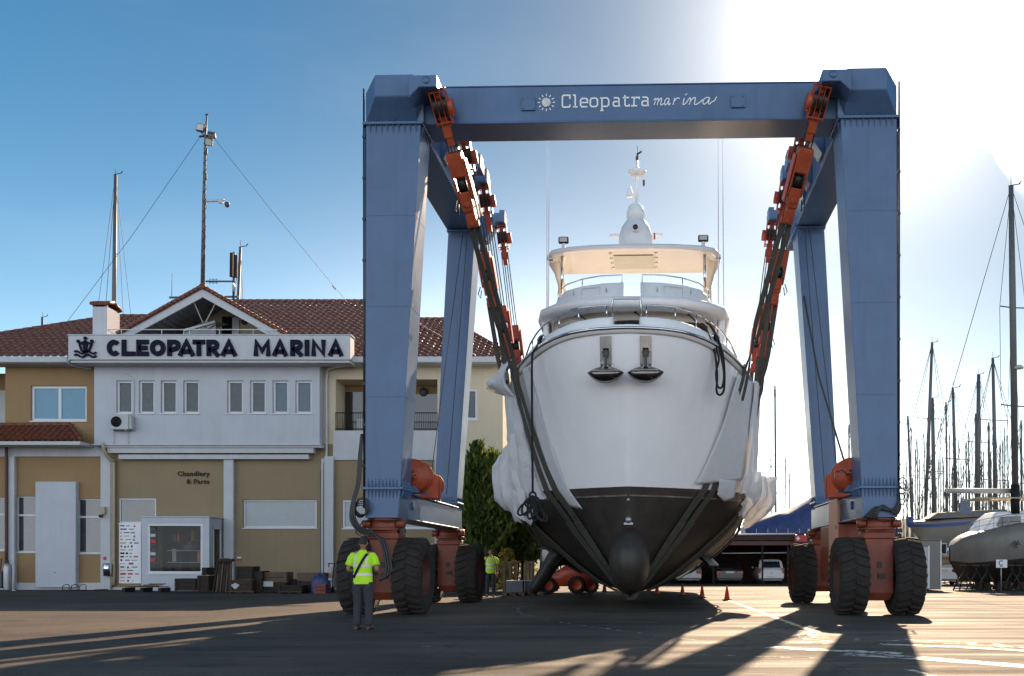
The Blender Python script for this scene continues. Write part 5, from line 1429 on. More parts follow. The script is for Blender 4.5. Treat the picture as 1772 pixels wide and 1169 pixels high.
# gable over the terrace
DG = 46.9
ap = W(352, 500, DG); gl = W(205, 582, DG); gr_ = W(497, 582, DG)
gb = MB()
Lv = (ap-gl).normalized(); Rv = (ap-gr_).normalized()
depth = 7.0
for base, Vv, uu in ((gl, Lv, V((0, 1, 0))), (gr_, Rv, V((0, 1, 0)))):
    Lg = (ap-base).length
    tiles(gb, base+V((0, -.15, .05)), uu, Vv, [(0, Lg, 0, 0, depth, depth)], cw=.36, rl=.48)
ridge(gb, ap+V((0, -.2, .1)), ap+V((0, depth, .1)))
for k in range(20):
    for base in (gl, gr_):
        a, b = base.lerp(ap, k/20), base.lerp(ap, (k+1.1)/20); gb.tube([a+V((0, -.16, .10)), b+V((0, -.16, .10))], [.11, .09], 7)
ob(gb, 'gable_roof', MAT['tile'], roof)
m = MB()
nL = V((-Lv.z, 0, Lv.x)); nR = V((Rv.z, 0, -Rv.x))
for base, nn in ((gl, nL), (gr_, V((Rv.z, 0, -Rv.x)))):
    if nn.z > 0: nn = -nn
    a, b = base, ap
    m.add([a+V((0, -.1, 0)), b+V((0, -.1, 0)), b+V((0, -.1, -.40)), a+nn*.30+V((0, -.1, 0)), a+V((0, .0, 0)), b+V((0, .0, 0)), b+V((0, .0, -.40)), a+nn*.30+V((0, .0, 0))],
          [(0, 1, 2, 3), (7, 6, 5, 4), (0, 4, 5, 1), (3, 2, 6, 7), (0, 3, 7, 4), (1, 5, 6, 2)])
ob(m, 'bargeboard', MAT['whitetrim'], roof)
sm_ = MB()
for base in (gl, gr_):
    sm_.add([base+V((0, 0, -.06)), ap+V((0, 0, -.06)), ap+V((0, 3.2, -.06)), base+V((0, 3.2, -.06))], [(0, 1, 2, 3)])
    for k in range(1, 16):
        a = base.lerp(ap, k/16)+V((0, 0, -.09)); sm_.bar(a+V((0, .02, 0)), a+V((0, 3.1, 0)), .025, .04)
ob(sm_, 'slatted_soffit', MAT['soffit'], roof)
m = MB(); yb_ = DG+2.9
tri = [gl+V((0, 2.9, -.2)), ap+V((0, 2.9, -.05)), gr_+V((0, 2.9, -.2)), gr_+V((0, 2.9, -2.2)), gl+V((0, 2.9, -2.2))]
m.add(tri, [(0, 1, 2, 3, 4)]); p0 = W(378, 560, DG+2.8); m.box(p0.x-.35, p0.x, yb_-1.1, yb_, ap.z-3.5, ap.z-1.2)
ob(m, 'gable_wall', MAT['palecream'])
a, b, c, d = H(385, 405, 548, 585, yb_)
m = MB(); m.box(a, b, yb_-.06, yb_-.01, c, d); ob(m, 'gable_door', MAT['dglass'])
m = MB(); q = H(403, 415, 550, 585, yb_); m.box(q[0], q[1], yb_-.1, yb_-.02, q[2], q[3]); ob(m, 'door_leaf', MAT['alu'])
m = MB(); q = W(424, 556, yb_); m.lathe([(0, -.08), (.15, -.06), (.18, 0)], (q.x, yb_-.02, q.z), 'y', 12); ob(m, 'gable_lamp', MAT['dgrey'])
m = MB(); A_, B_ = W(318, 569, DG+1.2), W(372, 554, DG+1.6)
m.add([A_, B_, B_+V((.2, 1.2, .1)), A_+V((.2, 1.2, .1)), A_+V((0, 0, -.12)), B_+V((0, 0, -.12))], [(0, 1, 2, 3), (0, 1, 5, 4)]); ob(m, 'glass_canopy', MAT['alu'])
m = MB(); m.add([A_+V((0, .1, -.1)), B_+V((0, .1, -.1)), B_+V((0, .1, -1.6)), A_+V((0, .1, -1.2))], [(0, 1, 2, 3)]); ob(m, 'wind_screen', MAT['glass'])
m = MB(); m.tube([W(333, 517, DG), W(351, 558, DG+1.0)], .03, 6); m.tube([W(376, 519, DG), W(354, 561, DG+1.0)], .03, 6); split_build(m, 'gable_tie_rod', MAT['alu'], office)
m = MB(); zr = fz(570, 46.5)
m.tube([(fx(185, 46.5), 46.5, zr), (fx(480, 46.5), 46.5, zr)], .022, 6)
m.tube([(fx(185, 46.5), 46.5, zr), (fx(205, 46.6), 47.4, zr-.4)], .03, 6); m.tube([(fx(446, 46.5), 46.5, zr+.05), (fx(468, 46.5), 46.5, fz(580, 46.5))], .035, 6)
for px in (210, 280, 318, 328, 380, 438, 478): m.tube([(fx(px, 46.5), 46.5, zr-.6), (fx(px, 46.5), 46.5, zr)], .018, 6)
ob(m, 'terrace_rail', MAT['alu'])
m = MB(); m.box(fx(165, 46.8), fx(520, 46.8), 46.72, 50.2, fz(588, 46.8)-.2, fz(588, 46.8)); ob(m, 'terrace_floor', MAT['whitetrim'])
# chimney
m = MB(); a, b, c, d = H(160, 185, 530, 600, 46.9)
m.box(a, b, 46.9, 48.1, c, d); ch = ob(m, 'chimney', MAT['white'], roof, bevel=.015)
m = MB()
for x in (a+.06, b-.06):
    for y in (46.96, 48.04): m.box(x-.06, x+.06, y-.06, y+.06, d, d+.12)
for k in range(5):
    for sgn in (-1, 1):
        x = lerp(a-.08, b+.08, (k+.5)/5); m.tube([(x, 46.78 if sgn < 0 else 48.22, d+.12), (x, 47.5, d+.34)], .09, 7)
ob(m, 'chimney_cap', MAT['tile'], ch)
m = MB(); m.box(a+.1, b-.1, 46.98, 48.0, d, d+.1); ob(m, 'flue', MAT['black'], ch)
# low tiled canopy at the lower left
m = MB(); dC = 46.3; zc0 = fz(763, dC); sl2 = math.radians(36); VC = V((0, math.cos(sl2), math.sin(sl2)))
tiles(m, V((0, dC, zc0)), ux, VC, [(0, 1.5, uL, uL, fx(140, dC), fx(96, dC))], cw=.30, rl=.38)
ridge(m, V((fx(140, dC), dC, zc0+.05)), V((fx(96, dC), dC+1.5*math.cos(sl2), zc0+1.5*math.sin(sl2)+.05)), .08); ridge(m, V((uL, dC+1.5*math.cos(sl2), zc0+1.5*math.sin(sl2)+.06)), V((fx(96, dC), dC+1.5*math.cos(sl2), zc0+1.5*math.sin(sl2)+.06)), .09)
cn = ob(m, 'canopy_roof', MAT['tile'])
m = MB(); m.box(uL, fx(139, dC), dC-.02, DW-.11, zc0-.17, zc0-.01); ob(m, 'canopy_fascia', MAT['whitetrim'], cn)
# display booth
ba, bb_ = fx(245, DK), fx(362, DK); bz = fz(895, DK)
fa, fb, fc, fd = H(256, 351, 906, 992, DK)
m = MB(); facade(m, ba, bb_, 0, bz, DK, [(fa, fb, fc, fd)], .1)
sa, sb = DK+.45, DK+1.35; sz0, sz1 = .5, bz-.45
# right side with its own window
for (y0_, y1_, z0_, z1_) in ((DK, sa, 0, bz), (sb, DW, 0, bz), (sa, sb, 0, sz0), (sa, sb, sz1, bz)):
    m.add([(bb_, y0_, z0_), (bb_, y1_, z0_), (bb_, y1_, z1_), (bb_, y0_, z1_)], [(0, 1, 2, 3)])
m.add([(ba, DK, 0), (ba, DW, 0), (ba, DW, bz), (ba, DK, bz)], [(0, 1, 2, 3)])
m.box(ba-.04, bb_+.04, DK-.04, DW-.003, bz, bz+.05)
booth = ob(m, 'display_booth', MAT['white'])
window(fa, fb, fc, fd, DK, 1, 'shopglass', rec=.04, fw=.1, parent=booth)
m = MB(); m.box(bb_-.04, bb_+.02, sa, sa+.07, sz0, sz1); m.box(bb_-.04, bb_+.02, sb-.07, sb, sz0, sz1); m.box(bb_-.04, bb_+.02, sa, sb, sz1-.07, sz1); w_ = ob(m, 'side_window', MAT['alu'], booth)
m = MB(); m.add([(bb_-.02, sa, sz0), (bb_-.02, sb, sz0), (bb_-.02, sb, sz1), (bb_-.02, sa, sz1)], [(0, 1, 2, 3)]); ob(m, 'pane', MAT['shopglass'], w_)
# goods inside the booth
srn = random.Random(5)
gd = MB(); gcols = [MAT['dgrey'], MAT['red'], MAT['darkwood'], MAT['lgrey'], MAT['leafY'], MAT['navy'], MAT['palecream']]
for k in range(26):
    x = srn.uniform(fa+.5, fb-.2); z = fc+srn.choice((.02, .55, 1.1, 1.5)); h_ = srn.uniform(.15, .6); w2 = srn.uniform(.08, .3)
    gd.box(x, x+w2, DK+.5+srn.random()*.6, DK+1.2+srn.random()*.2, z, min(z+h_, fd-.05), srn.randrange(7))
for z in (fc+.5, fc+1.05): gd.box(fa+.6, fb-.1, DK+.6, DK+1.3, z, z+.03, 3)
gd.box(fa, fb, DK+1.45, DK+1.5, fc-.3, fd, 2)
tag(gd.build('shop_display', gcols), 'shelves of dark and coloured goods seen through the booth window', 'shop display')
dd = MB()
for k in range(7):
    z = lerp(fd-.25, fc+.2, k/6.5); dd.box(fa+.12, fa+.36, DK-.012, DK-.004, z-.07, z+.07, k % 3)
split_build(dd, 'window_sticker', [MAT['dgrey'], MAT['lgrey'], MAT['signred']], booth)
# board of suppliers' marks left of the booth
LB = MB(); la, lb, lc, ld_ = H(206, 244, 905, 1009, DW-.06)
LB.box(la, lb, DW-.06, DW-.02, lc, ld_)
lbo = thing('logo_board', 'tall white board covered in small coloured marks left of the display booth', 'sign', ((la+lb)/2, DW-.06, lc))
LB.build('board', MAT['signwhite'], lbo)
mk_ = MB(); lr = random.Random(11)
for r in range(17):
    z = lerp(ld_-.12, lc+.12, r/16); x = la+.06
    while x < lb-.15:
        w2 = lr.uniform(.10, .34); h2 = lr.uniform(.03, .09); c = lr.choice((0, 0, 0, 1, 1, 2, 3))
        if x+w2 > lb-.04: break
        if lr.random() < .45:
            for k in range(int(w2/.045)):                                  # small unreadable word: separate strokes
                mk_.box(x+k*.045, x+k*.045+.03, DW-.064, DW-.061, z-h2/2, z+h2/2*lr.uniform(.6, 1), c)
        elif lr.random() < .3: mk_.lathe([(0, -.064+DW), (.05, -.064+DW), (.05, -.061+DW)], (x+.05, 0, z), 'y', 10, c, False); w2 = .1
        elif lr.random() < .25: mk_.prism([(x, z-.06), (x+.12, z-.06), (x+.06, z+.06)], 'y', DW-.064, DW-.061, c); w2 = .12
        else: mk_.box(x, x+w2, DW-.064, DW-.061, z-h2/2, z+h2/2, c)
        x += w2+lr.uniform(.05, .16)
mk_.build('printed_marks', [MAT['navy'], MAT['signred'], MAT['dgrey'], MAT['bluestripe']], lbo)
# --- the big sign board ----------------------------------------------------------
sa_, sb_, sc2, sd_ = H(118, 606, 580, 622, DS)
sign = thing('sign_board', 'long white fascia board with large dark raised capitals and a boat emblem', 'sign', ((sa_+sb_)/2, DS, sc2))
m = MB(); m.box(sa_, sb_, DS, DS+.7, sc2, sd_); m.box(sa_-.04, sb_+.04, DS-.03, DS+.72, sd_, sd_+.05); m.box(sa_+.05, sb_-.05, DS+.1, DB+.0, sc2-.12, sc2-.003)
m.build('board', MAT['whitetrim'], sign, bevel=.01)
lt = MB(); DL = DS-.09
def TS(a, b, dd): return V((a, DL+dd, b))
zB, zC = fz(615.3, DL), fz(587.2, DL); hh = zC-zB; SW = .205
def LL(px0, px1, strokes):
    x0, x1 = fx(px0, DL), fx(px1, DL); w = x1-x0
    for s in strokes:
        pts, cl = s if isinstance(s, tuple) else (s, False)
        lt.stroke([(x0+a*w, zB+b*hh) for a, b in pts], SW, 0, .08, TS, 0, cl)
e = SW/2/hh; q = lambda px0, px1: SW/2/(fx(px1, DL)-fx(px0, DL))
def letC(a, b): k = q(a, b); LL(a, b, [arc(.52, .5, .52-k, .5-e, 42, 318, 22)])
def letL(a, b): k = q(a, b); LL(a, b, [[(k, 1), (k, e), (1, e)]])
def letE(a, b): k = q(a, b); LL(a, b, [[(1, 1-e), (k, 1-e), (k, e), (1, e)], [(k, .5), (.9, .5)]])
def letO(a, b): k = q(a, b); LL(a, b, [(arc(.5, .5, .5-k, .5-e, 0, 345, 23), True)])
def letP(a, b): k = q(a, b); LL(a, b, [[(k, 0), (k, 1-e), (.55, 1-e)]+arc(.62, .66, .38-k, .34-e, 90, -90, 10)+[(k, .32+e*.0)]])
def letR(a, b): k = q(a, b); LL(a, b, [[(k, 0), (k, 1-e), (.55, 1-e)]+arc(.60, .67, .38-k, .33-e, 90, -90, 10)+[(k, .36)], [(.5, .36), (.92, 0)]])
def letA(a, b): k = q(a, b); LL(a, b, [[(k*.9, 0), (.5, .90), (1-k*.9, 0)], [(.24, .27), (.76, .27)]])
def letT(a, b): LL(a, b, [[(0, 1-e), (1, 1-e)], [(.5, 1-e), (.5, 0)]])
def letM(a, b): k = q(a, b); LL(a, b, [[(k, 0), (k*1.1, .88), (.5, .30), (1-k*1.1, .88), (1-k, 0)]])
def letI(a, b): LL(a, b, [[(.5, 0), (.5, 1)]])
def letN(a, b): k = q(a, b); LL(a, b, [[(k, 0), (k, .90), (1-k, .10), (1-k, 1)]])
letC(184.5, 207.5); letL(210, 233.5); letE(235.5, 256.5); letO(259, 285.5); letP(289, 311.5); letA(307, 337); letT(333, 354); letR(357, 379); letA(381, 410)
letM(438.5, 467.5); letA(470, 498); letR(502, 523.5); letI(528, 533.5); letN(538.5, 563); letA(567, 594)
lt.build('lettering', MAT['navy'], sign)
em = MB()
def es(pts, w=.09): em.stroke([(fx(a, DL), fz(b, DL)) for a, b in pts], w, 0, .05, TS)
es([(136, 595), (140, 593.5), (147, 590), (154, 593.5), (159, 595)]); es([(137, 595), (140.5, 606), (146, 609.5)]); es([(158, 595), (153.5, 606), (148, 609.5)]); es([(147, 590), (147, 609.5)])
es([(143.5, 593), (145, 607)], .06); es([(150.5, 593), (149, 607)], .06)
for dy in (0, 6): es([(128+a, 609+dy-2.2*math.sin(a/38*4*PI*.98+.4)) for a in range(0, 39, 2)], .085)
for a, b in ((135, 590), (147, 584.8), (158.5, 590)): em.lathe([(0, DL), (.085, DL), (.085, DL+.05)], (fx(a, DL), 0, fz(b, DL)), 'y', 14, 0, False)
em.build('emblem', MAT['navy'], sign)
# raised words on the wall
tw = MB(); DT = DW-.05
def text_on(body, pxr, base, cap):
    size = (fz(base-cap, DT)-fz(base, DT))/.70
    tmp = MB(); text_mb(tmp, body, size, lambda a, b, c: V((fx(pxr, DT)+a, DT+c, fz(base, DT)+b)), .04, .004*size/.3, 'RIGHT', spacing=1.16)
    tw.add(tmp.v, tmp.f)
text_on('Chandlery', 362, 823, 8); text_on('& Parts', 362, 836.5, 8)
tag(tw.build('wall_lettering', MAT['rust'], recalc=False), 'small dark raised words in two lines on the cream wall above the booth', 'lettering')
# --- wall-mounted things ----------------------------------------------------------
ac = thing('air_conditioner', 'grey outdoor air conditioner unit on the white wall under the first narrow window', 'air conditioner', W(208, 744, DB-.2))
xa, xb, za, zb3 = H(190, 222, 716, 742.5, DB-.45)
m = MB(); m.box(xa, xb, DB-.45, DB-.08, za, zb3); m.box(xb, xb+.12, DB-.4, DB-.1, za+.02, zb3-.05); m.build('casing', MAT['lgrey'], ac, bevel=.02)
m = MB(); m.lathe([(.25, -.015), (.25, .005), (.0, .005)], (xa+.30, DB-.455, (za+zb3)/2), 'y', 24)
for k in range(5): m.lathe([(.05+.045*k, -.02), (.06+.045*k, -.02), (.06+.045*k, -.01)], (xa+.30, DB-.455, (za+zb3)/2), 'y', 20)
m.build('fan_grille', MAT['dgrey'], ac)
m = MB(); m.box(xa+.1, xa+.14, DB-.45, DB-.003, za-.05, za); m.box(xb-.14, xb-.10, DB-.45, DB-.003, za-.05, za); split_build(m, 'bracket', MAT['galv'], ac)
wl = thing('wall_box', 'small beige box with a camera below it on the white pilaster', 'security box', W(178, 895, 47.3))
p = W(178, 883, 47.3); m = MB(); m.box(p.x-.14, p.x+.14, 47.18, 47.37, p.z-.18, p.z+.18); m.build('box', MAT['pipebeige'], wl, bevel=.015)
m = MB(); m.lathe([(.06, -.2), (.07, 0), (.05, .05)], (p.x-.02, 47.25, p.z-.28), 'y', 10); m.bar((p.x, 47.3, p.z-.18), (p.x, 47.28, p.z-.28), .04, .04); m.build('camera', MAT['dgrey'], wl)
m = MB(); p = W(185, 975, 47.15); m.lathe([(.19, p.z-.58), (.19, p.z), (.16, p.z+.02), (.0, p.z-.03)], (p.x, 47.2, 0), 'z', 18)
bn = thing('litter_bin', 'shiny steel cylinder bin fixed to the white pilaster', 'litter bin', (p.x, 47.2, p.z-.58)); m.lathe([(0, p.z-.58), (.19, p.z-.58)], (p.x, 47.2, 0), 'z', 18)
m.build('body', MAT['steel'], bn); mm2 = MB(); mm2.box(p.x-.04, p.x+.04, 47.33, 47.39, p.z-.5, p.z-.1); mm2.build('bracket', MAT['galv'], bn)
for px, lab in ((180, 'small round red fire notice on the pilaster above the steel bin'), (410, 'small square red and white fire notice beside the right pilaster')):
    p = W(px, 966, DW-.3); m = MB()
    if px == 180: m.lathe([(0, p.y), (.09, p.y), (.09, p.y+.02)], (p.x, 0, p.z), 'y', 14, 0, False)
    else: m.box(p.x-.1, p.x+.1, DW-.03, DW-.005, p.z-.1, p.z); m.box(p.x-.1, p.x+.1, DW-.03, DW-.005, p.z+.003, p.z+.08, 1)
    if px == 180:
        for vv in m.v: vv.y += .075
    tag(m.build('fire_notice', [MAT['signred'], MAT['signwhite']]), lab, 'notice')
# ================================================================== masts and aerials over the office
lm = thing('lamp_mast', 'tall slim roof mast carrying three floodlights and a dome camera arm', 'lamp mast', W(350, 497, 49.5))
d_ = 49.5
m = MB(); m.tube([W(350.5, 505, d_), W(353, 345, d_), W(355.5, 240, d_), W(358, 198, d_)], [.11, .09, .06, .04], 8)
for k in range(6): 
    p = W(lerp(351, 356.5, k/5.6), lerp(480, 235, k/5.6), d_); m.lathe([(.10, -.14), (.10, .14)], p, 'z', 8)
m.build('pole', MAT['mastdark'], lm)
m = MB(); m.bar(W(356, 235, d_), W(345, 236, d_), .08, .08); m.bar(W(356, 235, d_), W(372, 233, d_), .08, .08); m.bar(W(355, 198, d_), W(361, 197.5, d_), .05, .05); m.build('crossarm', MAT['rust'], lm)
for (px, py, rx, sz) in ((347.5, 221, -.1, .40), (362, 245.5, .35, .36), (366.5, 233.5, 1.2, .36)):
    c = W(px, py, d_-.15); rot = Matrix.Rotation(rx, 3, 'X') @ Matrix.Rotation(.2, 3, 'Y')
    m = MB(); m.obox(c, (sz, .16, sz*.95), rot); fl_ = m.build('floodlight', MAT['dgrey'], lm, bevel=.02)
    m = MB(); m.obox(c+rot @ V((0, -.085, 0)), (sz*.82, .01, sz*.75), rot); m.build('lamp_glass', MAT['lampglass'], fl_)
    m = MB(); m.bar(c+V((0, .02, -sz*.5)), W(356, 236, d_), .04, .04); m.build('bracket', MAT['dgrey'], fl_)
m = MB(); m.bar(W(353, 347.5, d_), W(388, 346, d_), .10, .10); m.bar(W(378, 348, d_), W(386, 348.5, d_), .12, .16); m.tube([W(387, 346, d_), W(391, 346.5, d_), W(392.5, 350, d_)], .035, 8); m.build('camera_arm', MAT['lgrey'], lm)
m = MB(); c = W(393, 353, d_); m.lathe([(.04, .12), (.12, .06), (.12, -.02), (.10, -.10), (.05, -.15), (0, -.16)], c, 'z', 14); m.build('dome_camera', MAT['dgrey'], lm)
m = MB(); pts = []
for k in range(120):
    t = k/119; px = lerp(351, 355.8, t); py = lerp(480, 240, t); pts.append(W(px+3.4*math.sin(k*.75), py+2*math.cos(k*.75), d_-.1))
m.tube(pts, .012, 5); m.build('loose_cable', MAT['black'], lm)
m = MB(); m.tube([W(345, 238, d_), W(228, 408, d_), W(112, 562, d_)], .011, 5); m.tube([W(372, 241, d_), W(478, 374, d_), W(602, 524, d_+4)], .011, 5); m.tube([W(575, 494, d_+3.6), W(581, 501, d_+3.7)], .03, 5)
split_build(m, 'guy_wire', MAT['rope'], lm)

an = thing('antenna_pole', 'short antenna pole with two upright panel aerials and a dish on the roof', 'antenna', W(405, 515, 50))
d_ = 50
m = MB(); m.tube([W(404, 518, d_), W(405, 436, d_)], .06, 8); m.bar(W(356, 486.5, d_), W(403, 486.5, d_), .07, .07); m.bar(W(293, 514.5, d_), W(412, 513, d_), .06, .09); m.tube([W(297, 515, d_), W(298, 472, d_)], .014, 6); m.build('pole', MAT['dgrey'], an)
for px, y0, y1 in ((400.5, 437, 479), (408, 441, 480)):
    m = MB(); a, b = W(px, y1, d_-.15), W(px+.6, y0, d_-.15); m.bar(a, b, .16, .14, up=(0, 1, 0)); m.build('panel_aerial', MAT['black'], an, bevel=.02)
m = MB(); c = W(408, 497, d_-.1); m.lathe([(.0, .0), (.12, -.03), (.22, -.1)], c, 'x', 12); m.bar(c, W(404, 497, d_), .05, .05); m.build('dish', MAT['lgrey'], an)
m = MB()
for px in (363, 369, 375):
    m.tube([W(px, 480, d_-.1), W(px, 491, d_-.1)], .012, 5)
m.tube([W(362, 483, d_-.1), W(377, 483, d_-.1)], .012, 5); m.tube([W(362, 489, d_-.1), W(377, 489, d_-.1)], .012, 5); m.build('loop_aerial', MAT['dgrey'], an)

# ================================================================== sailing boats
def boat_hull(parent, bow, dirv, L, beam, sheer, zk, zw, mt, keel=True, full=.55, stripe=None, stern=.75):
    """bow: point at the stem head on the ground plan; dirv: unit vector bow->stern; sheer: [(t,z)]"""
    dx = V(dirv).normalized(); nx = V((-dx.y, dx.x, 0)); m = MB(); T = [0, .015, .04, .09, .16, .25, .36, .5, .65, .8, .92, 1.0]
    def half(t, q):
        b = beam/2*(min(1, t/full)**.62 if t < full else lerp(1, stern, (t-full)/(1-full))**1.0)
        return b*(interp([(0, .03), (.12, .42), (.25, .66), (.42, .86), (.6, .95), (1, 1.0)], q))
    def pt(t, q, s):
        sh = smooth_interp(sheer, t); kz = zk+ (sh-zk)*.55*max(0, 1-t/.18)**2+.35*max(0, (t-.75)/.25)
        z = lerp(kz, sh, q); y = t*L+(1-q)*.10*L*max(0, 1-t/.3)
        return V(bow)+dx*y+nx*(s*half(t, q))+V((0, 0, z))
    Qs = [0, .06, .12, .2, .3, .36, .42, .5, .6, .72, .84, .86, .93, 1]
    for s in (-1, 1):
        g = [[pt(t, q, s) for t in T] for q in Qs]
        for i in range(len(Qs)-1):
            zz = lerp(zk, sheer[len(sheer)//2][1], (Qs[i]+Qs[i+1])/2); mi = 1 if zz < zw else 0
            if stripe and Qs[i] >= .84 and Qs[i+1] <= .93: mi = 2
            m.loft([g[i], g[i+1]], mi, True)
    ds = [pt(t, 1, -1) for t in T]; d2 = [pt(t, 1, 1) for t in T]; m.loft([ds, [(a+b)/2+V((0, 0, .12)) for a, b in zip(ds, d2)], d2], 0, True)
    tr = [pt(1, q, -1) for q in Qs]+[pt(1, q, 1) for q in reversed(Qs)]; m.add(tr, [tuple(range(len(tr)))], 0)
    h = m.build('hull', [mt, MAT['anti'], MAT['bluestripe']], parent)
    if keel:
        k = MB(); c0 = V(bow)+dx*(.42*L); k.loft([[c0+dx*(a*L*.16)+nx*w+V((0, 0, zk+.25)) for a, w in ((-1, 0), (-.5, .12), (.6, .1), (1, 0), (.6, -.1), (-.5, -.12))], [c0+dx*(a*L*.11+.25)+nx*w*.8+V((0, 0, .12)) for a, w in ((-1, 0), (-.5, .12), (.6, .1), (1, 0), (.6, -.1), (-.5, -.12))]], 0, False, True, True)
        k.build('keel', MAT['anti'], parent)
    return dx, nx
SBN = [0]
def mast_rig(t, p0, p1, r, spreaders=(), stay=2.6, boomlen=0, boomdir=(1, 0, 0), boomz=None, mt='mastdark', rs=.014, gear=True, sw=1.0):
    p0, p1 = V(p0), V(p1); m = MB(); m.tube([p0, p0.lerp(p1, .7), p1], [r, r*.95, r*.7], 8); m.build('mast', MAT[mt], t)
    if gear:
        m = MB(); m.tube([p1, p1+V((0, 0, .5))], .015, 5); m.bar(p1+V((-.12, 0, .02)), p1+V((.45, 0, .12)), .03, .04); m.bar(p1+V((.38, 0, .12)), p1+V((.5, 0, .26)), .03, .05); m.build('masthead_gear', MAT['black'], t)
    st_ = MB(); H = (p1-p0).length
    for f in spreaders:
        c = p0.lerp(p1, f); m = MB(); m.tube([c+V((-sw, 0, .08)), c, c+V((sw, 0, -.02))], .03, 6); m.build('spreader', MAT[mt], t)
    tips = [p0.lerp(p1, f) for f in spreaders]
    for s in (-1, 1):
        chain = [p0+V((s*sw*1.1, .2, 0))]+[c+V((s*sw, 0, .02)) for c in tips]+[p1]
        st_.tube(chain, rs, 4)
        if tips: st_.tube([p0+V((s*sw*.9, -.1, 0)), tips[0]], rs, 4); st_.tube([p0+V((s*sw*.8, .3, 0)), tips[-1]+V((0, 0, .3))], rs*.8, 4)
    st_.tube([p1, p0+V((-stay, .4, .2))], rs*1.3, 4); st_.tube([p1, p0+V((stay*1.05, -.3, .2))], rs, 4)
    split_build(st_, 'stay', MAT['rope'], t)
    if boomlen:
        c = V((p0.x, p0.y, boomz)); bd = V(boomdir).normalized(); m = MB(); m.tube([c, c+bd*boomlen], .12, 8); m.build('boom', MAT['lgrey'], t)

# masts showing over the office roof: their hulls stand hidden behind the building
for px0, py0, px1, py1, d, sp, lab, sw in ((197, 560, 200, 302, 70, (.63,), 'tall dark bare mast with one pair of spreaders behind the office chimney', 1.22), (412, 530, 416, 428, 66, (), 'short dark mast close beside the panel aerials behind the gable', .7), (73, 600, 73.5, 549, 90, (), 'tiny far mast tip over the left end of the tiled roof', .5)):
    b = W(px0, py0, d); t_ = W(px1, py1, d); b = V((b.x-(t_.x-b.x)*b.z/(t_.z-b.z), d, 1.2))
    th = thing('sailboat', lab, 'sailing boat', (b.x, d, 0), 0, 'sailing boats behind the office')
    mast_rig(th, b, t_, .16 if px0 < 300 else .13, sp, 1.9, rs=.016, sw=sw)
    boat_hull(th, (b.x-4.5, d, 0), (1, 0, 0), 11, 3.4, [(0, 2.6), (.5, 2.2), (1, 2.3)], .7, 1.4, MAT['hullgrey'])

# ---- yard on the right ------------------------------------------------------------
# big pale hull in the foreground on the right edge
bA = thing('sailboat', 'big white cruising boat with cabin windows and dark bottom at the right edge', 'sailing boat', (W(1730, 975, 47).x, 47, 0))
m = MB()
dA = 46.5; TA = [0, .12, .3, .6, 1.1, 1.8, 2.8, 4.2, 6.0, 8.0]
x0A = fx(1664, dA)
def hA(t): return interp([(0, .12), (.12, .5), (.3, .8), (.6, 1.15), (1.1, 1.5), (1.8, 1.8), (2.8, 2.05), (8, 2.2)], t)
def shA(t): return smooth_interp([(0, 2.05), (.3, 2.36), (.9, 2.62), (1.8, 2.86), (3, 3.08), (8, 3.3)], t)
def wlA(t): return interp([(0, 1.4), (.5, 1.28), (1.5, 1.36), (3, 1.52), (8, 1.7)], t)
for s in (-1, 1):
    g = []
    for q in (0, .25, .5, .75, 1.0, 1.001, 1.25, 1.5, 1.75, 2.0):
        r = []
        for t in TA:
            if q <= 1: z = lerp(.42, wlA(t), q); k = interp([(0, .12), (.25, .45), (.5, .70), (.75, .85), (1, .93)], q); sh_ = (1-q)*.5
            else: z = lerp(wlA(t), shA(t), q-1); k = interp([(1, .93), (1.25, .98), (1.5, 1.0), (1.75, .99), (2, .94)], q); sh_ = 0
            r.append(V((x0A+t+sh_, dA+1.7+s*hA(t)*k, z)))
        g.append(r)
    for i in range(len(g)-1): m.loft([g[i], g[i+1]], 1 if i < 4 else 0, True)
m.loft([[V((x0A+t, dA+1.7-hA(t)*.94, shA(t))) for t in TA], [V((x0A+t+.1, dA+1.7-hA(t)*.7, shA(t)+.12)) for t in TA], [V((x0A+t+.1, dA+1.7+hA(t)*.7, shA(t)+.12)) for t in TA], [V((x0A+t, dA+1.7+hA(t)*.94, shA(t))) for t in TA]], 0, True)
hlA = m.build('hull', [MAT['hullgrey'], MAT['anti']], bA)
m = MB(); a = x0A+1.1
m.loft([[(a, dA+.6, 2.6), (a, dA+2.8, 2.6), (a+8, dA+2.9, 3.0), (a+8, dA+.3, 3.0)], [(a+.5, dA+.6, 3.35), (a+.5, dA+2.8, 3.35), (a+8, dA+2.9, 3.75), (a+8, dA+.3, 3.75)], [(a+.9, dA+.75, 3.72), (a+.9, dA+2.6, 3.72), (a+8, dA+2.7, 3.95), (a+8, dA+.5, 3.95)]], 0, False, True, True)
cbA = m.build('cabin', MAT['gel2'], bA, bevel=.06)
for i, (u0, u1) in enumerate(((.75, 1.85), (2.0, 3.2))):
    m = MB(); m.add([(a+u0, dA+.54-.03*i-.04, 3.02+.05*i), (a+u1, dA+.48-.03*i-.04, 3.06+.05*i), (a+u1, dA+.50-.03*i-.04, 3.50+.05*i), (a+u0+.15, dA+.56-.03*i-.04, 3.46+.05*i)], [(0, 1, 2, 3)]); m.build('window', MAT['dglass'], cbA)
m = MB(); m.box(x0A+1.45, x0A+1.58, dA+.36, dA+.40, 1.95, 2.09); m.build('porthole', MAT['dglass'], hlA)
m = MB()
for (u, z) in ((2.35, 2.15), (2.5, 2.15), (2.42, 1.98)): m.prism([(x0A+u-.12, z), (x0A+u+.12, z), (x0A+u+.02, z+.2)], 'y', dA-.30, dA-.27)
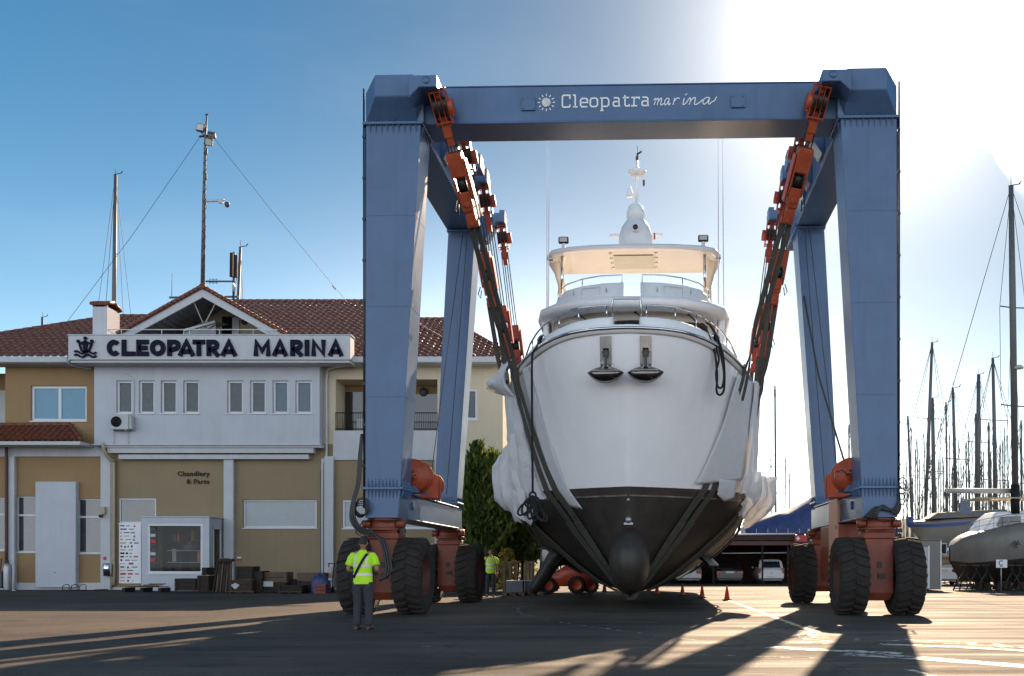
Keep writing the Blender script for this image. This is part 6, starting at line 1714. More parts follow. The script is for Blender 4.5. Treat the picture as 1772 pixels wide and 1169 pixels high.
m.bar((x0A+2.15, dA-.29, 2.12), (x0A+2.9, dA-.29, 2.16), .02, .04); m.build('bow_emblem', MAT['dgrey'], hlA)
m = MB()
rl = [(x0A+.3, dA+1.1, 3.0), (x0A+1.0, dA+.5, 3.3), (x0A+2.2, dA+.05, 3.55), (x0A+6, dA-.3, 3.75)]
m.tube(rl, .018, 6); m.tube([(x, y, z-.28) for x, y, z in rl], .012, 5)
for x, y, z in rl+[(x0A+.65, dA+.75, 3.16), (x0A+1.6, dA+.25, 3.43), (x0A+3.2, dA-.06, 3.60)]: m.tube([(x, y, z-.6), (x, y, z)], .014, 5)
m.build('guard_rail', MAT['galv'], bA)
m = MB(); m.box(a-.2, a+5, dA+.4, dA+2.4, 4.32, 4.38); 
for x in (a+.4, a+2.5): m.tube([(x, dA+.6, 3.7), (x, dA+.6, 4.32)], .03, 6)
m.build('bimini_frame', MAT['pipebeige'], bA)
mast_rig(bA, V((fx(1757.5, 47.5), 47.5, 3.6)), W(1749.5, 322, 47.5), .17, (.33, .63), 4.6, 3.3, (-1, 0, 0), fz(849, 47.5), rs=.014, sw=.62)
m = MB(); c = W(1753, 636, 47.3); m.lathe([(0, -.05), (.2, -.05), (.22, .03), (.12, .12), (0, .13)], c+V((.28, 0, 0)), 'z', 14); m.build('radar_dome', MAT['lgrey'], bA)
m = MB(); p0 = V((fx(1757, 47.2), 47.2, 3.6)); m.tube([p0, p0+V((0, 0, 1.4))], .22, 8); m.build('sail_bag', MAT['black'], bA)
# dull hull with the blue stripe behind it
bB = thing('sailboat', 'dull grey sailing boat with blue deck stripe propped up behind the white cabin', 'sailing boat', (W(1640, 975, 62).x, 62, 0))
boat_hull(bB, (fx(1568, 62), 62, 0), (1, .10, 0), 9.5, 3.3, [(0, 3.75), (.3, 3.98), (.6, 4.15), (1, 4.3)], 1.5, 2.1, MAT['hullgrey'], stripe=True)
m = MB(); q = fx(1600, 62); m.loft([[(q, 61.2, 4.0), (q, 63.2, 4.0), (q+5, 63.6, 4.2), (q+5, 61.0, 4.2)], [(q+.7, 61.5, 4.42), (q+.7, 62.9, 4.42), (q+4.8, 63.2, 4.62), (q+4.8, 61.3, 4.62)]], 0, False, True, True); m.build('coach_roof', MAT['hullgrey'], bB, bevel=.05)
m = MB(); q = fx(1671, 61); m.loft([[(q-.37+.74*k/6, 61.0, 4.3) for k in range(7)], [(q-.30+.6*k/6, 61.3, 4.95+.25*math.sin(PI*k/6)) for k in range(7)]], 0, True); c_ = [(q+.37*math.cos(PI*k/10), 61.05, 4.3+.95*math.sin(PI*k/10)) for k in range(11)]; m.add(c_, [tuple(range(11))]); m.build('spray_hood', MAT['ballast'], bB)
mast_rig(bB, V((fx(1655, 62.5), 62.5, 4.2)), W(1649, 672, 62.5), .11, (.45,), 2.2, rs=.015, sw=.8)
m = MB(); m.ball(W(1575, 903, 61), .22, 8, sz=1.6); m.build('fender', MAT['bluestripe'], bB)

yard = [  # px at top, py top, px at foot, depth, mast radius, spreaders, boom, label
 (1613, 593, 1600, 82, .15, (.32, .62), 0, 'tall raked dark mast, first tall one right of the hoist'),
 (1571, 720, 1580, 112, .15, (.55,), 3.5, 'shorter dark mast standing close beside the right hoist leg'),
 (1613.5, 689, 1618, 92, .2, (.5,), 0, 'thick dark mast just right of the tall raked mast'),
 (1637, 696, 1640, 98, .11, (.5,), 0, 'thin mast in the gap between the thick mast and the pale hull'),
 (1693.5, 648, 1692, 86, .22, (.6,), 0, 'thick pale grey mast with a flat top, midway to the right edge'),
 (1688, 716, 1689, 120, .12, (.55,), 2.5, 'thin dark mast touching the left side of the flat-topped mast'),
 (1711, 731, 1714, 118, .14, (.6,), 0, 'dark mast of middle height left of the tallest pair'),
 (1718, 620, 1725, 74, .15, (.33, .66), 0, 'tall dark mast with long spreaders left of the tallest mast'),
 (1767, 728, 1769, 100, .12, (.5,), 0, 'dark mast nearest the right edge of the yard'),
 (1341, 668, 1343, 105, .12, (.5,), 0, 'pale thin mast, tallest between the yacht and the right rear leg'),
 (1334, 790, 1335, 150, .12, (), 0, 'small pale mast hard against the right side of the yacht'),
 (1359, 792, 1358, 160, .13, (), 0, 'small pale mast in the white gap right of the yacht'),
 (1366, 818, 1367, 170, .12, (), 0, 'lowest pale mast above the blue tarpaulin'),
 (1469, 735, 1470, 125, .13, (.5,), 0, 'left of two thin masts seen between the right hoist legs'),
 (1476, 730, 1477, 130, .13, (.5,), 0, 'right of two thin masts seen between the right hoist legs'),
]
for i, (pxt, pyt, pxf, d, r, sp, bl, lab) in enumerate(yard):
    foot = W(pxf, 905 if d < 140 else 930, d); foot.z = 3.0
    th = thing('sailboat', lab, 'sailing boat', (foot.x, d, 0), 0, 'laid-up sailing boats in the yard')
    mast_rig(th, foot, W(pxt, pyt, d), r, sp, 3.4, bl, (1, .2, 0), 4.3, rs=.02, sw=1.0)
    L = 10.5; boat_hull(th, (foot.x-4.2 if i % 2 else foot.x+4.2, d, 0), (1 if i % 2 else -1, .15*(i % 3-1), 0), L, 3.3, [(0, 3.15), (.5, 2.75), (1, 2.8)], 1.0, 1.75, MAT['hullgrey'], stripe=i % 3 == 0)
    m = MB(); m.loft([[(foot.x-2.2, d-.9, 2.7), (foot.x-2.2, d+.9, 2.7), (foot.x+2.6, d+1, 2.7), (foot.x+2.6, d-1, 2.7)], [(foot.x-1.6, d-.6, 3.2), (foot.x-1.6, d+.6, 3.2), (foot.x+2.4, d+.8, 3.3), (foot.x+2.4, d-.8, 3.3)]], 0, False, True, True); m.build('coach_roof', MAT['gel2'], th)
rr = random.Random(21)
for k in range(54):
    px = lerp(1562, 1775, (k+.3+rr.random()*.6)/54); pyt = rr.uniform(735, 858); d = rr.uniform(135, 215)
    foot = W(px+rr.uniform(-1, 3), 930, d); foot.z = 2.6
    th = thing('sailboat', 'thin distant mast in the crowd of masts right of the hoist', 'sailing boat', (foot.x, d, 0), 0, 'distant crowd of masts')
    m = MB(); t_ = W(px, pyt, d); m.tube([foot, t_], [rr.uniform(.09, .19), .08], 6); m.build('mast', MAT['mastdark'], th)
    m = MB()
    if k % 2: c = foot.lerp(t_, rr.uniform(.45, .7)); m.tube([c+V((-1.0, 0, 0)), c+V((1.0, 0, .05))], .035, 5)
    m.tube([t_, foot+V((rr.choice((-3.4, 3.4)), 0, 0))], .024, 4); m.tube([t_, foot+V((-1.2, 0, 0))], .02, 4); m.tube([t_, foot+V((1.2, 0, 0))], .02, 4)
    m.build('rigging', MAT['rope'], th)
    m = MB(); bx = foot.x; rows = []
    for t in (0, .1, .3, .6, 1):
        w = 1.5*min(1, (t/.5)**.6) if t < .5 else lerp(1.5, 1.1, (t-.5)*2); x = bx-4+t*9
        rows.append([(x+.8*(1-t), d, 1.1), (x+.4*(1-t), d-w*.8, 1.5), (x, d-w, 2.6), (x, d+w, 2.6), (x+.4*(1-t), d+w*.8, 1.5)])
    m.loft(rows, 0, False, True, True); m.build('hull', MAT['hullgrey'], th)
# props under the laid-up boats
for k, (px, d) in enumerate(((1668, 45.6), (1690, 46.2), (1708, 45.2), (1752, 45.2), (1766, 46.0), (1640, 60.5), (1660, 60.8))):
    x = fx(px, d); m = MB()
    for a, b in ((-.5, 0), (.5, 0), (0, .6)): m.tube([(x+a, d+b, .02), (x, d, .95)], .03, 6)
    m.tube([(x, d, .9), (x+.05, d+.3, 1.2 if d < 50 else 1.9)], .04, 6); m.tube([(x-.5, d, .1), (x+.5, d, .1)], .02, 5); m.tube([(x-.5, d, .1), (x, d+.6, .1)], .02, 5)
    m.box(x-.12, x+.2, d+.2, d+.4, 1.15 if d < 50 else 1.85, 1.2 if d < 50 else 1.9)
    tag(m.build('boat_prop', MAT['grease']), 'rusty tripod prop under the laid-up boats on the right', 'boat prop', 'props under the right-hand boats')
for k, (px, d, w, hgt) in enumerate(((1700, 48.6, .7, .42), (1735, 48.3, .8, .42), (1765, 48.4, .7, .42))):
    x = fx(px, d); m = MB(); m.box(x-w/2, x+w/2, d-.3, d+.3, 0, hgt*.5); m.box(x-w/2+.06, x+w/2-.04, d-.25, d+.25, hgt*.5+.002, hgt)
    tag(m.build('keel_block', MAT['darkwood'], bevel=.01), 'dark timber keel block under the big white boat', 'timber block', 'keel blocks under the white boat')
# letter board on a post
d = 44.2; q = H(1724, 1743, 968, 982, d)
sg_ = thing('berth_sign', 'small white board with a dark letter on a post before the dark hull', 'sign', ((q[0]+q[1])/2, d, 0))
m = MB(); m.box(q[0], q[1], d, d+.03, q[2], q[3]); m.build('board', MAT['signwhite'], sg_)
m = MB(); x = fx(1733, d); m.tube([(x, d+.05, 0), (x, d+.05, q[3])], .025, 6); m.build('post', MAT['galv'], sg_)
m = MB(); c = ((q[0]+q[1])/2-.02, (q[2]+q[3])/2+.03); m.stroke([(c[0]+a, c[1]+b) for a, b in arc(0, 0, .10, .10, 45, 315, 14)], .035, 0, .004, lambda a, b, e: V((a, d-.006+e, b)))
m.bar((c[0]-.08, d-.004, c[1]-.155), (c[0]+.08, d-.004, c[1]-.155), .004, .02); m.build('lettering', MAT['navy'], sg_)
# white site cabin with its cooling unit
d = 46.2; q = H(1578, 1629, 935, 1022, d)
cbn = thing('site_cabin', 'small white cabin with a narrow door behind the right hoist wheel', 'cabin', ((q[0]+q[1])/2, d, 0))
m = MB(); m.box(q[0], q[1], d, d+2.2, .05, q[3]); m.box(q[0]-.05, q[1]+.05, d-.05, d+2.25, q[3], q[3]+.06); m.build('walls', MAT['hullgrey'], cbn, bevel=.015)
m = MB(); e = fx(1606, d), fx(1610.5, d); m.box(fx(1599, d), e[0], d-.03, d-.003, .1, q[3]-.3); m.build('door', MAT['lgrey'], cbn)
m = MB(); m.box(e[0], e[0]+.05, d-.05, d-.003, .1, q[3]-.25); m.box(q[1]-.05, q[1]-.005, d-.03, d-.003, .05, q[3]-.01); m.build('door_frame', MAT['gel2'], cbn)
acu = thing('air_conditioner', 'pale air conditioner with dark grille on the end of the white site cabin', 'air conditioner', (q[1]+.3, d+.4, 1.6))
m = MB(); m.box(q[1]+.01, q[1]+.33, d+.2, d+.9, 1.66, 2.22); m.build('casing', MAT['lgrey'], acu, bevel=.02)
m = MB(); m.box(q[1]+.08, q[1]+.28, d+.185, d+.197, 1.72, 2.16); m.build('grille', MAT['black'], acu)

# ---- open car shed with boat cover above -----------------------------------------
d = 60.0
shed = thing('car_shed', 'low dark open-fronted car shed behind the yacht on the right', 'shed', (fx(1290, d), d, 0))
xa, xb = fx(1120, d), fx(1560, d); zt_ = fz(926, d)
m = MB(); m.box(xa, xb, d, d+9, zt_, zt_+.10); m.box(xa, xb, d-.06, d-.003, zt_-.30, zt_+.12); m.build('roof', MAT['rust'], shed)
m = MB(); m.box(xa, xb, d+8.8, d+8.95, 0, zt_-.003); m.box(xa, xa+.1, d+.4, d+8.8, 0, zt_-.003); m.box(xb-.1, xb, d+.4, d+8.8, 0, zt_-.003); m.build('back_wall', MAT['rust'], shed)
m = MB()
for px in (1150, 1235, 1320, 1364, 1450, 1550): x = fx(px, d); m.box(x-.05, x+.05, d+.1, d+.2, 0, zt_-.3)
split_build(m, 'post', MAT['black'], shed)
m = MB(); m.tube([(xa, d-.12, zt_-.02), (fx(1375, d), d-.12, zt_+.08)], .05, 6); m.build('gutter', MAT['lgrey'], shed)
m = MB(); m.tube([(fx(1250, d), d+.4, fz(957, d)), (fx(1372, d), d+.4, fz(956, d))], .035, 6); m.build('pipe', MAT['lgrey'], shed)
m = MB(); m.box(xa, xb, d+.02, d+.1, fz(943, d), fz(936, d)); m.build('red_beam', MAT['pipered'], shed)
m = MB()
for px in (1290, 1310, 1330, 1345, 1365, 1385, 1400): m.tube([(fx(px, d), d+.3, zt_+.1), (fx(px, d), d+.3, zt_+.42)], .02, 5)
split_build(m, 'roof_stub', MAT['lgrey'], shed)
q = H(1375.5, 1397, 925.5, 937, d-.5)
rs_ = thing('first_aid_sign', 'small red sign with a white cross hanging at the shed front', 'sign', ((q[0]+q[1])/2, d-.5, q[2]))
m = MB(); m.box(q[0], q[1], d-.5, d-.46, q[2], q[3]); m.build('panel', MAT['signred'], rs_)
m = MB(); c = (q[0]+.19, (q[2]+q[3])/2); m.box(c[0]-.11, c[0]+.11, d-.506, d-.502, c[1]-.04, c[1]+.04); m.box(c[0]-.04, c[0]+.04, d-.509, d-.5065, c[1]-.11, c[1]+.11); m.build('white_cross', MAT['signwhite'], rs_)
m = MB(); m.bar((q[0]+.1, d-.48, q[3]), (q[0]+.1, d-.05, q[3]+.05), .03, .03); m.bar((q[1]-.1, d-.48, q[3]), (q[1]-.1, d-.05, q[3]+.05), .03, .03); split_build(m, 'hanger', MAT['galv'], rs_)
d = 70
tb = thing('covered_boat', 'boat under a dark blue tarpaulin rising behind the low car shed', 'covered boat', (fx(1370, d), d, 0))
m = MB(); rows = []
tp = [(1285, 912), (1300, 899), (1320, 893), (1340, 887), (1360, 882), (1380, 874), (1398, 864), (1415, 850), (1430, 830), (1445, 800), (1470, 800), (1500, 860), (1540, 890)]
for px, py in tp:
    x = fx(px, d); zt2_ = fz(py, d); zb_ = 2.6; sag = .10*math.sin(px*.2)
    rows.append([(x, d-2.2, zb_), (x, d-2.0, lerp(zb_, zt2_, .55)+sag), (x, d-1.2, lerp(zb_, zt2_, .86)-sag), (x, d, zt2_), (x, d+1.2, lerp(zb_, zt2_, .86)), (x, d+2.1, zb_)])
m.loft(rows, 0, True, False, True); m.build('tarpaulin', MAT['tarp'], tb)
boat_hull(tb, (fx(1288, d), d, 0), (1, 0, 0), 10, 3.6, [(0, 3.4), (.5, 3.0), (1, 3.2)], 1.1, 1.8, MAT['hullgrey'])

# ---- cars -----------------------------------------------------------------------
def car(name, label, px, py_base, kind, paint, width, group='parked cars at the shed'):
    p = GP(px, py_base); t = thing(name, label, 'car' if kind != 'van' else 'van', p, 0, group)
    hwid = width/2; S = {'hatch': (1.52, .93, 3.75), 'sedan': (1.42, .90, 4.5), 'wagon': (1.56, .92, 4.5), 'van': (2.2, 1.05, 5.0)}[kind]; Hh, belt, L = S
    m = MB(); rows = []
    def ring(y, zb, zt2_, w, wt):
        pts = []
        for x, z in ((-w*.86, zb), (-w*.97, zb+.12), (-w, lerp(zb, zt2_, .5)), (-w*.985, lerp(zb, zt2_, .85)), (-wt, zt2_), (0, zt2_+.03), (wt, zt2_), (w*.985, lerp(zb, zt2_, .85)), (w, lerp(zb, zt2_, .5)), (w*.97, zb+.12), (w*.86, zb)): pts.append((x, y, z))
        return pts
    boot = .0 if kind in ('hatch', 'wagon', 'van') else .55
    for y, k, tz in ((0.05, .93, belt-.06), (.0, .95, belt-.12), (.10, .99, belt), (.35, 1, belt+.02), (L*.5, 1, belt), (L*.75, 1, belt-.04), (L*.93, .97, belt-.16), (L, .86, belt-.3)):
        rows.append(ring(y, .24, tz, hwid*k, hwid*k*.90))
    m.loft(rows[1:], 0, True, True, True)
    # greenhouse
    y0, y1, y2, y3 = {'hatch': (.06, .38, 1.9, 2.7), 'sedan': (.75, 1.25, 2.2, 3.1), 'wagon': (.05, .30, 2.3, 3.2), 'van': (.02, .14, 3.4, 4.2)}[kind]
    def gh(y, z, w): return [(-w, y, z), (-w*.6, y-.02, z+.0), (w*.6, y-.02, z), (w, y, z)]
    g = [[(-hwid*.93, y0, belt-.01), (hwid*.93, y0, belt-.01), (hwid*.93, y3, belt-.02), (-hwid*.93, y3, belt-.02)],
         [(-hwid*.84, lerp(y0, y1, .62), lerp(belt, Hh, .72)), (hwid*.84, lerp(y0, y1, .62), lerp(belt, Hh, .72)), (hwid*.82, lerp(y3, y2, .7), lerp(belt, Hh, .72)), (-hwid*.82, lerp(y3, y2, .7), lerp(belt, Hh, .72))],
         [(-hwid*.70, y1, Hh-.04), (hwid*.70, y1, Hh-.04), (hwid*.70, y2, Hh-.02), (-hwid*.70, y2, Hh-.02)], [(-hwid*.5, y1+.2, Hh), (hwid*.5, y1+.2, Hh), (hwid*.5, y2-.1, Hh), (-hwid*.5, y2-.1, Hh)]]
    m.loft(g, 0, True, True, True)
    body = m.build('body', paint, t, local=True)
    def on_rear(x, f, out=.012):   # point on the tailgate glass plane, f from belt to roof
        a = interp([(0, y0), (.72, lerp(y0, y1, .62)), (1, y1)], f); z = lerp(belt, Hh-.04, f); w = interp([(0, .93), (.72, .84), (1, .70)], f)
        return V((x*w*hwid, a-out-.012, z))
    m = MB(); f0, f1 = (.14, .84)
    m.loft([[on_rear(x, f) for x in (-.80, -.5, 0, .5, .80)] for f in (f0, .4, .7, f1)], 0, True); m.build('rear_window', MAT['dglass'], t, local=True)
    for s in (-1, 1):
        m = MB(); w = interp([(0, .93), (.72, .84)], .3)*hwid
        m.add([(s*(hwid*.925), y0+.4, belt+.04), (s*(hwid*.925), y3-.35, belt+.04), (s*hwid*.845, lerp(y3, y2, .7)-.1, lerp(belt, Hh, .70)), (s*hwid*.86, lerp(y0, y1, .62)+.3, lerp(belt, Hh, .70))], [(0, 1, 2, 3)]); m.build('side_window', MAT['dglass'], t, local=True)
        m = MB(); zl = belt-.22 if kind != 'hatch' else belt-.14
        if kind == 'hatch': m.prism([(s*hwid*.99, zl+.22), (s*hwid*.84, zl+.16), (s*hwid*.80, zl), (s*hwid*.88, zl-.14), (s*hwid*.99, zl-.10)], 'y', -.035, .12)
        else: m.prism([(s*hwid*.985, zl+.12), (s*hwid*.58, zl+.10), (s*hwid*.60, zl-.06), (s*hwid*.985, zl-.08)], 'y', -.035, .10)
        m.build('tail_light', MAT['taillight'], t, bevel=.01, local=True)
        m = MB(); m.box(*sorted((s*hwid*1.0, s*hwid*1.14)), L*.62, L*.66, belt+.02, belt+.14); m.build('mirror', paint, t, bevel=.02, local=True)
        for yw in (.75, L-.85):
            m = MB(); m.lathe([(.30, -.09), (.32, -.08), (.32, .08), (.30, .09)], (s*(hwid-.12), yw, .32), 'x', 20); m.lathe([(0, -.09), (.30, -.09)], (s*(hwid-.12), yw, .32), 'x', 20); m.lathe([(0, .09), (.30, .09)], (s*(hwid-.12), yw, .32), 'x', 20)
            wh = m.build('wheel', MAT['rubber'], t, local=True)
            m = MB(); m.lathe([(0, .1*s), (.2, .1*s), (.22, .085*s)], (s*(hwid-.12), yw, .32), 'x', 16); m.build('rim', MAT['galv'], wh, local=True)
    m = MB(); m.box(-.26, .26, -.05, -.03, .40 if kind == 'hatch' else belt-.24, .50 if kind == 'hatch' else belt-.13); m.build('number_plate', MAT['plate'], t, local=True)
    m = MB(); m.box(-hwid*.90, hwid*.90, -.06, .1, .28, .36); m.build('bumper_trim', MAT['dgrey'], t, bevel=.02, local=True)
    m = MB(); m.bar(on_rear(0, .12, .03), on_rear(.3, .2, .03), .015, .02); m.build('rear_wiper', MAT['black'], t, local=True)
    if kind == 'hatch': 
        m = MB(); m.box(-.07, .07, -.035, -.005, .66, .70); m.build('handle', MAT['dgrey'], t, local=True)
    return t
car('hatchback', 'white rounded hatchback parked in the shed, nearest the right hoist legs', 1335, 1010.5, 'hatch', MAT['carwhite'], 1.58)
car('saloon_car', 'dark saloon car with pale boot edge parked in the middle of the shed', 1263, 1010.0, 'sedan', MAT['cardark'], 1.66)
car('estate_car', 'silver estate car parked in the shed partly behind the hull', 1191, 1010.0, 'wagon', MAT['carsilver'], 1.70)
v_ = car('white_van', 'white van seen as a sliver between the site cabin and the pale hull', 1632, 1012.5, 'van', MAT['carwhite'], 1.75, None)

# ---- traffic cones ----------------------------------------------------------------
for px, py, lab, mt in ((1137, 1028, 'orange cone farthest left in the row, nearest the keel', 'cone'), (1181, 1030.5, 'duller orange cone second from the keel', 'cone_dull'), (1215, 1034.5, 'bright red-orange cone third from the keel', 'cone'), (1258, 1038.5, 'orange cone nearest the camera at the end of the yellow line', 'cone'), (1046, 1024, 'grey cone half hidden left of the keel beside the red machine', 'cone_grey')):
    p = GP(px, py); c = thing('traffic_cone', lab, 'traffic cone', p, RND.random(), 'traffic cones under the yacht')
    k = .50
    m = MB(); m.lathe([(.10, .03), (.095, .06), (.022, k), (0, k)], (0, 0, 0), 'z', 16); 
    if mt not in MAT: MAT['cone_dull'] = mat('dirty_cone_plastic', (.34, .07, .03), .6, var=.3, scale=7); MAT['cone_grey'] = mat('faded_grey_cone', (.22, .19, .18), .7, var=.2, scale=7)
    m.build('cone', MAT[mt], c, local=True)
    m = MB(); m.prism([(.17*math.cos(a), .17*math.sin(a)) for a in [i*PI/4+PI/8 for i in range(8)]], 'z', 0, .035); m.build('base', MAT['rubber'], c, local=True, bevel=.008)

# ---- red machine beyond the bow -----------------------------------------------------
p = GP(990, 1026); tm = thing('telehandler', 'red-orange wheeled handler with dark cab parked beyond the bow', 'lifting machine', p)
def tl(mb, n, mt_, **k): return mb.build(n, mt_, tm, local=True, **k)
m = MB(); rows = []
for x, zb_, zt_, hw_ in ((-1.15, .40, .62, .45), (-1.0, .34, .78, .55), (-.55, .30, .98, .62), (-.1, .30, 1.30, .65), (.35, .32, 1.36, .65), (.75, .42, 1.22, .62), (1.02, .52, .98, .55), (1.08, .55, .85, .5)):
    rows.append([(x, -hw_, zb_), (x, -hw_, lerp(zb_, zt_, .8)), (x, -hw_*.7, zt_), (x, hw_*.7, zt_), (x, hw_, lerp(zb_, zt_, .8)), (x, hw_, zb_)])
m.loft(rows, 0, True, True, True); tl(m, 'body', MAT['red'])
m = MB()
for k in range(9): x = -.35+k*.09; m.bar((x, -.66, .98-.0*k), (x+.03, -.66, 1.18), .012, .02)
tl(m, 'vent_grille', MAT['black'])
m = MB()
for x, y in ((-1.35, -.5), (-1.35, .5), (-.55, -.5), (-.5, .5)): m.bar((x, y, .7), (x+(.1 if x < -1 else -.05), y, 1.85), .06, .06)
m.box(-1.38, -.45, -.56, .56, 1.85, 1.93); m.box(-1.42, -.6, -.5, .5, .5, .9); cabm = tl(m, 'cab', MAT['dgrey'], bevel=.015)
m = MB()
for y in (-.52,): m.add([(-1.3, y, .92), (-.6, y, .92), (-.58, y, 1.83), (-1.26, y, 1.83)], [(0, 1, 2, 3)])
m.build('cab_window', MAT['glass'], cabm, local=True)
for x, y, r in ((.22, -.62, .36), (.80, -.40, .34), (-.95, -.6, .33), (.3, .62, .36), (-.9, .62, .33)):
    m = MB(); m.lathe([(r*.6, -.13), (r*.9, -.13), (r, -.09), (r, .09), (r*.9, .13), (r*.6, .13)], (x, y, r), 'y', 24)
    for k in range(16):
        a = k*PI/8; m.obox((x+(r+.012)*math.cos(a), y, r+(r+.012)*math.sin(a)) if r+(r+.012)*math.sin(a) > .03 else (x, y, r), (.03, .24, .05), Matrix.Rotation(-a, 3, 'Y'))
    wh = tl(m, 'wheel', MAT['rubber'])
    m = MB(); m.lathe([(r*.6, -.12), (r*.5, -.06), (.0, -.05)], (x, y, r), 'y', 18); m.lathe([(r*.6, .12), (r*.5, .06), (0, .05)], (x, y, r), 'y', 18); m.build('rim', MAT['red'], wh, local=True)
m = MB(); m.box(-1.55, -1.2, -.3, .3, .25, .45); m.bar((-.9, .3, 1.2), (1.0, .3, 1.55), .25, .25); tl(m, 'boom', MAT['dgrey'])

# ---- blocks on pallets and timber stands ---------------------------------------------
for px0, px1, pyb, lab in ((876, 905, 1030.5, 'left blue-grey block on a pallet near the second worker'), (908, 937, 1030, 'right blue-grey block on a pallet beside the fin')):
    d = EYE*F/(pyb-HY); x0, x1 = fx(px0, d), fx(px1, d); xc = (x0+x1)/2
    pl_ = thing('pallet', 'wooden pallet under the ' + lab.split(' on ')[0], 'pallet', (xc, d, 0), 0, None)
    m = MB()
    for a in (x0-.08, xc-.05, x1-.05): m.box(a, a+.12, d-.1, d+.7, .0, .10)
    split_build(m, 'bearer', MAT['wood'], pl_)
    m = MB(); m.box(x0-.12, x1+.1, d-.12, d+.7, .103, .13); m.build('deck', MAT['wood'], pl_)
    bk = thing('ballast_block', lab, 'block', (xc, d, .13))
    m = MB(); m.box(x0, x1, d, d+.6, .133, .56); m.build('block', MAT['ballast'], bk, bevel=.015)
    m = MB(); m.box(x0-.02, x1+.02, d-.02, d+.62, .562, .59); m.build('lid', MAT['lgrey'], bk, bevel=.005)
for px0, px1, lab in ((872, 903, 'timber post stand behind the left blue-grey block'), (905, 922, 'timber post stand behind the right blue-grey block')):
    d = 41.0; x0, x1 = fx(px0, d), fx(px1, d); ts = thing('timber_stand', lab, 'timber stand', ((x0+x1)/2, d, 0))
    m = MB()
    for k in range(4): x = lerp(x0, x1, k/3); m.box(x-.06, x+.06, d, d+.12, 0, 1.28)
    split_build(m, 'post', MAT['wood'], ts); m = MB(); m.box(x0-.1, x1+.1, d-.03, d+.16, 1.283, 1.36); m.build('cap', MAT['wood'], ts)

# ---- timber, crates and scrap along the office wall ------------------------------------
def crate(px0, px1, pyt, pyb, d, lab, mt='darkwood', slats=3, cat='crate', name='wooden_crate', zb_=None, depth=.8):
    x0, x1 = fx(px0, d), fx(px1, d); z1 = fz(pyt, d); z0 = max(0, fz(pyb, d)) if zb_ is None else zb_
    t = thing(name, lab, cat, ((x0+x1)/2, d, z0)); h = z1-z0
    m = MB(); m.box(x0+.03, x1-.03, d+.03, d+depth-.03, z0+.02, z1-.02); m.build('core', MAT['black'] if slats else MAT[mt], t)
    m = MB()
    if slats:
        for k in range(slats):
            a = lerp(z0, z1, k/slats)+.012; b = lerp(z0, z1, (k+1)/slats)-.012; m.box(x0, x1, d, d+.026, a, b); m.box(x0, x0+.026, d+.027, d+depth, a, b); m.box(x1-.026, x1, d+.027, d+depth, a, b)
        m.box(x0, x1, d+.027, d+depth, z1-.02, z1+.006)
        m.build('slat', MAT[mt], t)
        m = MB()
        for x in (x0+.04, x1-.12): m.box(x, x+.08, d-.03, d-.002, z0, z1)
        split_build(m, 'batten', MAT[mt], t)
    return t
crate(302, 340, 1001, 1022, 43.2, 'long dark crate on the ground right of the low pallet')
crate(341, 362, 996, 1023, 43.0, 'dark upright crate under the corner of the display booth')
crate(349, 358, 982, 995.6, 43.2, 'small dark box standing on the crate by the booth corner', slats=2, zb_=fz(995.6, 43.0)+.01)
crate(397, 437, 1004, 1026, 42.0, 'reddish wooden crate with a pale mark on its front', 'rust')
crate(407, 438, 980, 1003, 42.3, 'dark crate stacked on the reddish crate with the pale mark', zb_=fz(1003.6, 42)+.01)
crate(438, 455, 988, 1025, 42.4, 'tall narrow dark crate right of the stacked pair')
crate(456, 496, 1008, 1025, 42.5, 'low dark crate with a pale paper label under the long box')
crate(455, 497, 990, 1007.5, 42.6, 'long brown box lying on the labelled crate', 'wood', 2, zb_=fz(1008, 42.5)+.01)
crate(480, 523, 1013, 1024, 41.6, 'shallow dark crate on a pallet in front of the scrap')
crate(514, 558, 1006, 1025, 42.6, 'wide dark crate beside the last pilaster')
crate(512, 560, 990, 1005.5, 42.7, 'brown cloth-covered box lying on the wide dark crate', 'wood', 0, 'box', 'covered_box', fz(1006, 42.6)+.01)
crate(499, 513, 1002, 1020, 43, 'small dark box between the two long crates')
lp = thing('paper_label', 'pale paper label on the front of the low dark crate', 'label', W(474, 1012, 42.46)); q = H(456, 474, 1001.5, 1010.5, 42.55)
m = MB(); m.box(q[0], q[1], 42.455, 42.462, q[2]-.1, q[3]-.1); m.build('sheet', MAT['lgrey'], lp)
mk2 = thing('paint_mark', 'pale splash of paint on the reddish crate', 'paint mark', W(407, 1014, 41.96)); m = MB(); c = W(407, 1013.5, 41.96); m.prism([(c.x+.16*math.cos(a)*(1+.25*math.sin(3*a)), c.z+.11*math.sin(a)*(1+.2*math.cos(4*a))) for a in [i*PI/9 for i in range(18)]], 'y', 41.962, 41.968); m.build('splash', MAT['lgrey'], mk2)
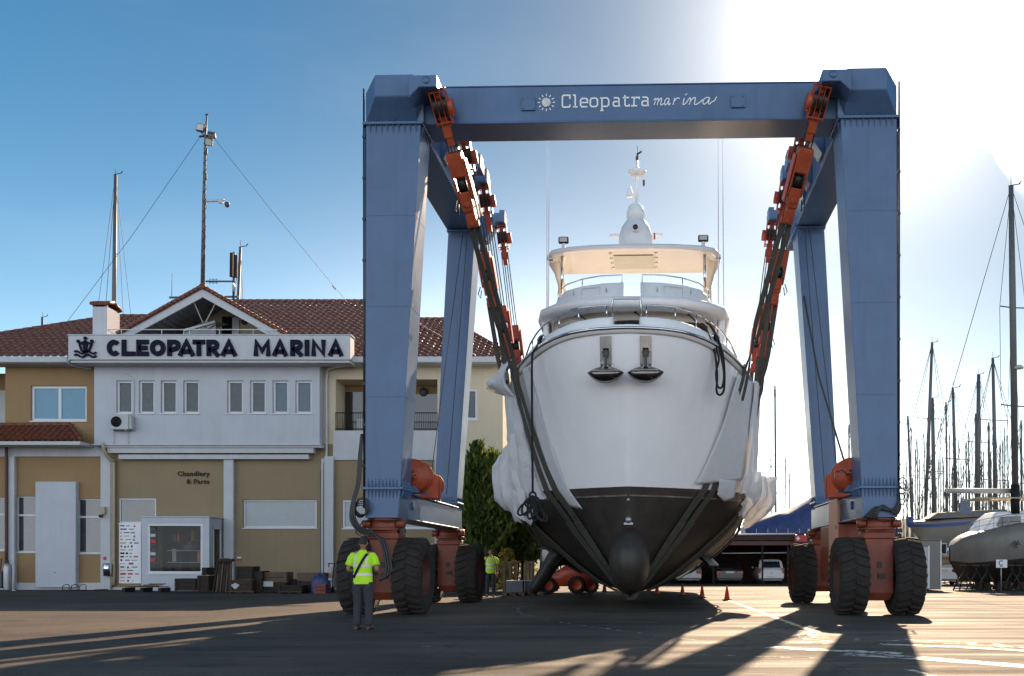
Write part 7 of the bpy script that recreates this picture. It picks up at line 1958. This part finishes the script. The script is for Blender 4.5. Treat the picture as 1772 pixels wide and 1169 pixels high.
for px0, px1, d, lab in ((212, 279, 43.6, 'low pallet of loose planks left of the display booth'), (396, 440, 41.9, 'pallet under the reddish crate'), (482, 522, 41.5, 'pallet under the shallow dark crate')):
    x0, x1 = fx(px0, d), fx(px1, d); t = thing('pallet', lab, 'pallet', ((x0+x1)/2, d, 0)); hgt = .22 if px0 == 212 else .09
    m = MB()
    for k in range(3): a = lerp(x0, x1-.12, k/2); m.box(a, a+.12, d-.05, d+.9, 0, hgt-.03)
    split_build(m, 'bearer', MAT['darkwood'], t)
    if px0 == 212:
        for k in range(7):
            m = MB(); y = d+k*.12; a = RND.uniform(-.05, .05); m.obox(((x0+x1)/2, y, hgt+.01), ((x1-x0)*RND.uniform(.85, 1.05), .10, .03), Matrix.Rotation(a, 3, 'Z')); m.build('plank', MAT['darkwood'], t)
        for k in range(3):
            m = MB(); m.obox(((x0+x1)/2+.2+.1*k, d+.2+.2*k, hgt+.05+.04*k), (.9-.1*k, .12, .04), Matrix.Rotation(.15*k-.1, 3, 'Z')); m.build('plank', MAT['wood'], t)
    else:
        m = MB(); m.box(x0, x1, d-.06, d-.02, hgt-.03, hgt-.005); m.build('edge_board', MAT['wood'], t)
ts = thing('timber_stack', 'upright bundle of long dark boards leaning by the booth', 'timber', (fx(384, 43), 43, 0))
for k in range(11):
    m = MB(); x = lerp(fx(369, 43), fx(399, 43), k/10); ln = RND.uniform(-.10, .10); top = fz(966+RND.uniform(-1, 3), 43); tw = RND.uniform(.05, .10)
    m.bar((x+ln*.6, 43+.05*(k % 3), 0), (x*.75+fx(383, 43)*.25, 43.35+.05*(k % 2), top), tw, .09, up=(0, 1, 0)); m.build('board', MAT['wood' if k % 3 == 1 else 'darkwood'], ts)
m = MB(); m.bar((fx(371, 43), 43.3, fz(970, 43)), (fx(399, 43), 43.3, fz(969, 43)), .3, .12); m.build('binding_board', MAT['darkwood'], ts)
q = H(544, 563, 1014, 1026, 41.6)
pc = thing('plastic_crate', 'small rusty red plastic crate in front of the dark bundle', 'crate', ((q[0]+q[1])/2, 41.6, 0))
m = MB()
for z in (.03, .16, .29): m.box(q[0], q[1], 41.6, 41.63, z, z+.09); m.box(q[0], q[1], 41.97, 42.0, z, z+.09); m.box(q[0], q[0]+.03, 41.631, 41.969, z, z+.09); m.box(q[1]-.03, q[1], 41.631, 41.969, z, z+.09)
for x in (q[0], q[1]-.05, (q[0]+q[1])/2-.02): m.box(x, x+.05, 41.59, 41.599, .0, .40)
m.box(q[0], q[1], 41.6, 42.0, 0, .028); m.build('body', mat('rusty_red_plastic', (.20, .04, .02), .6, var=.2), pc)
m = MB(); rows = []
for i in range(9):
    t = i/8; x = lerp(fx(538, 42), fx(566, 42), t); hgt = .55+.30*math.sin(PI*t)**.7+.07*math.sin(t*19)
    rows.append([(x, 42.0, 0), (x+.03, 41.96, hgt*.7), (x, 42.15, hgt), (x, 42.5, hgt*.85), (x, 42.6, 0)])
m.loft(rows, 0, True, False, True); tag(m.build('tarpaulin_bundle', MAT['tarp']), 'dark blue tarpaulin bundle heaped behind the red plastic crate', 'tarpaulin')
d = 43.5; ht = thing('hand_truck', 'upright hand truck with pale panel leaning on the last pilaster', 'hand truck', (fx(570, d), d, 0))
m = MB()
for px in (566, 575): m.tube([(fx(px, d), d-.1, .05), (fx(px, d), d+.3, fz(974, d))], .025, 6)
for py in (975, 990, 1005, 1018): m.tube([(fx(566, d), d+.1, fz(py, d)), (fx(575, d), d+.1, fz(py, d))], .02, 6)
m.build('frame', MAT['black'], ht)
m = MB(); m.box(fx(567, d), fx(574, d), d+.02, d+.1, fz(1000, d), fz(981, d)); m.build('panel', mat('pink_board', (.5, .36, .30), .7), ht)
for px in (564.5, 576.5):
    m = MB(); m.lathe([(0, -.04), (.13, -.04), (.13, .04), (0, .04)], (fx(px, d), d-.05, .13), 'x', 16); m.build('wheel', MAT['rubber'], ht)
# things at the left end of the wall
d = 46.6
gc = thing('gas_cylinder', 'grey gas cylinder standing by the dark red pipe at the left edge', 'gas cylinder', (fx(13, d), d, 0))
m = MB(); m.lathe([(0, 0), (.17, 0), (.18, .05), (.18, 1.05), (.15, 1.2), (.07, 1.28), (0, 1.28)], (fx(13, d), d, 0), 'z', 18); m.build('body', MAT['galv'], gc)
m = MB(); m.lathe([(.05, 1.27), (.05, 1.38), (.09, 1.40), (0, 1.42)], (fx(13, d), d, 0), 'z', 10); m.build('valve', MAT['dgrey'], gc)
cr = thing('trolley', 'dark two-wheeled trolley beside the grey gas cylinder at the left edge', 'trolley', (fx(3, d), d, 0))
m = MB()
for px in (-2, 6): m.tube([(fx(px, d), d, .1), (fx(px, d), d+.2, 1.5)], .03, 6)
m.box(fx(-2, d), fx(6, d), d-.2, d+.1, .1, .2); m.box(fx(-1, d), fx(5, d), d-.1, d+.05, .2, .9); m.build('frame', MAT['dgrey'], cr)
m = MB(); m.tube([(fx(24, 46), 46, 0), (fx(24, 46), 46, fz(974, 46))], .045, 8); m.lathe([(.09, 0), (.09, .03), (0, .03)], (fx(24, 46), 46, 0), 'z', 10); tag(m.build('post', MAT['lgrey']), 'thin grey post in front of the left pilaster', 'post')
br = thing('bike_rack', 'low black three-loop bicycle rack in front of the white panel', 'bicycle rack', (fx(130, 46.5), 46.5, 0))
for c in (115.5, 130.5, 144.5):
    m = MB(); x = fx(c, 46.5); m.tube([(x-.16, 46.4, 0), (x-.15, 46.45, .22), (x-.08, 46.5, .27), (x+.08, 46.5, .27), (x+.15, 46.45, .22), (x+.16, 46.4, 0)], .018, 6); m.build('loop', MAT['black'], br)
m = MB(); m.tube([(fx(109, 46.5), 46.4, .02), (fx(150, 46.5), 46.4, .02)], .018, 6); m.build('base_bar', MAT['black'], br)
m = MB(); q = fx(168, 46.6), fx(180, 46.6); m.box(q[0], q[1], 46.3, 47.0, .0, .05); tag(m.build('door_mat', MAT['black'], bevel=.01), 'black rubber mat on the ground at the foot of the pilaster', 'mat')

# ---- trees ------------------------------------------------------------------------------
def leafmats(tag_, cols): return [mat(tag_+'_%d' % i, c, .6, var=.3, scale=1.5, spec=.2) for i, c in enumerate(cols)]
def conifer(name, label, base, lobes, seed, mats, size=.30, per=.9):
    r = random.Random(seed); t = thing(name, label, 'tree', base, 0, None)
    m = MB(); x, y = base[0], base[1]
    for lx, ly, h, rad, z0 in lobes:
        m.tube([(x+lx*.3, y+ly*.3, 0), (x+lx*.8, y+ly, h*.4), (x+lx, y+ly, h*.85)], [.14, .09, .03], 7)
    m.build('trunk', MAT['bark'], t)
    m = MB()
    for lx, ly, h, rad, z0 in lobes:
        n = int(640*per*h*rad/6)
        for k in range(n):
            q = r.random()**.85; z = lerp(z0, h, q); prof = (min(1, (q+.05)/.22)**.7)*(1-q**2.2)**.62
            a = r.uniform(0, 2*PI); lump = 1+.22*math.sin(a*3+q*9+seed)+.16*math.sin(a*5-q*17)
            rr_ = rad*prof*lump*(r.random()**.28)
            c = V((x+lx+rr_*math.cos(a), y+ly+rr_*math.sin(a), z))
            mi = r.choices((0, 1, 2), (5, 4, 2))[0]
            out = V((math.cos(a), math.sin(a), 0))
            for j in range(9):
                dv = (V((r.gauss(0, .35), r.gauss(0, .35), 1))+out*.35).normalized(); sd = dv.cross(V((r.gauss(0, 1), r.gauss(0, 1), .2))).normalized()
                p = c+V((r.gauss(0, .13), r.gauss(0, .13), r.gauss(0, .16))); L = size*r.uniform(.6, 1.25); w = L*.22
                m.add([p-dv*L*.4, p+sd*w, p+dv*L*.6, p-sd*w], [(0, 1, 2, 3)], mi)
    m.build('crown', mats, t, recalc=False)
_LM = leafmats('cypress_leaf', [(.05, .075, .018), (.085, .115, .026), (.14, .16, .04)])
for q_, lm_ in enumerate(_LM): add_translucent(lm_, ((.10, .15, .025), (.16, .21, .03), (.24, .26, .04))[q_], .35)
LM = _LM
conifer('conifer_tree', 'tall dense dark green conifer beside the left rear hoist wheels', (fx(833, 45), 45, 0), [(-.15, 0, 6.5, 1.15, .5), (.45, .3, 6.1, 1.0, .5), (-.55, .2, 5.4, .8, .4), (.1, -.3, 4.6, 1.2, .35)], 3, LM)
conifer('conifer_tree', 'broader dark green conifer half hidden behind the left side of the hull', (fx(884, 46.5), 46.5, 0), [(-.3, 0, 6.2, 1.1, 1.5), (.5, .2, 5.6, 1.2, 1.6), (1.2, 0, 4.5, 1.2, 1.5)], 8, LM)
def shrub(name, label, base, w, h, seed, mats, n, leaf=.09):
    r = random.Random(seed); t = thing(name, label, 'shrub', base); m = MB()
    tips = []
    for k in range(9):
        a = r.uniform(0, 2*PI); tip = V((base[0]+w*.7*r.random()*math.cos(a), base[1]+w*.7*r.random()*math.sin(a), h*r.uniform(.6, 1))); tips.append(tip)
        m.tube([V(base)+V((r.gauss(0, .05), r.gauss(0, .05), 0)), V(base).lerp(tip, .5)+V((0, 0, .15)), tip], [.02, .014, .006], 5)
    m.build('stems', MAT['bark'], t); m = MB()
    for k in range(n):
        q = r.random(); z = h*(.08+.95*q); rad = w*math.sin(PI*min(1, .15+.8*q))**.6*r.random()**.4*(1+.3*math.sin(9*q)); a = r.uniform(0, 2*PI)
        c = V((base[0]+rad*math.cos(a), base[1]+rad*math.sin(a), z)); u_ = V((r.gauss(0, 1), r.gauss(0, 1), r.gauss(0, .7))).normalized(); v_2 = u_.orthogonal().normalized(); L = leaf*r.uniform(.6, 1.4)
        m.add([c-u_*L, c+v_2*L*.55, c+u_*L, c-v_2*L*.55], [(0, 1, 2, 3)], r.randrange(len(mats)))
    m.build('leaves', mats, t, recalc=False)
shrub('garden_shrub', 'sunlit yellow and green shrub behind the second worker', (fx(876, 43), 43, 0), .38, 1.85, 4, [MAT['leafY'], MAT['leafG'], mat('orange_leaves', (.33, .17, .03), .6)], 620)
shrub('garden_shrub', 'thin sunlit green bush under the conifer behind the timber stands', (fx(905, 47), 47, 0), .8, 2.3, 9, [MAT['leafY'], MAT['leafG']], 420, .10)

# ---- people -------------------------------------------------------------------------------
def person(label, base, rotz, hgt, pose, shirt, extras):
    k = hgt/1.76; t = thing('person', label, 'person', base, rotz, None)
    def S(mb, n, mt_, parent=None, **kw):
        for i, v in enumerate(mb.v): mb.v[i] = V((v.x*k, v.y*k, v.z*k))
        return mb.build(n, mt_, parent or t, local=True, **kw)
    sx_ = pose['feet']; arms = pose['arms']
    P = [((0, 0, .96), .12), ((0, 0, 1.10), .125), ((0, .0, 1.28), .14), ((0, 0, 1.42), .105), ((0, .01, 1.50), .058), ((0, .02, 1.56), .055)]
    E = [(0, 1), (1, 2), (2, 3), (3, 4), (4, 5)]
    for s, (fx_, fy_) in zip((-1, 1), sx_):
        i = len(P); P += [((s*.095, 0, .90), .105), ((lerp(s*.10, fx_, .5), fy_*.4+.03, .50), .068), ((fx_, fy_, .10), .045), ((fx_, fy_+.14, .045), .038)]
        E += [(0, i), (i, i+1), (i+1, i+2), (i+2, i+3)]
    for s, (el, wr) in zip((-1, 1), arms):
        i = len(P); P += [((s*.17, 0, 1.43), .062), ((s*.21, 0, 1.36), .055), (el, .043), (wr, .028)]
        E += [(3, i), (i, i+1), (i+1, i+2), (i+2, i+3)]
    vs, fs = skin_mesh(P, E, 2)
    m = MB(); m.add(vs, fs, 0, True)
    hz_ = 1.645; hy_ = .025
    rows = []
    for i in range(13):                                    # head with jaw, brow and occiput
        th_ = PI*i/12; z = math.cos(th_)*.122; rr_ = math.sin(th_); row = []
        for j in range(20):
            a = 2*PI*j/20; w = .076*rr_*(1-.18*max(0, -z/.122)); dep = .095*rr_
            yv = dep*math.sin(a); 
            if math.sin(a) > 0: yv += .012*max(0, math.sin(a))**6*(1 if -.055 < z < .0 else 0)+.02*max(0, math.sin(a))**14*(1 if -.045 < z < .01 else 0)
            else: yv += .0
            row.append((w*math.cos(a), hy_+yv+(.012 if z < -.05 and math.sin(a) > 0 else 0), hz_+z))
        rows.append(row)
    m.loft(rows, 0, True, True)
    for s in (-1, 1): m.ball((s*.078, hy_-.005, hz_-.01), .03, 6, sx=.4, sz=1.1, sy=.7)
    for s, (el, wr) in zip((-1, 1), arms):
        dv = (V(wr)-V(el)).normalized(); sd = V((s*.0, 0, 0)); up_ = V((0, 0, 1)); sd = dv.cross(up_); sd = sd.normalized() if sd.length > .1 else V((1, 0, 0)); pn = sd.cross(dv)
        pm_ = V(wr)+dv*.05
        m.tube([V(wr)-dv*.02, V(wr)+dv*.03, pm_+dv*.035], [.027, .038, .036], 8)
        for f in range(4):
            o = sd*(.027-.018*f); l = (.075, .085, .08, .062)[f]; b0 = pm_+dv*.03+o
            m.tube([b0, b0+dv*l*.5-pn*.008, b0+dv*l*.8-pn*.03, b0+dv*l*.85-pn*.05], [.0095, .009, .008, .006], 6)
        m.tube([pm_-dv*.02+sd*.03, pm_+dv*.02+sd*.05-pn*.01, pm_+dv*.05+sd*.045-pn*.025], [.011, .010, .008], 6)
    body = S(m, 'body', MAT['skin'], recalc=True)
    m = MB()
    rows = []
    for i in range(8):
        th_ = PI*i/12; z = math.cos(th_)*.128; rr_ = math.sin(th_)
        row = []
        for j in range(20):
            a = 2*PI*j/20; front = max(0, math.sin(a)); cut = front*.075*(1 if i > 3 else 0)
            row.append((.081*rr_*math.cos(a), hy_-.004+(.100*rr_*math.sin(a))*(1-.28*front*(i > 4)), hz_+.004+z+cut))
        rows.append(row)
    m.loft(rows, 0, True, True); S(m, 'hair', MAT['hair'])
    # face details
    m = MB()
    for s in (-1, 1): m.ball((s*.030, hy_+.086, hz_+.012), .010, 5, sy=.5); m.bar((s*.048, hy_+.088, hz_+.036), (s*.014, hy_+.094, hz_+.036), .006, .008)
    S(m, 'eyes', MAT['hair'], body)
    m = MB(); m.bar((-.022, hy_+.090, hz_-.062), (.022, hy_+.090, hz_-.062), .008, .008); S(m, 'mouth', mat('lips', (.25, .09, .07), .5), body)
    # trousers
    m = MB()
    m.loft([[(.165*w*math.cos(a), .118*w*math.sin(a)-.005, z) for a in [j*PI/10 for j in range(20)]] for z, w in ((1.04, 1.02), (.98, 1.05), (.90, 1.08), (.84, 1.0), (.80, .8))], 0, True, True)
    for s, (fx_, fy_) in zip((-1, 1), sx_):
        hip = V((s*.088, 0, .90)); kn = V((lerp(s*.10, fx_, .5), fy_*.4+.03, .50)); an_ = V((fx_, fy_-.005, .085))
        pts = [hip, hip.lerp(kn, .3), hip.lerp(kn, .65), kn, kn.lerp(an_, .3), kn.lerp(an_, .55), kn.lerp(an_, .8), kn.lerp(an_, .93), an_]
        m.tube(pts, [.105, .108, .094, .083, .082, .077, .078, .084, .080], 14)
    S(m, 'trousers', MAT['trousers'])
    for s, (fx_, fy_) in zip((-1, 1), sx_):
        m = MB(); rows = []
        for y, w, h_ in ((-.085, .035, .075), (-.06, .045, .09), (0, .048, .095), (.06, .05, .075), (.12, .052, .055), (.16, .042, .04), (.18, .02, .03)):
            rows.append([(fx_+w*math.cos(a), fy_+y, max(0.0, .0+h_*.5+h_*.5*math.sin(a))) for a in [j*PI/6 for j in range(12)]])
        m.loft(rows, 0, True, True, True); S(m, 'shoe', MAT['shoe'])
    # shirt with sleeves
    prof = [(.865, .188, .137), (.90, .187, .135), (.98, .180, .130), (1.08, .174, .125), (1.18, .182, .130), (1.28, .194, .135), (1.36, .195, .128), (1.41, .172, .112), (1.45, .125, .092), (1.485, .078, .072), (1.505, .070, .066)]
    m = MB(); m.loft([[(a_*math.cos(q)*(1+.012*math.sin(5*q+z*40)), b_*math.sin(q)+(-.006 if z > 1.2 else 0), z) for q in [j*PI/14 for j in range(28)]] for z, a_, b_ in prof], 0, True, True)
    for s, (el, wr) in zip((-1, 1), arms):
        sh = V((s*.13, 0, 1.405)); m.tube([sh, V((s*.185, 0, 1.395)), V((s*.222, 0, 1.345)), V((s*.222, 0, 1.345)).lerp(V(el), .35), V((s*.222, 0, 1.345)).lerp(V(el), .62)], [.07, .078, .076, .074, .080], 14)
    shirt_ = S(m, 'shirt', shirt)
    def ell(z):
        a_ = interp([(p[0], p[1]) for p in prof], z); b_ = interp([(p[0], p[2]) for p in prof], z); return a_+.006, b_+.006
    for z in pose['bands']:
        m = MB(); m.loft([[(ell(zz)[0]*math.cos(q), ell(zz)[1]*math.sin(q)-(.006 if zz > 1.2 else 0), zz) for q in [j*PI/14 for j in range(28)]] for zz in (z, z+.025, z+.05)], 0, True, True); S(m, 'reflective_band', MAT['reflect'], shirt_)
    for s in (-1, 1):
        for f in (-1, 1):
            m = MB(); rows = []
            for z in (pose['bands'][-1]+.05, 1.25, 1.32, 1.38, 1.42, 1.44):
                r_ = []
                for xo in (.085, .105, .128):
                    a_, b_ = ell(z); xx = min(s*xo, a_*.98) if s > 0 else max(s*xo, -a_*.98)
                    r_.append((xx, f*b_*math.sqrt(max(.02, 1-(xx/a_)**2))-(.006 if z > 1.2 else 0), z))
                rows.append(r_)
            m.loft(rows, 0, True); S(m, 'reflective_band', MAT['reflect'], shirt_)
    for fn in extras: fn(S, ell, MB, t)
    return t
MAT['reflect'] = mat('reflective_tape', (.72, .66, .64), .4, var=.05)
MAT['hivis'] = mat('hi_vis_fabric', (.50, .86, .02), .75, var=.06, scale=12, bump=.5, bscale=16)
MAT['hivis2'] = mat('hi_vis_fabric_dull', (.50, .78, .03), .75, var=.06, scale=12, bump=.5, bscale=16)
def bag(S, ell, MB_, t):
    m = MB_(); rows = []
    for i in range(22):
        f = i/21; z = lerp(1.44, .98, f); a_, b_ = ell(z); x = lerp(.115, -.15, f); x = max(-a_*.97, min(a_*.97, x)); y = -b_*math.sqrt(max(.01, 1-(x/a_)**2))-.012
        rows.append([(x-.022, y, z+.012), (x+.022, y, z-.012)])
    m.loft(rows, 0, True)
    rows = []
    for i in range(22):
        f = i/21; z = lerp(1.44, .98, f); a_, b_ = ell(z); x = lerp(.115, -.15, f); x = max(-a_*.97, min(a_*.97, x)); y = b_*math.sqrt(max(.01, 1-(x/a_)**2))+.012
        rows.append([(x-.022, y, z+.012), (x+.022, y, z-.012)])
    m.loft(rows, 0, True)
    S(m, 'bag_strap', MAT['black'])
def remote(S, ell, MB_, t):
    m = MB_(); m.box(-.02, .18, .26, .40, 1.03, 1.10); m.tube([(.05, .34, 1.1), (.05, .34, 1.17)], .012, 6); m.tube([(.12, .34, 1.1), (.12, .34, 1.17)], .012, 6); S(m, 'remote_control', MAT['dgrey'], bevel=.01)
person('worker seen from behind in a yellow-green high-visibility shirt with a dark shoulder strap', GP(628, 1089), math.radians(-4), 1.76,
       {'feet': ((-.115, 0), (.125, -.02)), 'arms': (((-.285, -.03, 1.13), (-.14, .23, 1.08)), ((.285, -.03, 1.13), (.20, .24, 1.09))), 'bands': (1.02, 1.18)}, MAT['hivis'], (bag, remote))
person('worker facing the camera in a high-visibility vest and black trousers by the conifer', GP(849, 1032.5), math.radians(180+8), 1.80,
       {'feet': ((-.11, .0), (.13, .03)), 'arms': (((-.26, -.02, 1.14), (-.25, .05, .88)), ((.27, -.03, 1.14), (.26, .06, .90))), 'bands': (1.04, 1.17)}, MAT['hivis2'], ())
